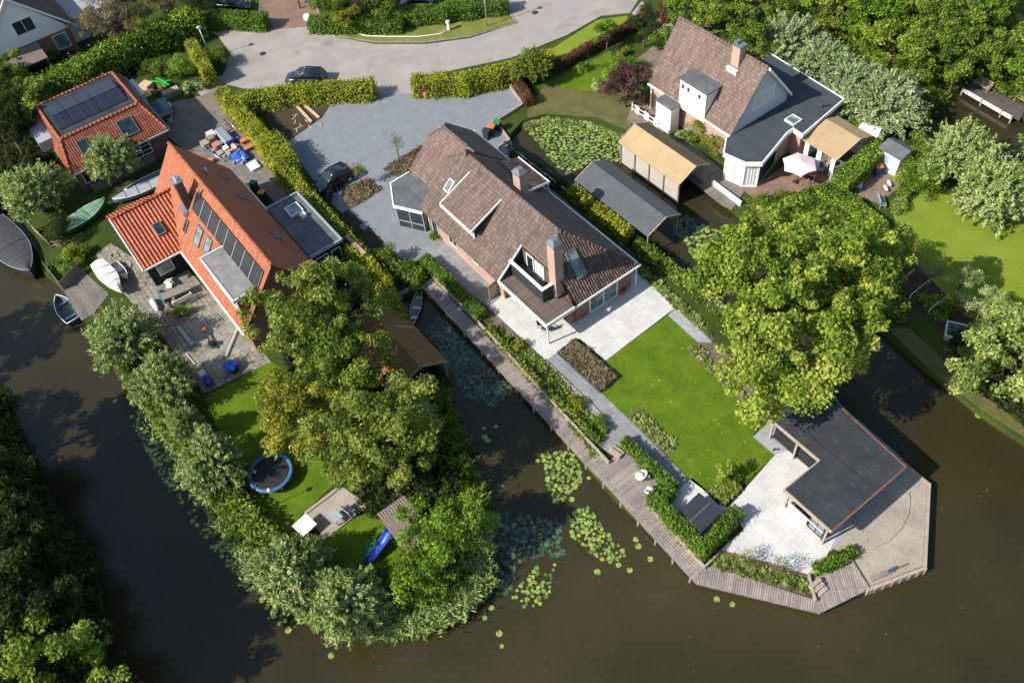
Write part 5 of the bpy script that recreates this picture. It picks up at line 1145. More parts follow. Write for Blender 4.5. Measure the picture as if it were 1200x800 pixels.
tree('sapling', 'thin pale green sapling behind the parked black car', 420, 202, 1.7, .45, .9, 'broad', F_lime, 81, K=16, dens=60, leaf=.10, limbs=3)
for i, (u, v, lab) in enumerate([(872, 655, 'left of two thin saplings in the bed below the white terrace'), (912, 665, 'right of two thin saplings in the bed below the white terrace')]):
    tree('sapling', lab, u, v, .9, .8, .8, 'broad', F_olive, 82+i, K=14, dens=60, leaf=.08, limbs=12, bare=8, group='saplings in the terrace bed')
# forest, bottom left
fr_l = [(-26, 570, 3.2, 'dark forest tree at the upper end of the bottom left wood'), (-45, 600, 5.0, 'dark forest tree cut by the left edge'), (-10, 630, 3.5, 'dark green forest tree above the black canal shadow'), (0, 678, 5.0, 'dark forest tree in the middle of the bottom left wood'), (20, 694, 3.1, 'forest tree nearest the open canal water'), (20, 745, 4.6, 'forest tree above the bottom left corner'), (52, 760, 3.0, 'forest tree at the bottom edge near the water'), (-22, 500, 3.0, 'narrow dark tree at the left edge above the wood'), (40, 800, 4.5, 'dull yellow green forest tree in the bottom left corner')]
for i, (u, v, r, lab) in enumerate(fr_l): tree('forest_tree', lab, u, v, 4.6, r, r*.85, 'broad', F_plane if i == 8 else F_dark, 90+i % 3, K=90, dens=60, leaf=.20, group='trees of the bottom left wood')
# tall trees outside the frame to the left cast the big shadows over wood and canal
for i, (x, y, h, r) in enumerate([(-26, -50, 14, 4.0), (-16, -52, 13, 4), (-6, -52, 15, 4.5), (3, -56, 13, 4.5)]):
    tree('poplar_tree', 'tall dark tree of the bank beyond the left edge', 0, 0, h-5, r, 6.5, 'broad', F_dark, 95, at=(x, y), K=70, dens=40, leaf=.25, group='tall trees beyond the left edge')
# ---------------------------------------------------------------- hedges
hedge('long yellow green hedge between red house yard and gravel drive', [(262, 108), (300, 150), (326, 182), (345, 212), (378, 250), (420, 296), (446, 330), (462, 368)], 1.5, 1.8, F_hedge, 1, dens=170, rough=.16)
hedge('bulging middle block of the long yellow green hedge', [(318, 166), (330, 182)], 2.3, 2.1, F_hedge, 2, dens=160, rough=.2)
hedge('yellow green hedge along the road beside the parked dark car', [(284, 112), (340, 103), (428, 97)], 1.5, 1.9, F_hedge, 3, dens=170, rough=.16)
hedge('yellow green roadside hedge right of the drive entrance', [(492, 92), (545, 90), (598, 78)], 1.7, 1.9, F_hedge, 4, dens=170, rough=.16)
hedge('bright yellowish hedge continuing behind the weeping tree', [(598, 78), (618, 66), (640, 62)], 1.3, 1.5, F_hedge, 5, dens=170, rough=.14)
hedge('copper red hedge from weeping tree to the road end', [(648, 74), (690, 52), (736, 28), (760, 10)], .9, 1.1, F_redh, 6, dens=220, leaf=.07)
hedge('short copper red hedge piece beside the pond corner', [(606, 92), (618, 112)], .9, 1.1, F_redh, 7, dens=220, leaf=.07)
hedge('small copper red hedge stub at the top behind the footpath', [(777, 3), (779, 14)], .8, 1.2, F_redh, 8, dens=220, leaf=.07)
hedge('long tall bright green hedge from the garage to the top', [(38, 100), (90, 76), (150, 44), (218, 16)], 2.4, 3.0, F_bright, 9, dens=110, leaf=.12, rough=.28)
hedge('clipped green hedge in front of the dark car at the top left', [(222, 18), (262, 16), (303, 18)], 1.6, 1.7, F_hedgeg, 10, dens=170)
hedge('short lime clipped hedge beside the street lamp', [(224, 50), (241, 78)], 1.3, 2.2, F_hedge, 11, dens=170)
hedge('low green hedge behind the dry verge', [(370, 22), (420, 22), (462, 22)], 1.8, 1.5, F_hedgeg, 12, dens=150)
hedge('dark green hedge in front of the purple car', [(455, 14), (520, 8), (585, -2)], 1.8, 1.7, F_hedgeg, 13, dens=150)
hedge('low green hedge along the upper boardwalk', [(500, 302), (560, 362)], .9, 1.0, F_hedgeg, 14, dens=220, leaf=.08)
hedge('loose green hedge along the middle of the boardwalk', [(572, 384), (646, 462), (700, 514)], .45, .45, F_green, 15, dens=220, leaf=.09, rough=.2)
hedge('dark green hedge behind the white lounge chairs', [(735, 516), (760, 540), (787, 566)], .7, .9, F_hedgeg, 16, dens=240, leaf=.08)
hedge('dark green hedge around the hot tub', [(782, 572), (766, 582), (790, 606), (824, 640), (862, 600)], .9, 1.2, F_hedgeg, 17, dens=240, leaf=.08)
hedge('low dark green hedge at the corner of the sandy point', [(962, 662), (998, 646)], .7, .7, F_hedgeg, 18, dens=260, leaf=.08)
hedge('green hedge along the canal beside the white patio', [(750, 284), (782, 308), (822, 340)], .8, .85, F_green, 19, dens=200, leaf=.09, rough=.16)
hedge('yellow green hedge next to the dark grey boathouse', [(674, 222), (700, 240), (733, 268)], .95, 1.2, F_hedge, 20, dens=200, rough=.14)
hedge('bright green clipped block hedge beside the garden cabin', [(992, 204), (1028, 172)], 1.8, 1.9, F_bright, 21, dens=190, leaf=.08, rough=.05)
hedge('curved bright green low hedge beside the right lawn', [(972, 222), (1000, 236), (1028, 262), (1042, 290)], 1.7, 1.0, F_bright, 22, dens=190, leaf=.08, rough=.06)
hedge('overgrown green hedge behind the timber store', [(440, 300), (486, 322)], 1.2, 1.0, F_green, 23, dens=170, rough=.2)
hedge('low scruffy hedge on the left plot bank', [(270, 568), (300, 608), (324, 634)], 1.0, .9, F_green, 24, dens=110, leaf=.13, rough=.3)
hedge('scruffy green hedge between two pollard willows', [(208, 474), (226, 502)], 1.2, 1.0, F_green, 25, dens=120, leaf=.12, rough=.3)
hedge('yellow autumn hedge beside the mossy boathouse', [(452, 352), (470, 378)], 1.4, 1.5, F_hedge, 26, dens=150, rough=.2)
# ---------------------------------------------------------------- reeds, beds, ground cover (nobody could count)
reeds('reeds', 'pale reeds fringing the tip of the left plot', [(350, 704), (400, 722), (455, 731), (505, 722), (540, 703), (560, 680)], .7, 4200, 1.2, F_reed, 1)
reeds('reeds', 'pale reeds along the right side of the left plot tip', [(562, 682), (562, 640), (552, 600)], .6, 1500, 1.2, F_reed, 2)
reeds('reeds', 'bank grasses under the left pollard willows', [(106, 384), (150, 434), (184, 488), (225, 558), (266, 622), (308, 680), (350, 704)], .45, 2400, .7, F_reed, 3)
reeds('reeds', 'grasses around the lily pond bank', [(612, 142), (640, 136), (690, 141), (732, 158)], .35, 500, .3, F_reed, 4)
reeds('reeds', 'yellowish bank plants on the far side of the narrow canal', [(960, 28), (1010, 50), (1050, 84), (1100, 112)], 1.2, 1800, .9, F_plane, 5)
reeds('reeds', 'canal bank grasses between boathouse and large tree', [(815, 335), (870, 385), (930, 430)], .6, 800, .6, F_reed, 6)
reeds('reeds', 'green bank grasses along the middle canal under the trees', [(556, 590), (534, 535), (515, 480), (505, 455)], 1.0, 1500, 1.1, F_green, 7)
G_ = ground_cover
G_('bed_plants', 'low green plants and pale tufts in the long boardwalk bed', [(566, 372), (640, 430), (705, 508), (712, 505), (694, 536), (640, 462)], 420, .3, F_green, 1)
G_('bed_plants', 'dry pale plants in the long boardwalk bed', [(590, 385), (650, 436), (712, 505), (690, 520)], 260, .25, F_pale, 2)
G_('bed_plants', 'flowering tufts in the left lawn bed', [(735, 488), (748, 479), (794, 522), (783, 533)], 90, .28, F_pale, 3, clump=.2)
G_('bed_plants', 'flowering tufts in the right lawn bed', [(806, 412), (817, 403), (852, 446), (880, 472), (903, 474), (898, 490), (846, 449)], 90, .25, F_pale, 4, clump=.2)
G_('bed_plants', 'pale grassy tufts in the stony canal bed', [(745, 318), (752, 312), (815, 368), (836, 398), (791, 361), (760, 330)], 200, .25, F_pale, 5)
G_('bed_plants', 'white flowering plants in the terrace bed', [(845, 648), (900, 662), (948, 682), (953, 698), (900, 682), (835, 665)], 90, .25, F_pale, 6)
G_('bed_plants', 'green plants in the terrace bed', [(845, 648), (900, 662), (948, 682), (953, 698), (900, 682), (835, 665)], 30, .3, F_green, 26)
G_('bed_plants', 'dry dead stalks in the bed beside the house front', [(450, 198), (500, 168), (516, 178), (510, 194), (466, 206)], 240, .2, F_brown, 7)
G_('bed_plants', 'dry stalks in the bed behind the black car', [(402, 222), (432, 210), (446, 222), (416, 242)], 200, .2, F_brown, 8)
G_('undergrowth', 'dark undergrowth between main house and lily pond', [(594, 170), (640, 200), (700, 242), (760, 288), (744, 296), (690, 250), (600, 190)], 380, .35, F_dark, 9)
G_('undergrowth', 'rough herbs below the pollard willows', [(115, 392), (150, 400), (228, 500), (306, 610), (380, 685), (350, 700), (285, 640), (200, 520)], 2600, .5, F_green, 10, leaf=.11)
G_('undergrowth', 'wild herbs over the left plot tip', [(360, 690), (440, 690), (530, 685), (558, 640), (540, 702), (480, 722), (400, 718)], 2600, .8, F_green, 11, leaf=.13)
G_('undergrowth', 'ivy and herbs under the big left trees', [(300, 330), (440, 330), (505, 460), (545, 590), (430, 610), (350, 470)], 2600, .6, F_dark, 12, leaf=.14)
G_('undergrowth', 'shaded ferns under the largest tree', [(835, 365), (880, 400), (960, 455), (925, 470), (870, 425)], 350, .35, F_green, 13, leaf=.13)
G_('undergrowth', 'green shrubs around the right house garden', [(890, 240), (960, 220), (1045, 290), (1060, 380), (960, 330)], 2600, .6, F_green, 14, leaf=.13)
G_('undergrowth', 'bushy growth on the far canal bank', [(940, -30), (1180, -30), (1215, 130), (1190, 118), (1130, 95), (1100, 105), (1010, 45)], 5200, 1.2, F_green, 15, leaf=.17, clump=.5)
G_('undergrowth', 'low shrubs behind the right house', [(760, -20), (900, -20), (1000, 70), (1090, 140), (1070, 160), (990, 100), (900, 55), (800, 10)], 3000, 1.0, F_olive, 16, leaf=.15, clump=.4)
G_('undergrowth', 'dark shrubs around garage and top left house', [(-20, 40), (60, 60), (120, 70), (200, 90), (130, 85), (40, 120), (60, 200), (-20, 260)], 3200, 1.0, F_dark, 17, leaf=.16, clump=.4)
G_('undergrowth', 'front garden planting at the top edge', [(375, 10), (480, -5), (600, -20), (600, -50), (370, -50)], 1600, .9, F_green, 18, leaf=.15)
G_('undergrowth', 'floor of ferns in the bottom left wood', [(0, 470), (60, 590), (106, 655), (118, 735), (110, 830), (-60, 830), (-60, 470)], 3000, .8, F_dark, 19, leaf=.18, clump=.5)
G_('undergrowth', 'tangled shrubs on the right bank edge', [(1110, 395), (1160, 380), (1240, 420), (1240, 530), (1150, 460)], 1800, .8, F_dark, 20, leaf=.15)
shrub('shrub', 'sparkling lime green shrub in the boardwalk bed by the terrace post', 607, 404, .7, .7, F_lime, 41)
shrub('shrub', 'lime green shrub in the boardwalk bed near the path corner', 677, 474, .8, .6, F_lime, 42)
shrub('shrub', 'dark green corner shrub at the end of the long bed', 705, 497, .7, .6, F_hedgeg, 43)
# ---------------------------------------------------------------- water lilies
pad_mat('lily_pads', 'dense bright lily pads filling the pond beside the tan boathouse', [(612, 148), (640, 137), (690, 142), (728, 160), (735, 175), (725, 190), (700, 188), (665, 205), (648, 190), (628, 165)], 780, m_pad, 1, (.11, .22))
pad_mat('lily_pads', 'shaded bluish lily pads along the upper boardwalk', [(515, 372), (530, 385), (560, 420), (598, 455), (580, 478), (545, 465), (520, 420), (500, 388)], 620, m_pad_shade, 2)
pad_mat('lily_pads', 'sunlit lily pads beside the large tree in the canal', [(802, 280), (822, 262), (842, 272), (838, 300), (822, 310), (805, 296)], 110, m_pad, 3)
pad_mat('lily_pads', 'blue shaded lily pads in front of the dark boathouse', [(788, 262), (806, 252), (816, 262), (800, 280), (790, 276)], 70, m_pad_shade, 4)
pad_mat('lily_pads', 'loose shaded lily pads off the tip of the left plot', [(528, 520), (560, 548), (578, 600), (655, 610), (660, 650), (610, 655), (600, 690), (585, 700), (572, 640), (545, 570)], 330, m_pad_shade, 5)
pad_mat('lily_pads', 'lily pad patch in mid canal, upper of two beside the boardwalk', [(636, 532), (672, 528), (684, 560), (670, 580), (650, 592), (638, 560)], 170, m_pad, 6, (.09, .20))
pad_mat('lily_pads', 'lily pad patch in mid canal, lower of two beside the boardwalk', [(664, 600), (690, 594), (712, 625), (735, 650), (712, 662), (690, 645), (668, 628)], 140, m_pad, 7, (.09, .20))
pad_mat('lily_pads', 'yellow green lily pads off the reeds of the left plot tip', [(612, 680), (640, 655), (655, 665), (640, 705), (612, 715), (600, 700)], 46, m_pad, 8, (.09, .18))
pad_mat('lily_pads', 'yellowish lily pads along the far bank of the narrow canal', [(960, 22), (1000, 42), (1060, 85), (1110, 108), (1100, 122), (1040, 92), (985, 52), (950, 32)], 300, m_pad, 9)
pad_mat('lily_pads', 'lily pads hugging the left plot bank', [(150, 490), (165, 480), (205, 560), (245, 620), (300, 680), (290, 690), (235, 625), (195, 570)], 110, m_pad, 10, r=(.10, .2))
lone_pads('single bright lily pad floating apart on the open canal', [(568, 724), (576, 712), (334, 727), (338, 738), (388, 768), (404, 748), (322, 722), (328, 730), (313, 712), (318, 718), (585, 742), (588, 757), (440, 742), (745, 632), (748, 640), (738, 668), (725, 662), (700, 670),
    (135, 530-60), (112, 433), (120, 430), (280, 672), (286, 680), (296, 690), (307, 703), (255, 640), (630, 540), (640, 545), (567, 502), (581, 500), (572, 516), (568, 512), (840, 702), (858, 708), (1146, 487), (1148, 480), (1195, 158), (1198, 166), (690, 560), (762, 655), (670, 585)], m_pad, 'scattered single lily pads', 5)
lone_pads('fallen yellow leaf or small pad on the dark top right water', [(1085, 105), (1110, 118), (1125, 108), (1090, 128), (1098, 132), (1070, 122)], m_pad, 'small pads on the top right water', 6, (.08, .14))
# ---------------------------------------------------------------- decks, quays and low walls
def seg_ang(p, q): return math.atan2(q[1]-p[1], q[0]-p[0])
DA = [(494, 336), (505, 326), (712, 541), (738, 524), (776, 560), (757, 589), (826, 664), (816, 684)]
deck = sheet('boardwalk', DA, .06, m_deck_a, 'long grey timber boardwalk along the middle canal', thick=.14)
th = seg_ang(P2(816, 684), P2(960, 718)); m_deck_c.node_tree.nodes['Mapping'].inputs['Rotation'].default_value = (0, 0, -(th+PI/2))
sheet('boardwalk', [(816, 684), (826, 664), (836, 664), (955, 703), (958, 718)], .058, m_deck_c, 'angled grey timber boardwalk below the white terrace', thick=.14)
th2 = seg_ang(P2(948, 673), P2(960, 718)); m_deck_p = planks('grey_decking_platform', dark(DK, 1.1), -th2)
sheet('boardwalk', [(948, 673), (997, 656), (1019, 690), (960, 719), (958, 718), (955, 703)], .062, m_deck_p, 'timber platform at the lower corner of the plot', thick=.14)
sheet('deck', [(735, 155), (800, 160), (856, 209), (874, 222), (858, 246), (846, 240), (790, 196)], .06, m_deck_old2, 'weathered timber deck between tan boathouse and sunroom', thick=.14)
sheet('landing', [(72, 338), (98, 318), (128, 345), (110, 368), (96, 376)], .05, m_deck_old, 'old plank landing beside the blue rowing boat', thick=.2)
t = thing('jetty', 'narrow timber jetty with white edge on the far bank at the top right', 'jetty', (*P2(1165, 116), 0))
B().prism(poly([(1130, 104), (1142, 94), (1206, 124), (1194, 142), (1186, 137)], 0), -.02, .10).build('deck', planks('dark_jetty_planks', (.15, .125, .11), 0), t)
a_, b_ = Vector(P2(1129, 105)), Vector(P2(1186, 138)); an = seg_ang(a_, b_); mm = (a_+b_)/2; B().cbox((mm.x, mm.y-.08, .0), (b_-a_).length, .14, .3, an).build('edge_beam', m_whitep, t)
for k in (0, .4, .8, 1): q = a_.lerp(b_, k); B().cyl((q.x, q.y-.1), .1, -1.5, .3, 8).build('post', m_oldwood, t)
def lowwall(label, pts, h, w, mat, cat='low wall', z0=0.0, name='retaining_board', px=True):
    q = [Vector(P2(u, v, h)) if px else Vector((u, v)) for u, v in pts]; b = B()
    for i in range(len(q)-1):
        a, e = q[i], q[i+1]; d = (e-a); L = d.length; d.normalize(); n = Vector((-d.y, d.x))*w/2; x = d*w/2
        a2 = a-x*(1 if i == 0 else .98); e2 = e+x*.97
        b.prism([tuple(a2-n), tuple(e2-n), tuple(e2+n), tuple(a2+n)], z0, h-.003*i)
    return tag(b.build(name, mat), label, cat)
lowwall('long pinkish timber board wall along the boardwalk', [(506, 322), (566, 382), (640, 462), (713, 540)], .38, .12, m_timber)
lowwall('timber board wall behind the white lounge chairs', [(738, 521), (776, 558)], .38, .12, m_timber)
lowwall('timber board wall below the hot tub hedge', [(757, 588), (826, 663), (843, 647)], .38, .12, m_timber)
lowwall('timber edge between white terrace and flower bed', [(842, 645), (900, 660), (950, 676)], .2, .10, m_brown)
lowwall('short timber wall at the upper side of the corner platform', [(948, 672), (956, 702)], .38, .12, m_timber)
lowwall('timber board wall on top of the corner platform', [(948, 672), (998, 655)], .30, .12, m_timber)
lowwall('timber edge between corner platform and sand', [(998, 655), (1019, 689)], .16, .1, m_oldwood)
lowwall('pale timber quay edge around the sandy point', [(1018, 690), (1084, 665), (1089, 567), (1058, 541)], .12, .22, m_newwood if False else m_timber, z0=-.6)
lowwall('grey quay edge behind the pavilion', [(1057, 541), (1020, 507), (985, 475), (968, 452)], .12, .16, m_lead, z0=-.6)
lowwall('pale edging strip between boardwalk bed and path', [(640, 423), (706, 486)], .14, .07, m_timber)
lowwall('timber quay wall zigzagging beside the wheelie bins', [(598, 101), (613, 121), (581, 141), (597, 163), (584, 171)], .30, .16, m_timber, z0=-.6)
lowwall('white quay edge between brown roofed house and lily pond', [(598, 172), (668, 226)], .14, .12, m_whitep, z0=-.6)
lowwall('second white kerb line below the dark roof slope', [(640, 218), (738, 300)], .10, .10, m_conc, z0=0)
lowwall('pinkish low brick wall beside the boardwalk head', [(500, 303), (560, 366)], .25, .12, m_brick_pink)
lowwall('dark timber board across the head of the middle canal', [(462, 348), (492, 330)], .15, .3, m_oldwood, z0=-.6)
lowwall('pink brick stub wall at the end of the grey annex', [(407, 277), (426, 296)], 2.0, .35, m_brick_pink, 'wall', name='brick_wall')
lowwall('pale wooden deck edge with step beside the sunroom', [(836, 212), (868, 236)], .5, .2, m_whitep)
t = thing('garden_gate', 'light wooden gate beside the pink wall of the brown roofed house', 'gate', (*P2(581, 345), 0)); a_, b_ = Vector((-.1, -2.9)), Vector((.6, -1.3)); 
a_, b_ = Vector(P2(574, 352, 0)), Vector(P2(586, 342, 0)); an = seg_ang(a_, b_); mm = (a_+b_)/2
for k in range(7): q = a_.lerp(b_, (k+.5)/7); B().cbox((q.x, q.y, .9), .15, .04, 1.7, an).build('board', m_newwood, t)
B().cbox((mm.x, mm.y, 1.5), (b_-a_).length, .07, .1, an).build('rail', m_brown, t)
def raised_bed(label, pts, h, edge, fill, seed, plant=F_pale, n=160):
    q = [P2(u, v, h) for u, v in pts]; c = Vector((sum(p[0] for p in q)/len(q), sum(p[1] for p in q)/len(q)))
    t = thing('raised_planter', label, 'planter', (c.x, c.y, 0)); ins = inset(q, .09)
    b = B()
    for i in range(len(q)): j = (i+1) % len(q); b.prism([q[i], q[j], ins[j], ins[i]], 0, h+.001*i)
    b.build('edge', edge, t); B().prism(ins, 0.0, h-.08).build('soil', fill, t)
    if n: 
        g = ground_cover('plants', label, ins, n, .2, plant, seed, z0=h-.05, px=False, leaf=.09); 
        for k in ('label', 'category'): del g[k]
        g.parent = t; g.location = (-c.x, -c.y, 0)
    return t
raised_bed('rectangular raised planter with reddish dry plants between patio and lawn', [(674, 396), (725, 440), (703, 458), (653, 412)], .35, m_charc, m_soil, 61, F_brown, 150)
raised_bed('triangular dark edged bed with young tree at the lawn corner', [(826, 574), (848, 590), (870, 572), (866, 552)], .3, m_charc, m_soil, 62, F_olive, 120)
# ---------------------------------------------------------------- furniture and small things
def oriented(name, label, cat, u, v, rz, z=0.0, group=None, zp=None):
    p = P(u, v, z if zp is None else zp); return thing(name, label, cat, (p.x, p.y, z), rz, group)
def shell_chair(label, u, v, rz):
    t = oriented('lounge_chair', label, 'chair', u, v, rz, .06, 'white lounge chairs on the boardwalk', .5)
    rings = []
    for i in range(7):
        a = -1.9+i*3.8/6
        rings.append([(-.05+.40*math.cos(a)*-1, .40*math.sin(a), .32), (-.08-.46*math.cos(a), .46*math.sin(a), .40+.48*max(0, math.cos(a*.8))), (-.06-.42*math.cos(a), .42*math.sin(a), .41+.48*max(0, math.cos(a*.8))), (-.04-.36*math.cos(a), .36*math.sin(a), .34)])
    B().loft(rings).build('backrest', m_whitep, t, world=False)
    B().lathe((.04, 0, 0), [(.22, .28), (.30, .30), (.30, .34), (.05, .31)], 14).build('seat', m_cream, t, world=False)
    for sx, sy in ((1, 1), (1, -1), (-1, 1), (-1, -1)): B().tube([(sx*.2, sy*.2, .32), (sx*.27, sy*.27, 0)], .025, 6).build('leg', m_whitep, t, world=False)
    return t
shell_chair('white shell lounge chair nearer the steps', 750, 556, R(200)); shell_chair('white shell lounge chair against the dark green hedge', 762, 573, R(150))
# hot tub
cs = [P(794.5, 600, 1.0), P(820, 577, 1.0), P(847, 600, 1.0), P(821, 623, 1.0)]; c = sum(cs, Vector())/4; an = seg_ang(cs[0], cs[3])
t = thing('hot_tub', 'square hot tub under a folded black cover', 'hot tub', (c.x, c.y, .06), an)
B().cbox((0, 0, .42), 2.0, 2.0, .84).build('cabinet', m_greyp, t, world=False, bevel=.12)
for s in (-1, 1): B().cbox((s*.53, 0, .93), 1.03, 2.14, .12, ry=s*.03).build('cover', m_charc, t, world=False, bevel=.05)
B().cbox((0, 0, .955), .05, 2.1, .1).build('hinge_strip', m_alu, t, world=False)
def steps(label, u, v, rz, n, w, d, h, mat):
    t = oriented('garden_steps', label, 'steps', u, v, rz)
    for i in range(n): B().box(i*d, (i+1)*d-.03, -w/2, w/2, .062, .062+h*(n-i)).build('step', mat, t, world=False)
steps('small timber steps where boardwalk meets grey path', 719, 534, R(100), 2, 1.0, .35, .14, m_timber)
steps('small timber steps at the corner platform', 952, 684, R(0), 3, .9, .3, .13, m_timber)
def bin_(label, u, v, lid, rz, body=m_charc, group='wheelie bins', wmul=1.0):
    t = oriented('wheelie_bin', label, 'bin', u, v, rz, 0, group, .55)
    b = B(); b.loft([[(-.22, -.24, .08), (.22, -.24, .08), (.22, .24, .08), (-.22, .24, .08)], [(-.30, -.29, .95), (.28, -.29, .95), (.28, .29, .95), (-.30, .29, .95)]], smooth=False); b.build('bin_body', body, t, world=False)
    B().cbox((0, 0, 1.0), .68, .64, .09, ry=-.06).build('lid', lid, t, world=False, bevel=.03)
    B().tube([(-.36, -.2, .95), (-.38, 0, .97), (-.36, .2, .95)], .02, 6).build('handle', body, t, world=False)
    for s in (-1, 1): B().tube([(-.24, s*.27, .1), (-.24, s*.32, .1)], .1, 12).build('wheel', m_black, t, world=False)
bin_('black lidded wheelie bin, leftmost of three beside the quay wall', 570, 157, m_charc, R(-150)); bin_('orange lidded wheelie bin in the middle of three beside the quay wall', 576, 152, m_orange, R(-150)); bin_('green lidded wheelie bin, rightmost of three beside the quay wall', 583, 147, m_greenpl, R(-150))
bin_('dark green wheelie bin between orange roof and yellow hedge', 298, 218, m_teal, R(30)); bin_('orange lidded wheelie bin beside the grey annex', 308, 229, m_orange, R(30)); bin_('orange lidded blue bin on the paved corner by the clipped hedge block', 1029, 199, m_orange, R(60), m_tarp_b)
def pot(label, u, v, r, h, mat, plant=None, cat='pot', name='plant_pot', group=None, z=0.0):
    t = oriented(name, label, cat, u, v, 0, z, group)
    B().lathe((0, 0, 0), [(r*.65, 0), (r*.95, h*.6), (r, h), (r*.88, h), (r*.85, h*.85), (.01, h*.85)], 14).build('pot', mat, t, world=False)
    if plant:
        me = crown_mesh('plant', r*1.7, h*.9, 5, plant, 10, 120, .09, (.35, .5), lo=-.2); c = meshobj('plant', me, t); c.location = (0, 0, h*1.35)
    return t
pot('tall terracotta pot with clipped plant at the drive entrance', 500, 115, .32, .9, m_terra, F_redh); pot('round red fire pot by the patio door', 729, 344, .30, .5, m_redplastic)
pot('terracotta pot with plants, left of a pair on the old terrace', 207, 371, .35, .4, m_terra, F_lime); pot('terracotta pot with green plants, right of a pair on the old terrace', 217, 368, .35, .4, m_terra, F_bright)
pot('yellow flowering pot on the corner balcony', 611, 297, .22, .35, m_brown, F_lime, z=2.9); pot('green plant pot on the corner balcony', 622, 308, .2, .3, m_brown, F_green, z=2.9); pot('low bush in a pot at the balcony corner by the chimney', 637, 321, .2, .25, m_brown, F_bright, z=2.9)
pot('dark flower pot beside the tool frame on the old terrace', 202, 360, .2, .35, m_charc)
t = oriented('bench', 'orange brown wooden bench on the corner balcony', 'bench', 610, 304, R(90), 2.9)
B().cbox((0, 0, .4), .4, 1.1, .05).build('seat', m_brown, t, world=False)
for sx in (-.45, .45): B().cbox((0, sx, .2), .36, .06, .38).build('leg', m_brown, t, world=False)
B().cbox((-.2, 0, .62), .05, 1.1, .35).build('backrest', m_orange if False else m_brown, t, world=False)
def table(label, u, v, rz, L, W, h, top, leg, cat='table', z=0.0, name='table'):
    t = oriented(name, label, cat, u, v, rz, z, None, z+h*.9)
    B().cbox((0, 0, h), L, W, .05).build('tabletop', top, t, world=False, bevel=.01)
    for sx in (-1, 1):
        for sy in (-1, 1): B().cbox((sx*(L/2-.1), sy*(W/2-.1), h/2), .07, .07, h-.05).build('leg', leg, t, world=False)
    return t
def chair(label, u, v, rz, m, group=None, z=0.0, frame=None, name='garden_chair'):
    t = oriented(name, label, 'chair', u, v, rz, z, group, z+.4); fr = frame or m
    B().cbox((0, 0, .44), .48, .5, .06).build('seat', m, t, world=False, bevel=.02)
    B().cbox((-.26, 0, .74), .06, .5, .6, ry=-.15).build('backrest', m, t, world=False, bevel=.02)
    for sx in (-1, 1):
        for sy in (-1, 1): B().tube([(sx*.2, sy*.21, .42), (sx*.23, sy*.23, 0)], .022, 6).build('leg', fr, t, world=False)
    for sy in (-1, 1): B().cbox((-.02, sy*.27, .64), .46, .05, .04).build('armrest', fr, t, world=False)
    return t
chair('black garden chair under the covered terrace, nearer the post', 634, 379, R(40), m_black); chair('black garden chair under the covered terrace, beside the other one', 639, 384, R(200), m_black)
t = oriented('barbecue', 'black barbecue with side shelf at the red brick corner of the covered terrace', 'barbecue', 666, 373, R(20))
B().lathe((0, 0, .55), [(.05, 0), (.26, .08), (.3, .22), (.28, .36), (.1, .46), (.02, .47)], 14).build('kettle', m_black, t, world=False)
for k in range(3): B().tube([(.1*math.cos(k*2.1), .1*math.sin(k*2.1), .6), (.3*math.cos(k*2.1), .3*math.sin(k*2.1), 0)], .02, 6).build('leg', m_charc, t, world=False)
B().cbox((.5, 0, .75), .4, .4, .04).build('side_shelf', m_brown, t, world=False)
def parasol(label, u, v, z, r, mat, n=6):
    p = P(u, v, z); t = thing('parasol', label, 'parasol', (p.x, p.y, 0), .3)
    top = (0, 0, z+.05); b = B()
    for k in range(n):
        a, e = 2*PI*k/n, 2*PI*(k+1)/n
        o = [(r*math.cos(a), r*math.sin(a), z-.42), (r*math.cos(e), r*math.sin(e), z-.42)]; md = ((o[0][0]+o[1][0])*.5*.96, (o[0][1]+o[1][1])*.5*.96, z-.37)
        b.add([top, o[0], md], [(0, 1, 2)]); b.add([top, md, o[1]], [(0, 1, 2)])
        b.add([o[0], md, (md[0], md[1], md[2]-.12), (o[0][0], o[0][1], o[0][2]-.12)], [(0, 3, 2, 1)]); b.add([md, o[1], (o[1][0], o[1][1], o[1][2]-.12), (md[0], md[1], md[2]-.12)], [(0, 3, 2, 1)])
    b.build('canopy', mat, t, world=False)
    B().tube([(0, 0, 0), (0, 0, z+.15)], .03, 8).build('pole', m_alu, t, world=False); B().lathe((0, 0, 0), [(.3, 0), (.3, .06), (.06, .12)], 12).build('base', m_charc, t, world=False)
    rb = B()
    for k in range(n): a = 2*PI*k/n; rb.tube([(0, 0, z), (r*.97*math.cos(a), r*.97*math.sin(a), z-.44)], .012, 4)
    rb.build('ribs', m_alu, t, world=False); return t
parasol('open pale pink parasol on the brick terrace', 938, 188, 2.55, 1.55, m_canvas)
table('dark round edged table under the pale parasol', 945, 205, R(20), 1.4, .8, .74, m_charc, m_charc)
chair('garden chair with orange cushion at the brick terrace', 951, 208, R(120), m_orange, frame=m_whitep); chair('grey garden chair behind the pale parasol', 962, 199, R(200), m_greyp); chair('second grey garden chair between parasol and cabin', 968, 193, R(230), m_cushion, frame=m_alu)
t = oriented('covered_barbecue', 'barbecue under a pale grey cover at the end of the curved hedge', 'barbecue', 977, 215, R(30)); B().loft([[(-.55, -.35, 0), (.55, -.35, 0), (.6, .35, 0), (-.5, .35, 0)], [(-.5, -.3, .7), (.5, -.32, .75), (.5, .3, .72), (-.45, .3, .75)], [(-.3, -.2, .98), (.3, -.2, .95), (.28, .2, .96), (-.3, .18, 1.0)]], smooth=False).build('cover', m_lightstone, t, world=False, bevel=.06)
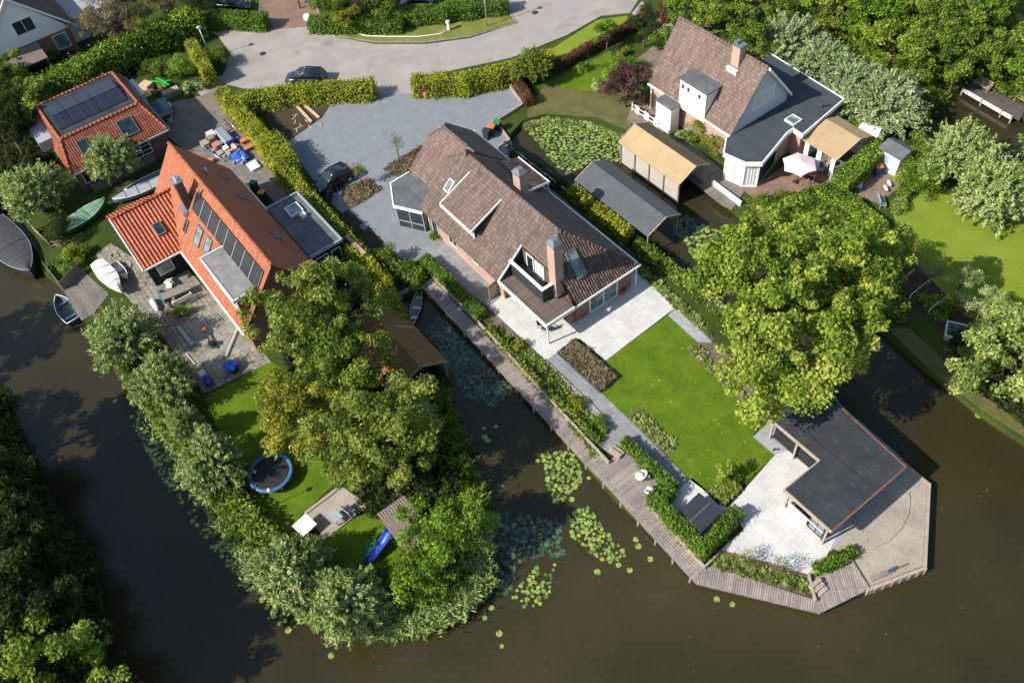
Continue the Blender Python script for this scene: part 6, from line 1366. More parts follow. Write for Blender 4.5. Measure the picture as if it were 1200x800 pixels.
def bench(label, u, v, rz, L, m, z=0.0):
    t = oriented('garden_bench', label, 'bench', u, v, rz, z, None, z+.4); b = B()
    for i in range(4): b.cbox((-.2+i*.13, 0, .44), .1, L, .035)
    b.build('seat', m, t, world=False); b = B()
    for i in range(4): b.cbox((-.29-i*.02, 0, .56+i*.12), .035, L, .09)
    b.build('backrest', m, t, world=False)
    for s in (-1, 1):
        b = B(); b.cbox((.18, s*(L/2-.1), .22), .06, .06, .44); b.cbox((-.27, s*(L/2-.1), .46), .06, .06, .92); b.cbox((-.05, s*(L/2-.1), .63), .5, .06, .05); b.build('leg', m, t, world=False)
    return t
bench('weathered wooden bench on the far jetty', 1151, 100, R(-95), 1.7, m_timber, .10); bench('weathered wooden bench at the right end of the far jetty', 1200, 117, R(-95), 1.7, m_timber, .10)
bench('white slatted bench beside the clipped hedge block', 1008, 214, R(30), 1.5, m_whitep)
for i, (u, v) in enumerate([(1037, 224), (1041, 218), (1054, 209), (1059, 204), (1064, 200)]):
    t = oriented('planter_trough', ['white trough nearest the right lawn', 'second white trough from the lawn', 'middle white trough beside the green bush', 'fourth white trough up from the lawn', 'white trough farthest up by the green bush'][i], 'trough', u, v, R(60), 0, 'row of white troughs'); B().cbox((0, 0, .35), .16, .62, .16).build('trough', m_whitep, t, world=False); B().cbox((0, .2, .14), .06, .06, .28).build('leg', m_whitep, t, world=False)
bench('grey bench half hidden beside the right lawn edge', 1034, 236, R(50), 1.2, m_greyp)
# drying tent with patterned cloth
t = oriented('clothes_rack', 'white canopy frame hung with red and white patterned cloths', 'clothes rack', 1019, 156, R(15), 0, None, 1.2)
for sx in (-1, 1):
    for sy in (-1, 1): B().tube([(sx*.9, sy*.7, 0), (sx*.9, sy*.7, 1.7)], .025, 6).build('pole', m_whitep, t, world=False)
m_cloth = N('patterned_cloth'); vv = m_cloth.coord(); cc = m_cloth.ramp(m_cloth.noise(vv, 7, 2), [(.50, (.75, .72, .70)), (.54, (.55, .12, .12)), (.62, (.72, .66, .66))]); m_cloth = m_cloth.out(cc, .9)
B().slab([(-1, -.8, 1.75), (1, -.8, 1.7), (.9, 0, 2.0), (-.9, 0, 2.05)], .04).build('cloth', m_cloth, t, world=False); B().slab([(-1, .8, 1.65), (1, .8, 1.7), (.9, 0, 1.99), (-.9, 0, 2.04)], .04).build('cloth', m_whitep, t, world=False); B().wall([(-.95, -.82, .5), (.95, -.82, .4), (.95, -.82, 1.7), (-.95, -.82, 1.7)], .03, (0, -1, 0)).build('cloth', m_cloth, t, world=False)
# compost frame, trellis poles
t = oriented('cold_frame', 'green glazed cold frame with white rim on the right bank', 'cold frame', 1122, 393, R(30)); B().cbox((0, 0, .25), 1.9, 1.5, .5).build('box', m_greyp, t, world=False); B().cbox((0, 0, .53), 1.7, 1.3, .05).build('lid', plain('green_mesh', (.03, .12, .10), .6, .2), t, world=False)
b = B(); [b.cbox(c_, *s_) for c_, s_ in (((0, .72, .54), (1.95, .08, .08)), ((0, -.72, .54), (1.95, .08, .08)), ((.94, 0, .54), (.08, 1.36, .08)), ((-.94, 0, .54), (.08, 1.36, .08)))]; b.build('rim', m_whitep, t, world=False)
for i, (p, q, lab) in enumerate([((1052, 332), (1072, 314), 'thin pale trellis pole nearest the large tree'), ((1068, 345), (1090, 327), 'thin pale trellis pole in the middle of the vegetable plot'), ((1090, 362), (1112, 345), 'thin pale trellis pole over the leafy rows')]):
    a_, e_ = P(*p, 1.4), P(*q, 1.4); t = thing('trellis', lab, 'trellis', (a_.x, a_.y, 0), 0, 'trellis poles in the vegetable plot'); B().tube([a_, e_], .035, 6).build('rail', m_alu, t)
    for w_ in (a_, e_): B().tube([(w_.x, w_.y, 0), (w_.x, w_.y, 1.45)], .03, 6).build('post', m_alu, t)
# ---------------------------------------------------------------- fences
def fence(label, pts, h, mat, kind='boards', name='fence', step=.14, px=True, posts=1.8, rail=None):
    q = [Vector(P2(u, v, 0)) for u, v in pts]; t = thing(name, label, 'fence', (q[0].x, q[0].y, 0)); b = B(); r_ = B()
    for i in range(len(q)-1):
        a, e = q[i], q[i+1]; L = (e-a).length; an = seg_ang(a, e); n = int(L/step)
        for k in range(n):
            c = a.lerp(e, (k+.5)/n); b.cbox((c.x, c.y, h/2+.03), step*(.62 if kind == 'pickets' else .94), .025, h, an)
        m = (a+e)/2
        for z in (h*.3, h*.8): r_.cbox((m.x, m.y, z), L, .07, .06, an)
        for k in range(int(L/posts)+1):
            c = a+(e-a)*min(1, k*posts/L); B().cbox((c.x, c.y, h/2+.05), .09, .09, h+.1, an).build('post', rail or mat, t)
    b.build('board' if (kind == 'pickets' and step > .25) else 'boards', mat, t); r_.build('rail', rail or mat, t); return t
fence('black picket fence with pale tops between garage and orange roofed house', [(112, 226), (122, 222), (184, 189)], 1.0, m_newwood if False else m_oldwood, 'pickets')
fence('dark vertical board fence beside the parked black car', [(382, 250), (392, 226), (404, 220)], 1.1, m_blackw, 'pickets', step=.3)
fence('white balustrade beside the tan boathouse', [(741, 130), (774, 152)], .9, m_whitep, 'pickets', step=1.0)
fence('low timber edging fence on the left plot along the willows', [(278, 560), (330, 640)], .5, m_oldwood, posts=1.6)
fence('grey post and board edge of the old landing', [(53, 312), (74, 338)], .5, m_oldwood)
fence('light wooden panel fence beside the old landing', [(75, 340), (96, 318)], 1.0, m_oldwood)
fence('thin grey wire fence in front of the left willow', [(40, 270), (60, 290), (78, 288)], .8, m_timber, 'pickets', step=.9)
# ---------------------------------------------------------------- vehicles
def car(label, u, v, rz, paint, L=4.2, W=1.75, Hh=1.5, group='parked cars', zp=.8):
    t = oriented('parked_car', label, 'car', u, v, rz, 0.02, group, zp)
    h = L/2
    def ring(x, w, z0, z1, r=.12):
        return [(x, -w, z0+r), (x, -w+r*.6, z0), (x, w-r*.6, z0), (x, w, z0+r), (x, w*1.0, z1-r*1.6), (x, w-r*.7, z1-r*.3), (x, w*.5, z1), (x, -w*.5, z1), (x, -w+r*.7, z1-r*.3), (x, -w, z1-r*1.6)]
    w = W/2
    st = [(-h, w*.80, .42, .78), (-h+.12, w*.93, .30, .92), (-h+.6, w, .24, .98), (-.6, w, .22, .97), (.6, w, .22, .96), (h-1.0, w*.99, .23, .93), (h-.35, w*.92, .26, .80), (h-.08, w*.80, .34, .68), (h, w*.66, .42, .60)]
    B().loft([ring(*s) for s in st]).build('body', paint, t, world=False)
    def gr(x, w, z): return [(x, -w, z), (x, w, z)]
    cab = [(-h+.12, w*.86, .90), (-h+.45, w*.78, Hh-.10), (-.2, w*.76, Hh), (.35, w*.74, Hh-.06), (1.15, w*.88, .93)]
    b = B(); rings = []
    for x, ww, z in cab: rings.append([(x, -w*.93 if 0 < 1 else 0, .88), (x, -ww, max(z-.05, .9)), (x, -ww*.8, z), (x, ww*.8, z), (x, ww, max(z-.05, .9)), (x, w*.93, .88)])
    b.loft(rings, close=True); b.build('windows', m_glass, t, world=False)
    r2 = [[(x, -ww*.93, z+.012), (x, -ww*.5, z+.035), (x, ww*.5, z+.035), (x, ww*.93, z+.012), (x, ww*.93, z-.03), (x, -ww*.93, z-.03)] for x, ww, z in cab[1:4]]
    B().loft(r2).build('roof_panel', paint, t, world=False)
    for s in (-1, 1):
        b = B(); b.tube([(1.12, s*w*.86, .95), (.38, s*w*.76, Hh-.05), (-.2, s*w*.79, Hh-.02), (-h+.5, s*w*.81, Hh-.12), (-h+.18, s*w*.86, .95)], .035, 5); b.tube([(0, s*w*.80, Hh-.05), (-.02, s*w*.92, .92)], .035, 5); b.build('pillar', paint, t, world=False)
        B().cbox((.85, s*(w+.08), .98), .12, .18, .12).build('mirror', paint, t, world=False, bevel=.02)
        B().cbox((h-.12, s*w*.62, .64), .14, .34, .14).build('headlight', m_glass_l, t, world=False, bevel=.03); B().cbox((-h+.06, s*w*.7, .80), .1, .24, .2).build('tail_light', m_redplastic, t, world=False, bevel=.02)
        for x in (-h+.75, h-.8):
            wh = B().tube([(x, s*(w-.2), .31), (x, s*(w+.01), .31)], .31, 18).build('wheel', m_black, t, world=False); B().tube([(x, s*(w-.1), .31), (x, s*(w+.025), .31)], .19, 12).build('rim', m_alu, wh, world=False)
    B().cbox((h-.01, 0, .38), .03, .5, .11).build('number_plate', m_whitep, t, world=False)
    return t
def paint(name, c):
    s = N(name); s.out(c, .28, .2, .5); s.bsdf.inputs['Coat Weight'].default_value = .8; return s.m
pk = paint('black_car_paint', (.012, .014, .02)); pb = paint('dark_blue_car_paint', (.012, .03, .035)); pp_ = paint('purple_car_paint', (.16, .012, .10))
f_, r_ = P(372, 219, .6), P(408, 198, .6); car('parked black hatchback on the slate gravel forecourt', 390, 208, seg_ang(r_, f_), pk, 4.0)
car('dark blue hatchback parked on the road behind the yellow hedge', 357, 87, R(226), pb, 4.4, zp=1.0)
car('purple car at the top edge behind the dark green hedge', 488, 1, R(226), pp_, 3.9); car('black car behind the clipped hedge at the top left edge', 272, 3, R(40), pk, 4.3)
t = oriented('trailer', 'grey blue covered car trailer parked beside the garage', 'trailer', 190, 127, seg_ang(P2(186, 122), P2(200, 141)), 0, None, .6)
B().cbox((0, 0, .62), 2.4, 1.5, .5).build('box', m_greyp, t, world=False, bevel=.03); B().slab([(-1.25, -.8, .92), (1.25, -.8, .92), (1.2, 0, 1.02), (-1.2, 0, 1.02)], .05).build('cover', m_teal if False else plain('dark_teal_cover', (.05, .10, .11), .6, .2), t, world=False); B().slab([(-1.25, .8, .92), (1.25, .8, .92), (1.2, 0, 1.018), (-1.2, 0, 1.018)], .05).build('cover', m_lead, t, world=False)
b = B(); b.tube([(1.2, -.6, .4), (2.3, 0, .4)], .04, 6); b.tube([(1.2, .6, .4), (2.3, 0, .4)], .04, 6); b.tube([(2.25, 0, .4), (2.6, 0, .42)], .05, 6); b.build('drawbar', m_alu, t, world=False)
for s in (-1, 1): B().tube([(-.1, s*.78, .3), (-.1, s*.95, .3)], .3, 14).build('wheel', m_black, t, world=False); B().cbox((-.1, s*.88, .62), .75, .24, .05).build('mudguard', m_alu, t, world=False)
# ---------------------------------------------------------------- boats
def hull_rings(L, W, D, n=13, stern=.75, rake=.25, inner=0.0, z0=0.0, fl=.35):
    rings = []
    for i in range(n):
        t = i/(n-1); x = -L/2+L*t
        k = (stern+(1-stern)*math.sin(min(t/.45, 1)*PI/2)) if t < .45 else math.cos((t-.45)/.55*PI/2)**.75
        w = max(.015, W/2*k-inner); sh = .18*D*(2*t-.8)**2
        top = D+sh; bt = z0+D*rake*max(0, t-.7)*2.2
        rings.append([(x, -w, top), (x, -w*.86, bt+.25*D), (x, -w*fl, bt), (x, w*fl, bt), (x, w*.86, bt+.25*D), (x, w, top)])
    return rings
def boat(label, u, v, rz, L, W, D, hullm, insm, z=ZW+.0, cover=None, seats=2, rim=None, stern=.75, zp=None, name='rowing_boat', cat='boat', seatm=None, clutter=None):
    t = oriented(name, label, cat, u, v, rz, z, None, (z+D*.7) if zp is None else zp)
    o = hull_rings(L, W, D, stern=stern); b = B(); b.loft(o, close=False, caps=False)
    s_ = o[0]; k0 = len(b.v); b.add(s_, [tuple(range(6))]); b.build('hull', hullm, t, world=False)
    i_ = hull_rings(L-.1, W, D-.0, stern=stern, inner=.06, z0=.10); b = B(); b.loft([[(x, y, zz_+.01) for x, y, zz_ in r[::-1]] for r in i_], close=False, caps=False); b.add([(x, y, z_+.01) for x, y, z_ in i_[0]], [tuple(range(5, -1, -1))]); b.build('inside', insm, t, world=False)
    b = B(); b.tube([Vector(r[0])+Vector((0, 0, .01)) for r in o], .035, 6); b.tube([Vector(r[5])+Vector((0, 0, .01)) for r in o], .035, 6); b.tube([o[0][0], o[0][5]], .035, 6); b.build('rim', rim or m_whitep, t, world=False)
    if cover:
        c = []
        for i, r in enumerate(o):
            y = abs(r[0][1]); zt = r[0][2]+.03; c.append([(r[0][0], -y*1.02, zt), (r[0][0], -y*.5, zt+.10), (r[0][0], 0, zt+.16), (r[0][0], y*.5, zt+.10), (r[0][0], y*1.02, zt)])
        B().loft(c, close=False, caps=False).build('cover', cover, t, world=False)
        for k in (.25, .5, .75):
            q = c[int(k*12)]; B().tube([Vector(p)+Vector((0, 0, .02)) for p in q], .025, 5).build('strap', m_oldwood if k != .5 else m_charc, t, world=False)
    for k in range(seats):
        x = -L*.28+k*L*.5/max(1, seats-1) if seats > 1 else 0; w = W*.44*(1 if x < L*.1 else .8)
        B().box(x-.13, x+.13, -w, w, D*.62, D*.68).build('seat', seatm or m_oldwood, t, world=False)
    return t
def ang_px(a, b, z=0): return seg_ang(P2(*a, z), P2(*b, z))
boat('blue rowing boat with leafy floor moored at the old landing', 77, 362, ang_px((88, 378), (66, 346), -.3), 3.9, 1.55, .5, plain('worn_blue_hull', (.03, .07, .16), .6, .35, 3), plain('leafy_boat_floor', (.10, .11, .09), .8, .6, 4), rim=m_whitep, seatm=plain('faded_blue_seat', (.04, .12, .28), .6, .3, 3))
boat('slender silver canoe moored at the head of the middle canal', 488, 359, ang_px((484, 376), (492, 342), -.3), 4.3, .85, .35, m_alu, m_oldwood, rim=m_alu, stern=.1, name='canoe', seats=3, seatm=m_alu)
boat('green boat under a pale green tarpaulin on the shaded grass', 101, 252, ang_px((86, 262), (118, 240), .6), 4.6, 1.9, .7, m_greenpl, m_greenpl, z=.05, cover=plain('pale_green_cover', (.16, .30, .19), .5, .4, 1.5), seats=0, name='covered_boat')
boat('white boat with white cover on a trailer beside the flagstones', 128, 325, ang_px((118, 312), (142, 340), .8), 4.6, 1.5, .7, m_whitep, m_whitep, z=.25, cover=m_whitep, seats=0, name='covered_boat')
boat('narrow white sailing dinghy lying beside the covered white boat', 142, 318, ang_px((137, 312), (149, 326), .3), 2.6, .8, .35, m_whitep, m_cream, z=.05, seats=1)
boat('grey dinghy with mast stored behind the orange roofed house', 162, 224, ang_px((185, 212), (138, 232), .6), 4.8, 1.4, .55, m_greyp, m_charc, z=.15, cover=m_greyp, seats=0, name='sailing_dinghy')
boat('second grey dinghy stored on the grass beside the picket fence', 172, 213, ang_px((192, 202), (150, 222), .6), 4.4, 1.2, .5, m_alu, m_lead, z=.12, seats=2, name='sailing_dinghy')
boat('long barge under a dark grey tarpaulin at the left edge', 12, 288, ang_px((-30, 240), (42, 332), .6), 9.5, 3.2, 1.1, m_charc, m_charc, z=ZW-.1, cover=m_tarp_grey, seats=0, rim=m_greyp, name='barge', zp=.5)
# ---------------------------------------------------------------- street lamps, posts, road details
def lamp(label, u, v, h, lean=0.0, ru=None):
    p = P(u, v, 0); t = thing('street_lamp', label, 'street lamp', (p.x, p.y, 0))
    B().tube([(0, 0, 0), (0, 0, 1.0), (0, 0, h)], [.07, .06, .045], 10).build('pole', m_alu, t, world=False)
    B().lathe((0, 0, h), [(.05, 0), (.26, .10), (.28, .16), (.14, .26), (.03, .28)], 14).build('lamp_head', m_greyp, t, world=False); B().lathe((0, 0, h-.12), [(.06, 0), (.13, .04), (.2, .2)], 12).build('lens', m_whitep, t, world=False)
lamp('street lamp with round grey head at the left street corner', 247, 68, 3.7); lamp('slim street lamp pole on the grass verge at the top', 571, 31, 5.2)
for (u, v, lab) in ((308, 63, 'round dark manhole cover on the road near the street corner'), (627, 15, 'round dark manhole cover on the pale road bend')):
    t = thing('manhole_cover', lab, 'manhole cover', (*P2(u, v, .03), .024)); B().cyl((0, 0), .36, .0, .012, 20).build('lid', m_charc, t, world=False)
    b = B(); [b.cbox((0, -.24+.12*i, .016), .5, .03, .006) for i in range(5)]; b.build('ribs', m_black, t, world=False)
t = oriented('post_box', 'small white post box on a stand on the verge', 'post box', 526, 36, R(20)); B().cbox((0, 0, .45), .3, .12, .9).build('stand', m_cream, t, world=False); B().cbox((0, 0, 1.05), .38, .3, .32).build('box', m_whitep, t, world=False, bevel=.03)
hp = [P(u, v, .1) for u, v in [(394, 28), (408, 36), (428, 42), (455, 43), (490, 43), (515, 40), (526, 36)]]
tag(B().tube(hp, .055, 6).build('hose', m_whitep), 'thin white line lying in a curve over the verge', 'hose')
t = oriented('rubble_bag', 'white rubble bag at the side street corner', 'bag', 361, 23, .3); B().lathe((0, 0, 0), [(.38, 0), (.5, .3), (.42, .55), (.2, .6)], 9).build('sack', m_whitep, t, world=False)
t = oriented('direction_sign', 'white painted post corner of the parking strip at the top left edge', 'pole', 291, 10, 0); B().tube([(0, 0, 0), (0, 0, 2.2)], .05, 8).build('pole', m_whitep, t, world=False)
for i, (p, q) in enumerate([((346, 122), (365, 143)), ((355, 121), (374, 138))]):
    a_, e_ = P(*p, .15), P(*q, .15); m_ = (a_+e_)/2; t = thing('timber_beam', ['new pale timber beam on the dark earth, left of two', 'new pale timber beam on the dark earth, right of two'][i], 'beam', (m_.x, m_.y, .03), seg_ang(a_, e_), 'new timber beams'); B().cbox((0, 0, .1), (e_-a_).length, .28, .14).build('beam', m_newwood, t, world=False)
    B().cbox((-1.0, 0, .02), .1, .5, .05).build('bearer', m_brown, t, world=False)
rs = np.random.RandomState(3)
for i in range(9):
    p = P(372-rs.randint(0, 40)+i, 128+rs.randint(0, 26), .05); t = thing('offcut', 'short pale timber offcut strewn over the dark earth', 'timber offcut', (p.x, p.y, .04), rs.random()*3, 'timber offcuts on the dark earth'); B().cbox((0, 0, .03), .5+rs.random()*.5, .09, .05).build('board', m_newwood, t, world=False)
# ---------------------------------------------------------------- clutter in the yard
def crate_stack(label, u, v, rz, sx, sy, layers, lh, mat, name='pallet_stack', cat='pallets', gap=.03):
    t = oriented(name, label, cat, u, v, rz, .03, None, .4)
    for i in range(layers): B().cbox((rnd.uniform(-.05, .05), rnd.uniform(-.05, .05), lh*(i+.5)), sx, sy, lh-gap, rnd.uniform(-.06, .06)).build('layer', mat, t, world=False)
    return t
crate_stack('stack of pale wooden pallets beside the green loungers', 172, 100, .5, 1.2, 1.0, 4, .16, m_newwood)
crate_stack('heap of orange brown planks in front of the bright hedge', 178, 106, .4, 1.4, .5, 3, .12, m_orange if False else m_brown, 'plank_heap', 'planks')
t = oriented('lounger_heap', 'heap of bright green folding loungers beside the garage', 'loungers', 190, 96, .4, 0, None, .7)
for i in range(5): a = rnd.uniform(-.6, .6); B().cbox((rnd.uniform(-.3, .3), rnd.uniform(-.3, .3), .45+i*.1), 1.9, .16, .05, a+(.9 if i % 2 else 0), ry=rnd.uniform(-.3, .3)).build('frame_bar', m_brightgreen, t, world=False)
B().cbox((0, 0, .2), 1.3, .8, .4).build('base', m_brown, t, world=False)
t = oriented('log_box', 'open box of pale cut logs next to the trailer', 'log box', 200, 107, ang_px((194, 110), (208, 104)), 0, None, .5); B().cbox((0, 0, .25), 1.9, .9, .5).build('box', m_oldwood, t, world=False)
for i in range(14): B().tube([(-.8+.26*(i % 7), -.35+.35*(i//7), .55), (-.75+.26*(i % 7), .02+.35*(i//7), .6)], .11, 8).build('log', m_newwood, t, world=False)
t = oriented('steel_box', 'large grey ribbed tool box with blue end in the yard', 'tool box', 263, 160, ang_px((254, 152), (272, 172)), 0, None, .5); B().cbox((0, 0, .4), 2.6, .9, .8).build('box', m_greyp, t, world=False, bevel=.04)
b = B(); [b.cbox((0, -.3+.2*i, .83), 2.5, .06, .05) for i in range(4)]; b.build('ribs', m_alu, t, world=False); B().cbox((1.32, 0, .4), .04, .8, .7).build('end_panel', m_tarp_b, t, world=False)
t = oriented('scaffold_rack', 'long pinkish rack of scrap and rods by the yellow hedge', 'rack', 266, 146, ang_px((258, 134), (280, 160)), 0, None, .4)
for s in (-1, 1): B().tube([(-1.7, s*.35, .5), (1.7, s*.35, .5)], .04, 6).build('rail', m_alu, t, world=False)
for i in range(8): B().cbox((-1.5+i*.43, 0, .5), .1, .75, .06).build('rung', m_timber if i % 2 else m_alu, t, world=False)
for i, (u, v, sx, sy, h, mt, lab) in enumerate([(247, 158, 1.0, .8, .6, m_cushion, 'stack of beige paving stones at the upper end of the yard heap'), (240, 168, .9, .7, .5, m_timber, 'small crate of pinkish bricks at the left of the yard heap'), (253, 170, .8, .7, .5, m_terra, 'crate of reddish roof tiles in the yard heap'), (248, 163, .7, .6, .7, m_oldwood, 'grey wooden crate behind the roof tiles'), (258, 178, .7, .5, .4, m_lightstone, 'pale grey stone pile in front of the roof tiles'), (264, 173, .6, .5, .45, m_whitep, 'small white carton in the yard heap'), (268, 180, .7, .35, .5, m_lightstone, 'grey sack beside the white carton'), (274, 172, .9, .3, .5, m_cushion, 'beige upright board bundle beside the blue tarpaulin'), (296, 192, 1.3, 1.0, .25, m_cream, 'pale slab pile at the end of the yard heap'), (289, 162, .5, 1.3, .35, m_orange, 'orange crate beside the yellow hedge, upper one'), (293, 171, .5, 1.2, .35, m_terra, 'reddish crate beside the yellow hedge, lower one')]):
    crate_stack(lab, u, v, ang_px((247, 158), (268, 182)), sx, sy, 3, h/3, mt, 'crate', 'crate')
rs = np.random.RandomState(8)
for i in range(22):
    p = P(242+rs.randint(0, 48), 150+rs.randint(0, 42), .1); mt = [m_whitep, m_alu, m_timber, m_oldwood, m_terra, m_lightstone, m_tarp_b, m_cushion][i % 8]
    t = thing('scrap_piece', 'small piece of leftover building material in the crowded yard heap', 'building scrap', (p.x, p.y, .03), rs.random()*3, 'leftover building material'); B().cbox((0, 0, .12+.2*rs.random()), .25+.7*rs.random(), .12+.3*rs.random(), .1+.15*rs.random(), ry=rs.normal()*.2).build('piece', mt, t, world=False)
t = oriented('tarpaulin_heap', 'crumpled bright blue tarpaulin over a heap in the yard', 'tarpaulin', 281, 181, .5, .02, None, .4)
b = B(); rr = np.random.RandomState(4); rings = []
for j, (r0_, z_) in enumerate([(.95, 0), (.85, .35), (.6, .62), (.25, .72), (.03, .7)]): rings.append([(r0_*(1+.18*rr.normal())*math.cos(k*.52), .8*r0_*(1+.18*rr.normal())*math.sin(k*.52), z_+.06*rr.normal()*(j > 0)) for k in range(12)])
b.loft(rings, smooth=False); b.build('sheet', m_tarp_b, t, world=False)
for p, q, lab in (((240, 172), (262, 186), 'long pale ladder lying left of the yard heap'),):
    a_, e_ = P(*p, .2), P(*q, .2); m_ = (a_+e_)/2; t = thing('ladder', lab, 'ladder', (m_.x, m_.y, .1), seg_ang(a_, e_)); L = (e_-a_).length*1.3
    for s in (-1, 1): B().tube([(-L/2, s*.2, .1), (L/2, s*.2, .1)], .035, 6).build('rail', m_alu, t, world=False)
    for i in range(8): B().tube([(-L/2+L*(i+.5)/8, -.2, .1), (-L/2+L*(i+.5)/8, .2, .1)], .02, 6).build('rung', m_alu, t, world=False)
# ---------------------------------------------------------------- old terrace furniture
table('grey wooden garden table on the old flagstone terrace', 206, 342, ang_px((194, 347), (218, 337)), 2.4, .9, .74, m_oldwood, m_oldwood)
bench('white bench in front of the grey garden table', 214, 351, ang_px((205, 355), (222, 346))+PI/2, 1.8, m_whitep)
t = oriented('deck_chair', 'white folded deck chair leaning beside the wing window', 'chair', 197, 328, R(-30), 0, None, .6); B().cbox((0, 0, .55), 1.2, .55, .07, ry=-.5).build('seat', m_whitep, t, world=False, bevel=.02); B().cbox((.35, 0, .3), .6, .5, .06, ry=.25).build('leg_rest', m_whitep, t, world=False); B().tube([(-.4, -.28, .0), (.1, -.28, .6)], .025, 6).build('leg', m_whitep, t, world=False)
def closed_parasol(label, u, v, rz, mat):
    t = oriented('closed_parasol', label, 'parasol', u, v, rz, .06, None, .3); B().tube([(-.9, 0, .18), (-.6, 0, .2), (.5, 0, .26), (.9, 0, .24)], [.05, .28, .2, .05], 9).build('canopy', mat, t, world=False); B().tube([(.85, 0, .24), (1.4, 0, .12)], .03, 6).build('pole', m_alu, t, world=False)
closed_parasol('closed white parasol lying by the old terrace edge', 181, 357, ang_px((176, 348), (186, 366)), m_whitep); closed_parasol('closed dark teal parasol beside the grey garden table', 190, 347, ang_px((186, 340), (194, 358)), m_teal)
t = oriented('timber_offcuts', 'long dark rowing frame with orange seat on the concrete', 'exercise machine', 244, 396, ang_px((240, 384), (260, 420)), .05, None, .3); B().cbox((0, 0, .3), 2.4, .16, .10).build('beam', m_charc, t, world=False); B().cbox((-1.0, 0, .4), .28, .3, .1).build('seat', m_orange, t, world=False)
b = B(); b.tube([(.5, -.35, .1), (.9, -.35, .35), (.9, .35, .35), (.5, .35, .1)], .04, 6); b.tube([(.9, -.3, .1), (1.3, 0, .3), (.9, .3, .1)], .04, 6); b.build('frame', m_black, t, world=False); t.name = 'rowing_machine'; B().tube([(.8, 0, .25), (.8, 0, .55)], .25, 12).build('flywheel', m_black, t, world=False)
t = oriented('wire_frame', 'bent grey metal hoop frame on the concrete', 'metal frame', 248, 378, ang_px((240, 370), (256, 388)), .05); B().tube([(-.9, -.4, .1), (-.7, .3, .4), (.5, .5, .35), (.9, -.1, .1), (.2, -.5, .3), (-.9, -.4, .1)], .03, 6).build('hoop', m_greyp, t, world=False)
for p, q, lab in (((209, 383), (226, 404), 'shiny steel gutter length lying left of the rowing frame'), ((265, 418), (279, 385), 'long pale beam lying right of the rowing frame'), ((217, 415), (228, 428), 'thin rods lying near the blue toy tractor')):
    a_, e_ = P(*p, .1), P(*q, .1); m_ = (a_+e_)/2; t = thing('metal_length', lab, 'beam', (m_.x, m_.y, .05), seg_ang(a_, e_)); L = (e_-a_).length; B().cbox((0, -.08, .06), L, .09, .1).build('profile', m_alu, t, world=False); B().cbox((0, .08, .05), L*.96, .07, .08).build('profile', m_cream, t, world=False)
t = oriented('tub', 'black tub heaped with blue sheeting at the edge of the concrete', 'tub', 273, 431, 0, .03, None, .3); B().lathe((0, 0, 0), [(.42, 0), (.52, .5), (.5, .52), (.45, .45), (.02, .45)], 16).build('pot', m_black, t, world=False)
b = B(); rr = np.random.RandomState(9); b.loft([[(r*(1+.15*rr.normal())*math.cos(k*.7)-.15, r*(1+.15*rr.normal())*math.sin(k*.7), z) for k in range(9)] for r, z in ((.62, .5), (.5, .62), (.2, .7))], smooth=False); b.build('sheeting', m_blue, t, world=False)
t = oriented('toy_tractor', 'small blue toy tractor with pale box on the terrace corner', 'toy tractor', 243, 446, ang_px((238, 438), (248, 452)), .03, None, .3); B().cbox((.1, 0, .32), .8, .34, .26).build('body', m_blue, t, world=False, bevel=.05); B().cbox((-.2, 0, .5), .3, .3, .1).build('seat', m_blue, t, world=False); B().cbox((-.85, 0, .42), .6, .5, .1).build('box', m_cream, t, world=False)
for s in (-1, 1): B().tube([(-.2, s*.22, .22), (-.2, s*.32, .22)], .22, 12).build('wheel', m_blue, t, world=False); B().tube([(.4, s*.2, .14), (.4, s*.28, .14)], .14, 12).build('wheel', m_black, t, world=False)
rr = np.random.RandomState(12)
for i in range(10):
    u, v = [(118, 306), (135, 300), (150, 312), (160, 296), (172, 322), (165, 335), (185, 372), (196, 380), (128, 300), (180, 330)][i]
    t = oriented('stepping_stone', 'loose pale stone slab on the old flagstone terrace', 'stone slab', u, v, rr.random()*3, .03, 'loose stone slabs on the old terrace'); B().cbox((0, 0, .04), .6+.3*rr.random(), .4+.2*rr.random(), .07).build('slab', m_flag, t, world=False)
# ---------------------------------------------------------------- trampoline and play things
p = P(317, 553, .75); t = thing('trampoline', 'round trampoline with blue padded rim on the back lawn', 'trampoline', (p.x, p.y, .03))
ring_ = lambda r, z, w: [(r-w, z), (r-w*.5, z+.05), (r, z), (r-w*.5, z-.04), (r-w, z)]
B().lathe((0, 0, 0), [(1.68-.30, .72), (1.68-.15, .79), (1.68, .72), (1.66, .64), (1.40, .66), (1.38, .72)], 40).build('rim_pad', m_tarp_b if False else plain('faded_blue_pad', (.05, .14, .30), .5, .3, 2), t, world=False)
me_b = B(); me_b.tube([(0, 0, .70), (0, 0, .715)], 1.40, 40); me_b.build('jump_mat', m_black, t, world=False)
for k in range(6): a = k*PI/3; B().tube([(1.5*math.cos(a), 1.5*math.sin(a), .66), (1.58*math.cos(a), 1.58*math.sin(a), 0)], .035, 6).build('leg', m_alu, t, world=False)
tag(B().lathe((*P2(298, 552, .9), .85), [(.02, -.14), (.12, -.08), (.14, 0), (.11, .09), (.02, .13)], 12).build('ball', m_cushion), 'small pale ball lying on the trampoline edge', 'ball')
t = oriented('basketball_stand', 'thin pole with pale pink ball head at the trampoline', 'pole', 325, 590, 0); B().tube([(0, 0, 0), (0, 0, 1.9)], .03, 8).build('pole', m_alu, t, world=False); B().lathe((0, 0, 2.0), [(.02, -.16), (.15, -.08), (.17, 0), (.13, .1), (.02, .16)], 12).build('head', m_canvas, t, world=False)
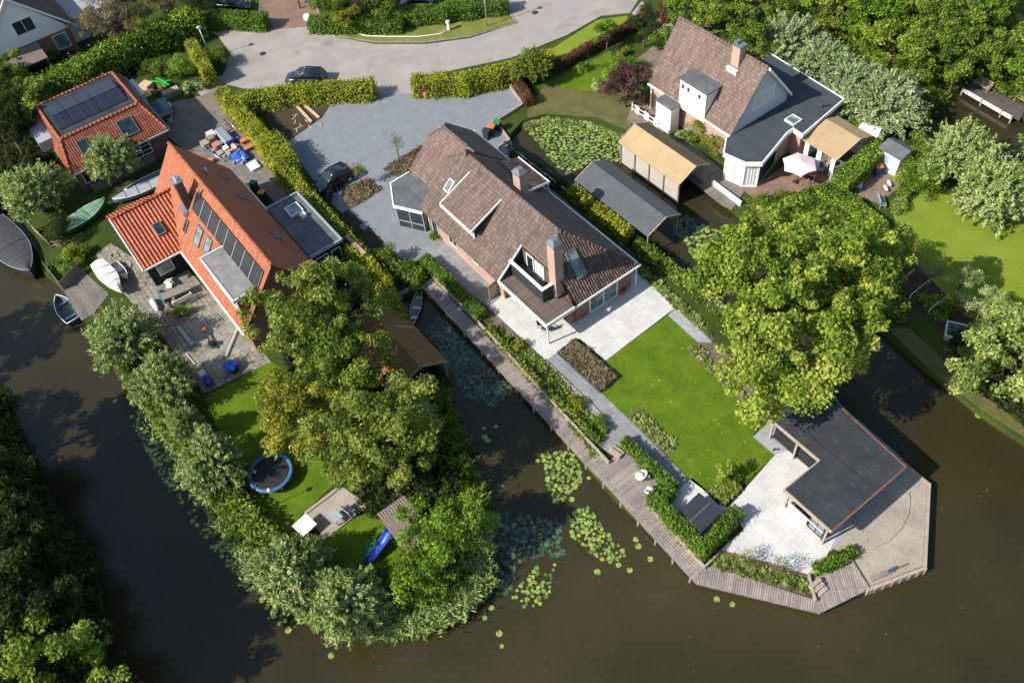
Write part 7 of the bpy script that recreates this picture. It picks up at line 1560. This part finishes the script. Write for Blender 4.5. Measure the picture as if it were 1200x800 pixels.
lowwall('timber edge of the play square on the trampoline side', [(357, 602), (399, 570)], .12, .12, m_timber); lowwall('timber edge of the play square on the hut side', [(380, 631), (430, 592)], .12, .12, m_timber)
t = oriented('play_table', 'white square topped sand table at the corner of the play square', 'table', 357, 615, ang_px((340, 615), (357, 631)), 0, None, .7); B().cbox((0, 0, .72), 1.25, 1.25, .06).build('tabletop', m_whitep, t, world=False, bevel=.01); B().cbox((0, 0, .35), .9, .9, .68).build('box', m_brown, t, world=False)
table('small grey table in the middle of the play square', 393, 604, ang_px((384, 600), (396, 612)), 1.0, .7, .6, m_greyp, m_greyp); bench('grey slatted bench at the far side of the play square', 409, 597, ang_px((402, 606), (416, 592)), 1.0, m_greyp)
def slide(label, p, q, w, mat, h):
    a_, e_ = P(*p, h), P(*q, .15); t = thing('slide', label, 'slide', (e_.x, e_.y, .0), seg_ang(e_, a_)); L = math.hypot(a_.x-e_.x, a_.y-e_.y); rings = []
    for i in range(9):
        k = i/8; x = L*k; z = .12+h*(k**1.3)+.10*math.sin(k*6.3); rings.append([(x, -w/2-.04, z+.16), (x, -w/2, z+.14), (x, -w/2+.03, z), (x, w/2-.03, z), (x, w/2, z+.14), (x, w/2+.04, z+.16), (x, w/2+.02, z-.03), (x, -w/2-.02, z-.03)])
    B().loft(rings).build('chute', mat, t, world=False); B().tube([(L, 0, 0), (L, 0, h)], .05, 6).build('post', m_brown, t, world=False)
slide('long wavy blue slide in front of the play hut', (457, 622), (429, 662), .55, m_blue, 1.3); slide('short green slide left of the blue slide', (443, 636), (427, 650), .45, m_greenpl, .7)
boat('small blue and white paddle board under the play hut', 492, 641, ang_px((485, 645), (500, 637)), 1.5, .5, .15, m_tarp_b, m_whitep, z=.05, seats=0, name='paddle_board')
t = oriented('toy_kitchen', 'small white and red toy stove on the grass between the lower willows', 'toy', 383, 652, .5); B().cbox((0, 0, .3), .5, .4, .6).build('box', m_whitep, t, world=False, bevel=.02); B().cbox((0, -.1, .63), .4, .1, .06).build('top', m_redplastic, t, world=False)
table('old grey garden table in the shade of the left plot tip', 435, 688, .4, 1.4, .9, .6, m_oldwood, m_oldwood)
# sandy point
hp = [P(u, v, .05) for u, v in [(1066, 576), (1067, 590), (1064, 605), (1055, 622), (1040, 635), (1018, 645)]]; tag(B().tube(hp, .022, 6).build('hose', m_oldwood), 'thin dark hose lying in an arc over the sandy point', 'hose')
a_, e_ = P(1022, 678, .1), P(1060, 662, .1); t = thing('rubbish_planks', 'dark planks with a blue sheet at the lower edge of the sandy point', 'planks', (*((a_+e_)/2).xy, .03), seg_ang(a_, e_)); B().cbox((-.5, 0, .1), 1.6, .3, .12).build('plank', m_oldwood, t, world=False); B().cbox((.3, .02, .13), .7, .2, .08, .1).build('sheet', plain('dull_blue_sheet', (.04, .06, .14), .6, .2), t, world=False); B().cbox((1.0, 0, .08), .9, .08, .08).build('plank', m_brown, t, world=False)
for i, u in enumerate([1026, 1036, 1046, 1056, 1066, 1076]):
    v = 690-(u-1018)*.375; p = P(u, v+2, 0); o = B().cyl((p.x, p.y), .09, -1.5, .1, 8).build('mooring_post', m_oldwood); tag(o, 'short wooden pile against the quay edge of the sandy point', 'post', 'quay piles of the sandy point')
for i, k in enumerate(np.linspace(0.02, .98, 16)):
    u, v = 497+(816-497)*k, 338+(684-338)*k; p = P(u, v, 0); o = B().cyl((p.x, p.y-.03), .09, -1.6, .03, 8).build('mooring_post', m_oldwood); tag(o, 'wooden pile under the water side of the boardwalk', 'post', 'piles under the boardwalk')
for i, (u, v, lab) in enumerate([(788, 478-2, '')]): pass
t = oriented('spotlight', 'small dark garden spotlight on the stone pad beside the pavilion', 'lamp', 906, 528, .3, .06); B().cyl((0, 0), .03, 0, .25, 8).build('stake', m_black, t, world=False); B().tube([(0, 0, .25), (.14, 0, .34)], .07, 10).build('head', m_black, t, world=False)
# ---------------------------------------------------------------- camera, sun and sky
cd = bpy.data.cameras.new('camera'); cam = bpy.data.objects.new('camera', cd); col.objects.link(cam)
cam.location = CAM; m = Matrix((RT, UP, -FW)).transposed(); cam.rotation_euler = m.to_euler()
cd.sensor_width = 36; cd.lens = F_PX/1200*36; cd.clip_end = 3000; cd.clip_start = .5
sc.camera = cam
SUN_EL, SH = 39.0, 78.5                                  # elevation, direction the shadows fall (deg from +x)
sd = Vector((math.cos(R(SH))*math.cos(R(SUN_EL)), math.sin(R(SH))*math.cos(R(SUN_EL)), -math.sin(R(SUN_EL))))
ld = bpy.data.lights.new('sun', 'SUN'); ld.energy = 4.8; ld.angle = R(.5); ld.color = (1.0, .945, .85)
lo = bpy.data.objects.new('sun', ld); col.objects.link(lo); lo.rotation_euler = sd.to_track_quat('-Z', 'Y').to_euler(); lo.location = (0, 0, 80)
wd_ = bpy.data.worlds.new('World'); sc.world = wd_; wd_.use_nodes = True; nt = wd_.node_tree
sky = nt.nodes.new('ShaderNodeTexSky'); sky.sky_type = 'NISHITA'; sky.sun_disc = False; sky.sun_elevation = R(SUN_EL)
az = math.atan2(-sd.x, -sd.y); sky.sun_rotation = az     # rotation measured clockwise from +y
nt.links.new(sky.outputs[0], nt.nodes['Background'].inputs[0]); nt.nodes['Background'].inputs[1].default_value = .12
sc.view_settings.view_transform = 'Standard'; sc.view_settings.look = 'None'; sc.view_settings.gamma = 1; sc.view_settings.exposure = 0.6
sc.view_settings.use_curve_mapping = False
sc.cycles.max_bounces = 5; sc.cycles.diffuse_bounces = 2; sc.cycles.glossy_bounces = 2; sc.cycles.transmission_bounces = 2; sc.cycles.transparent_max_bounces = 4
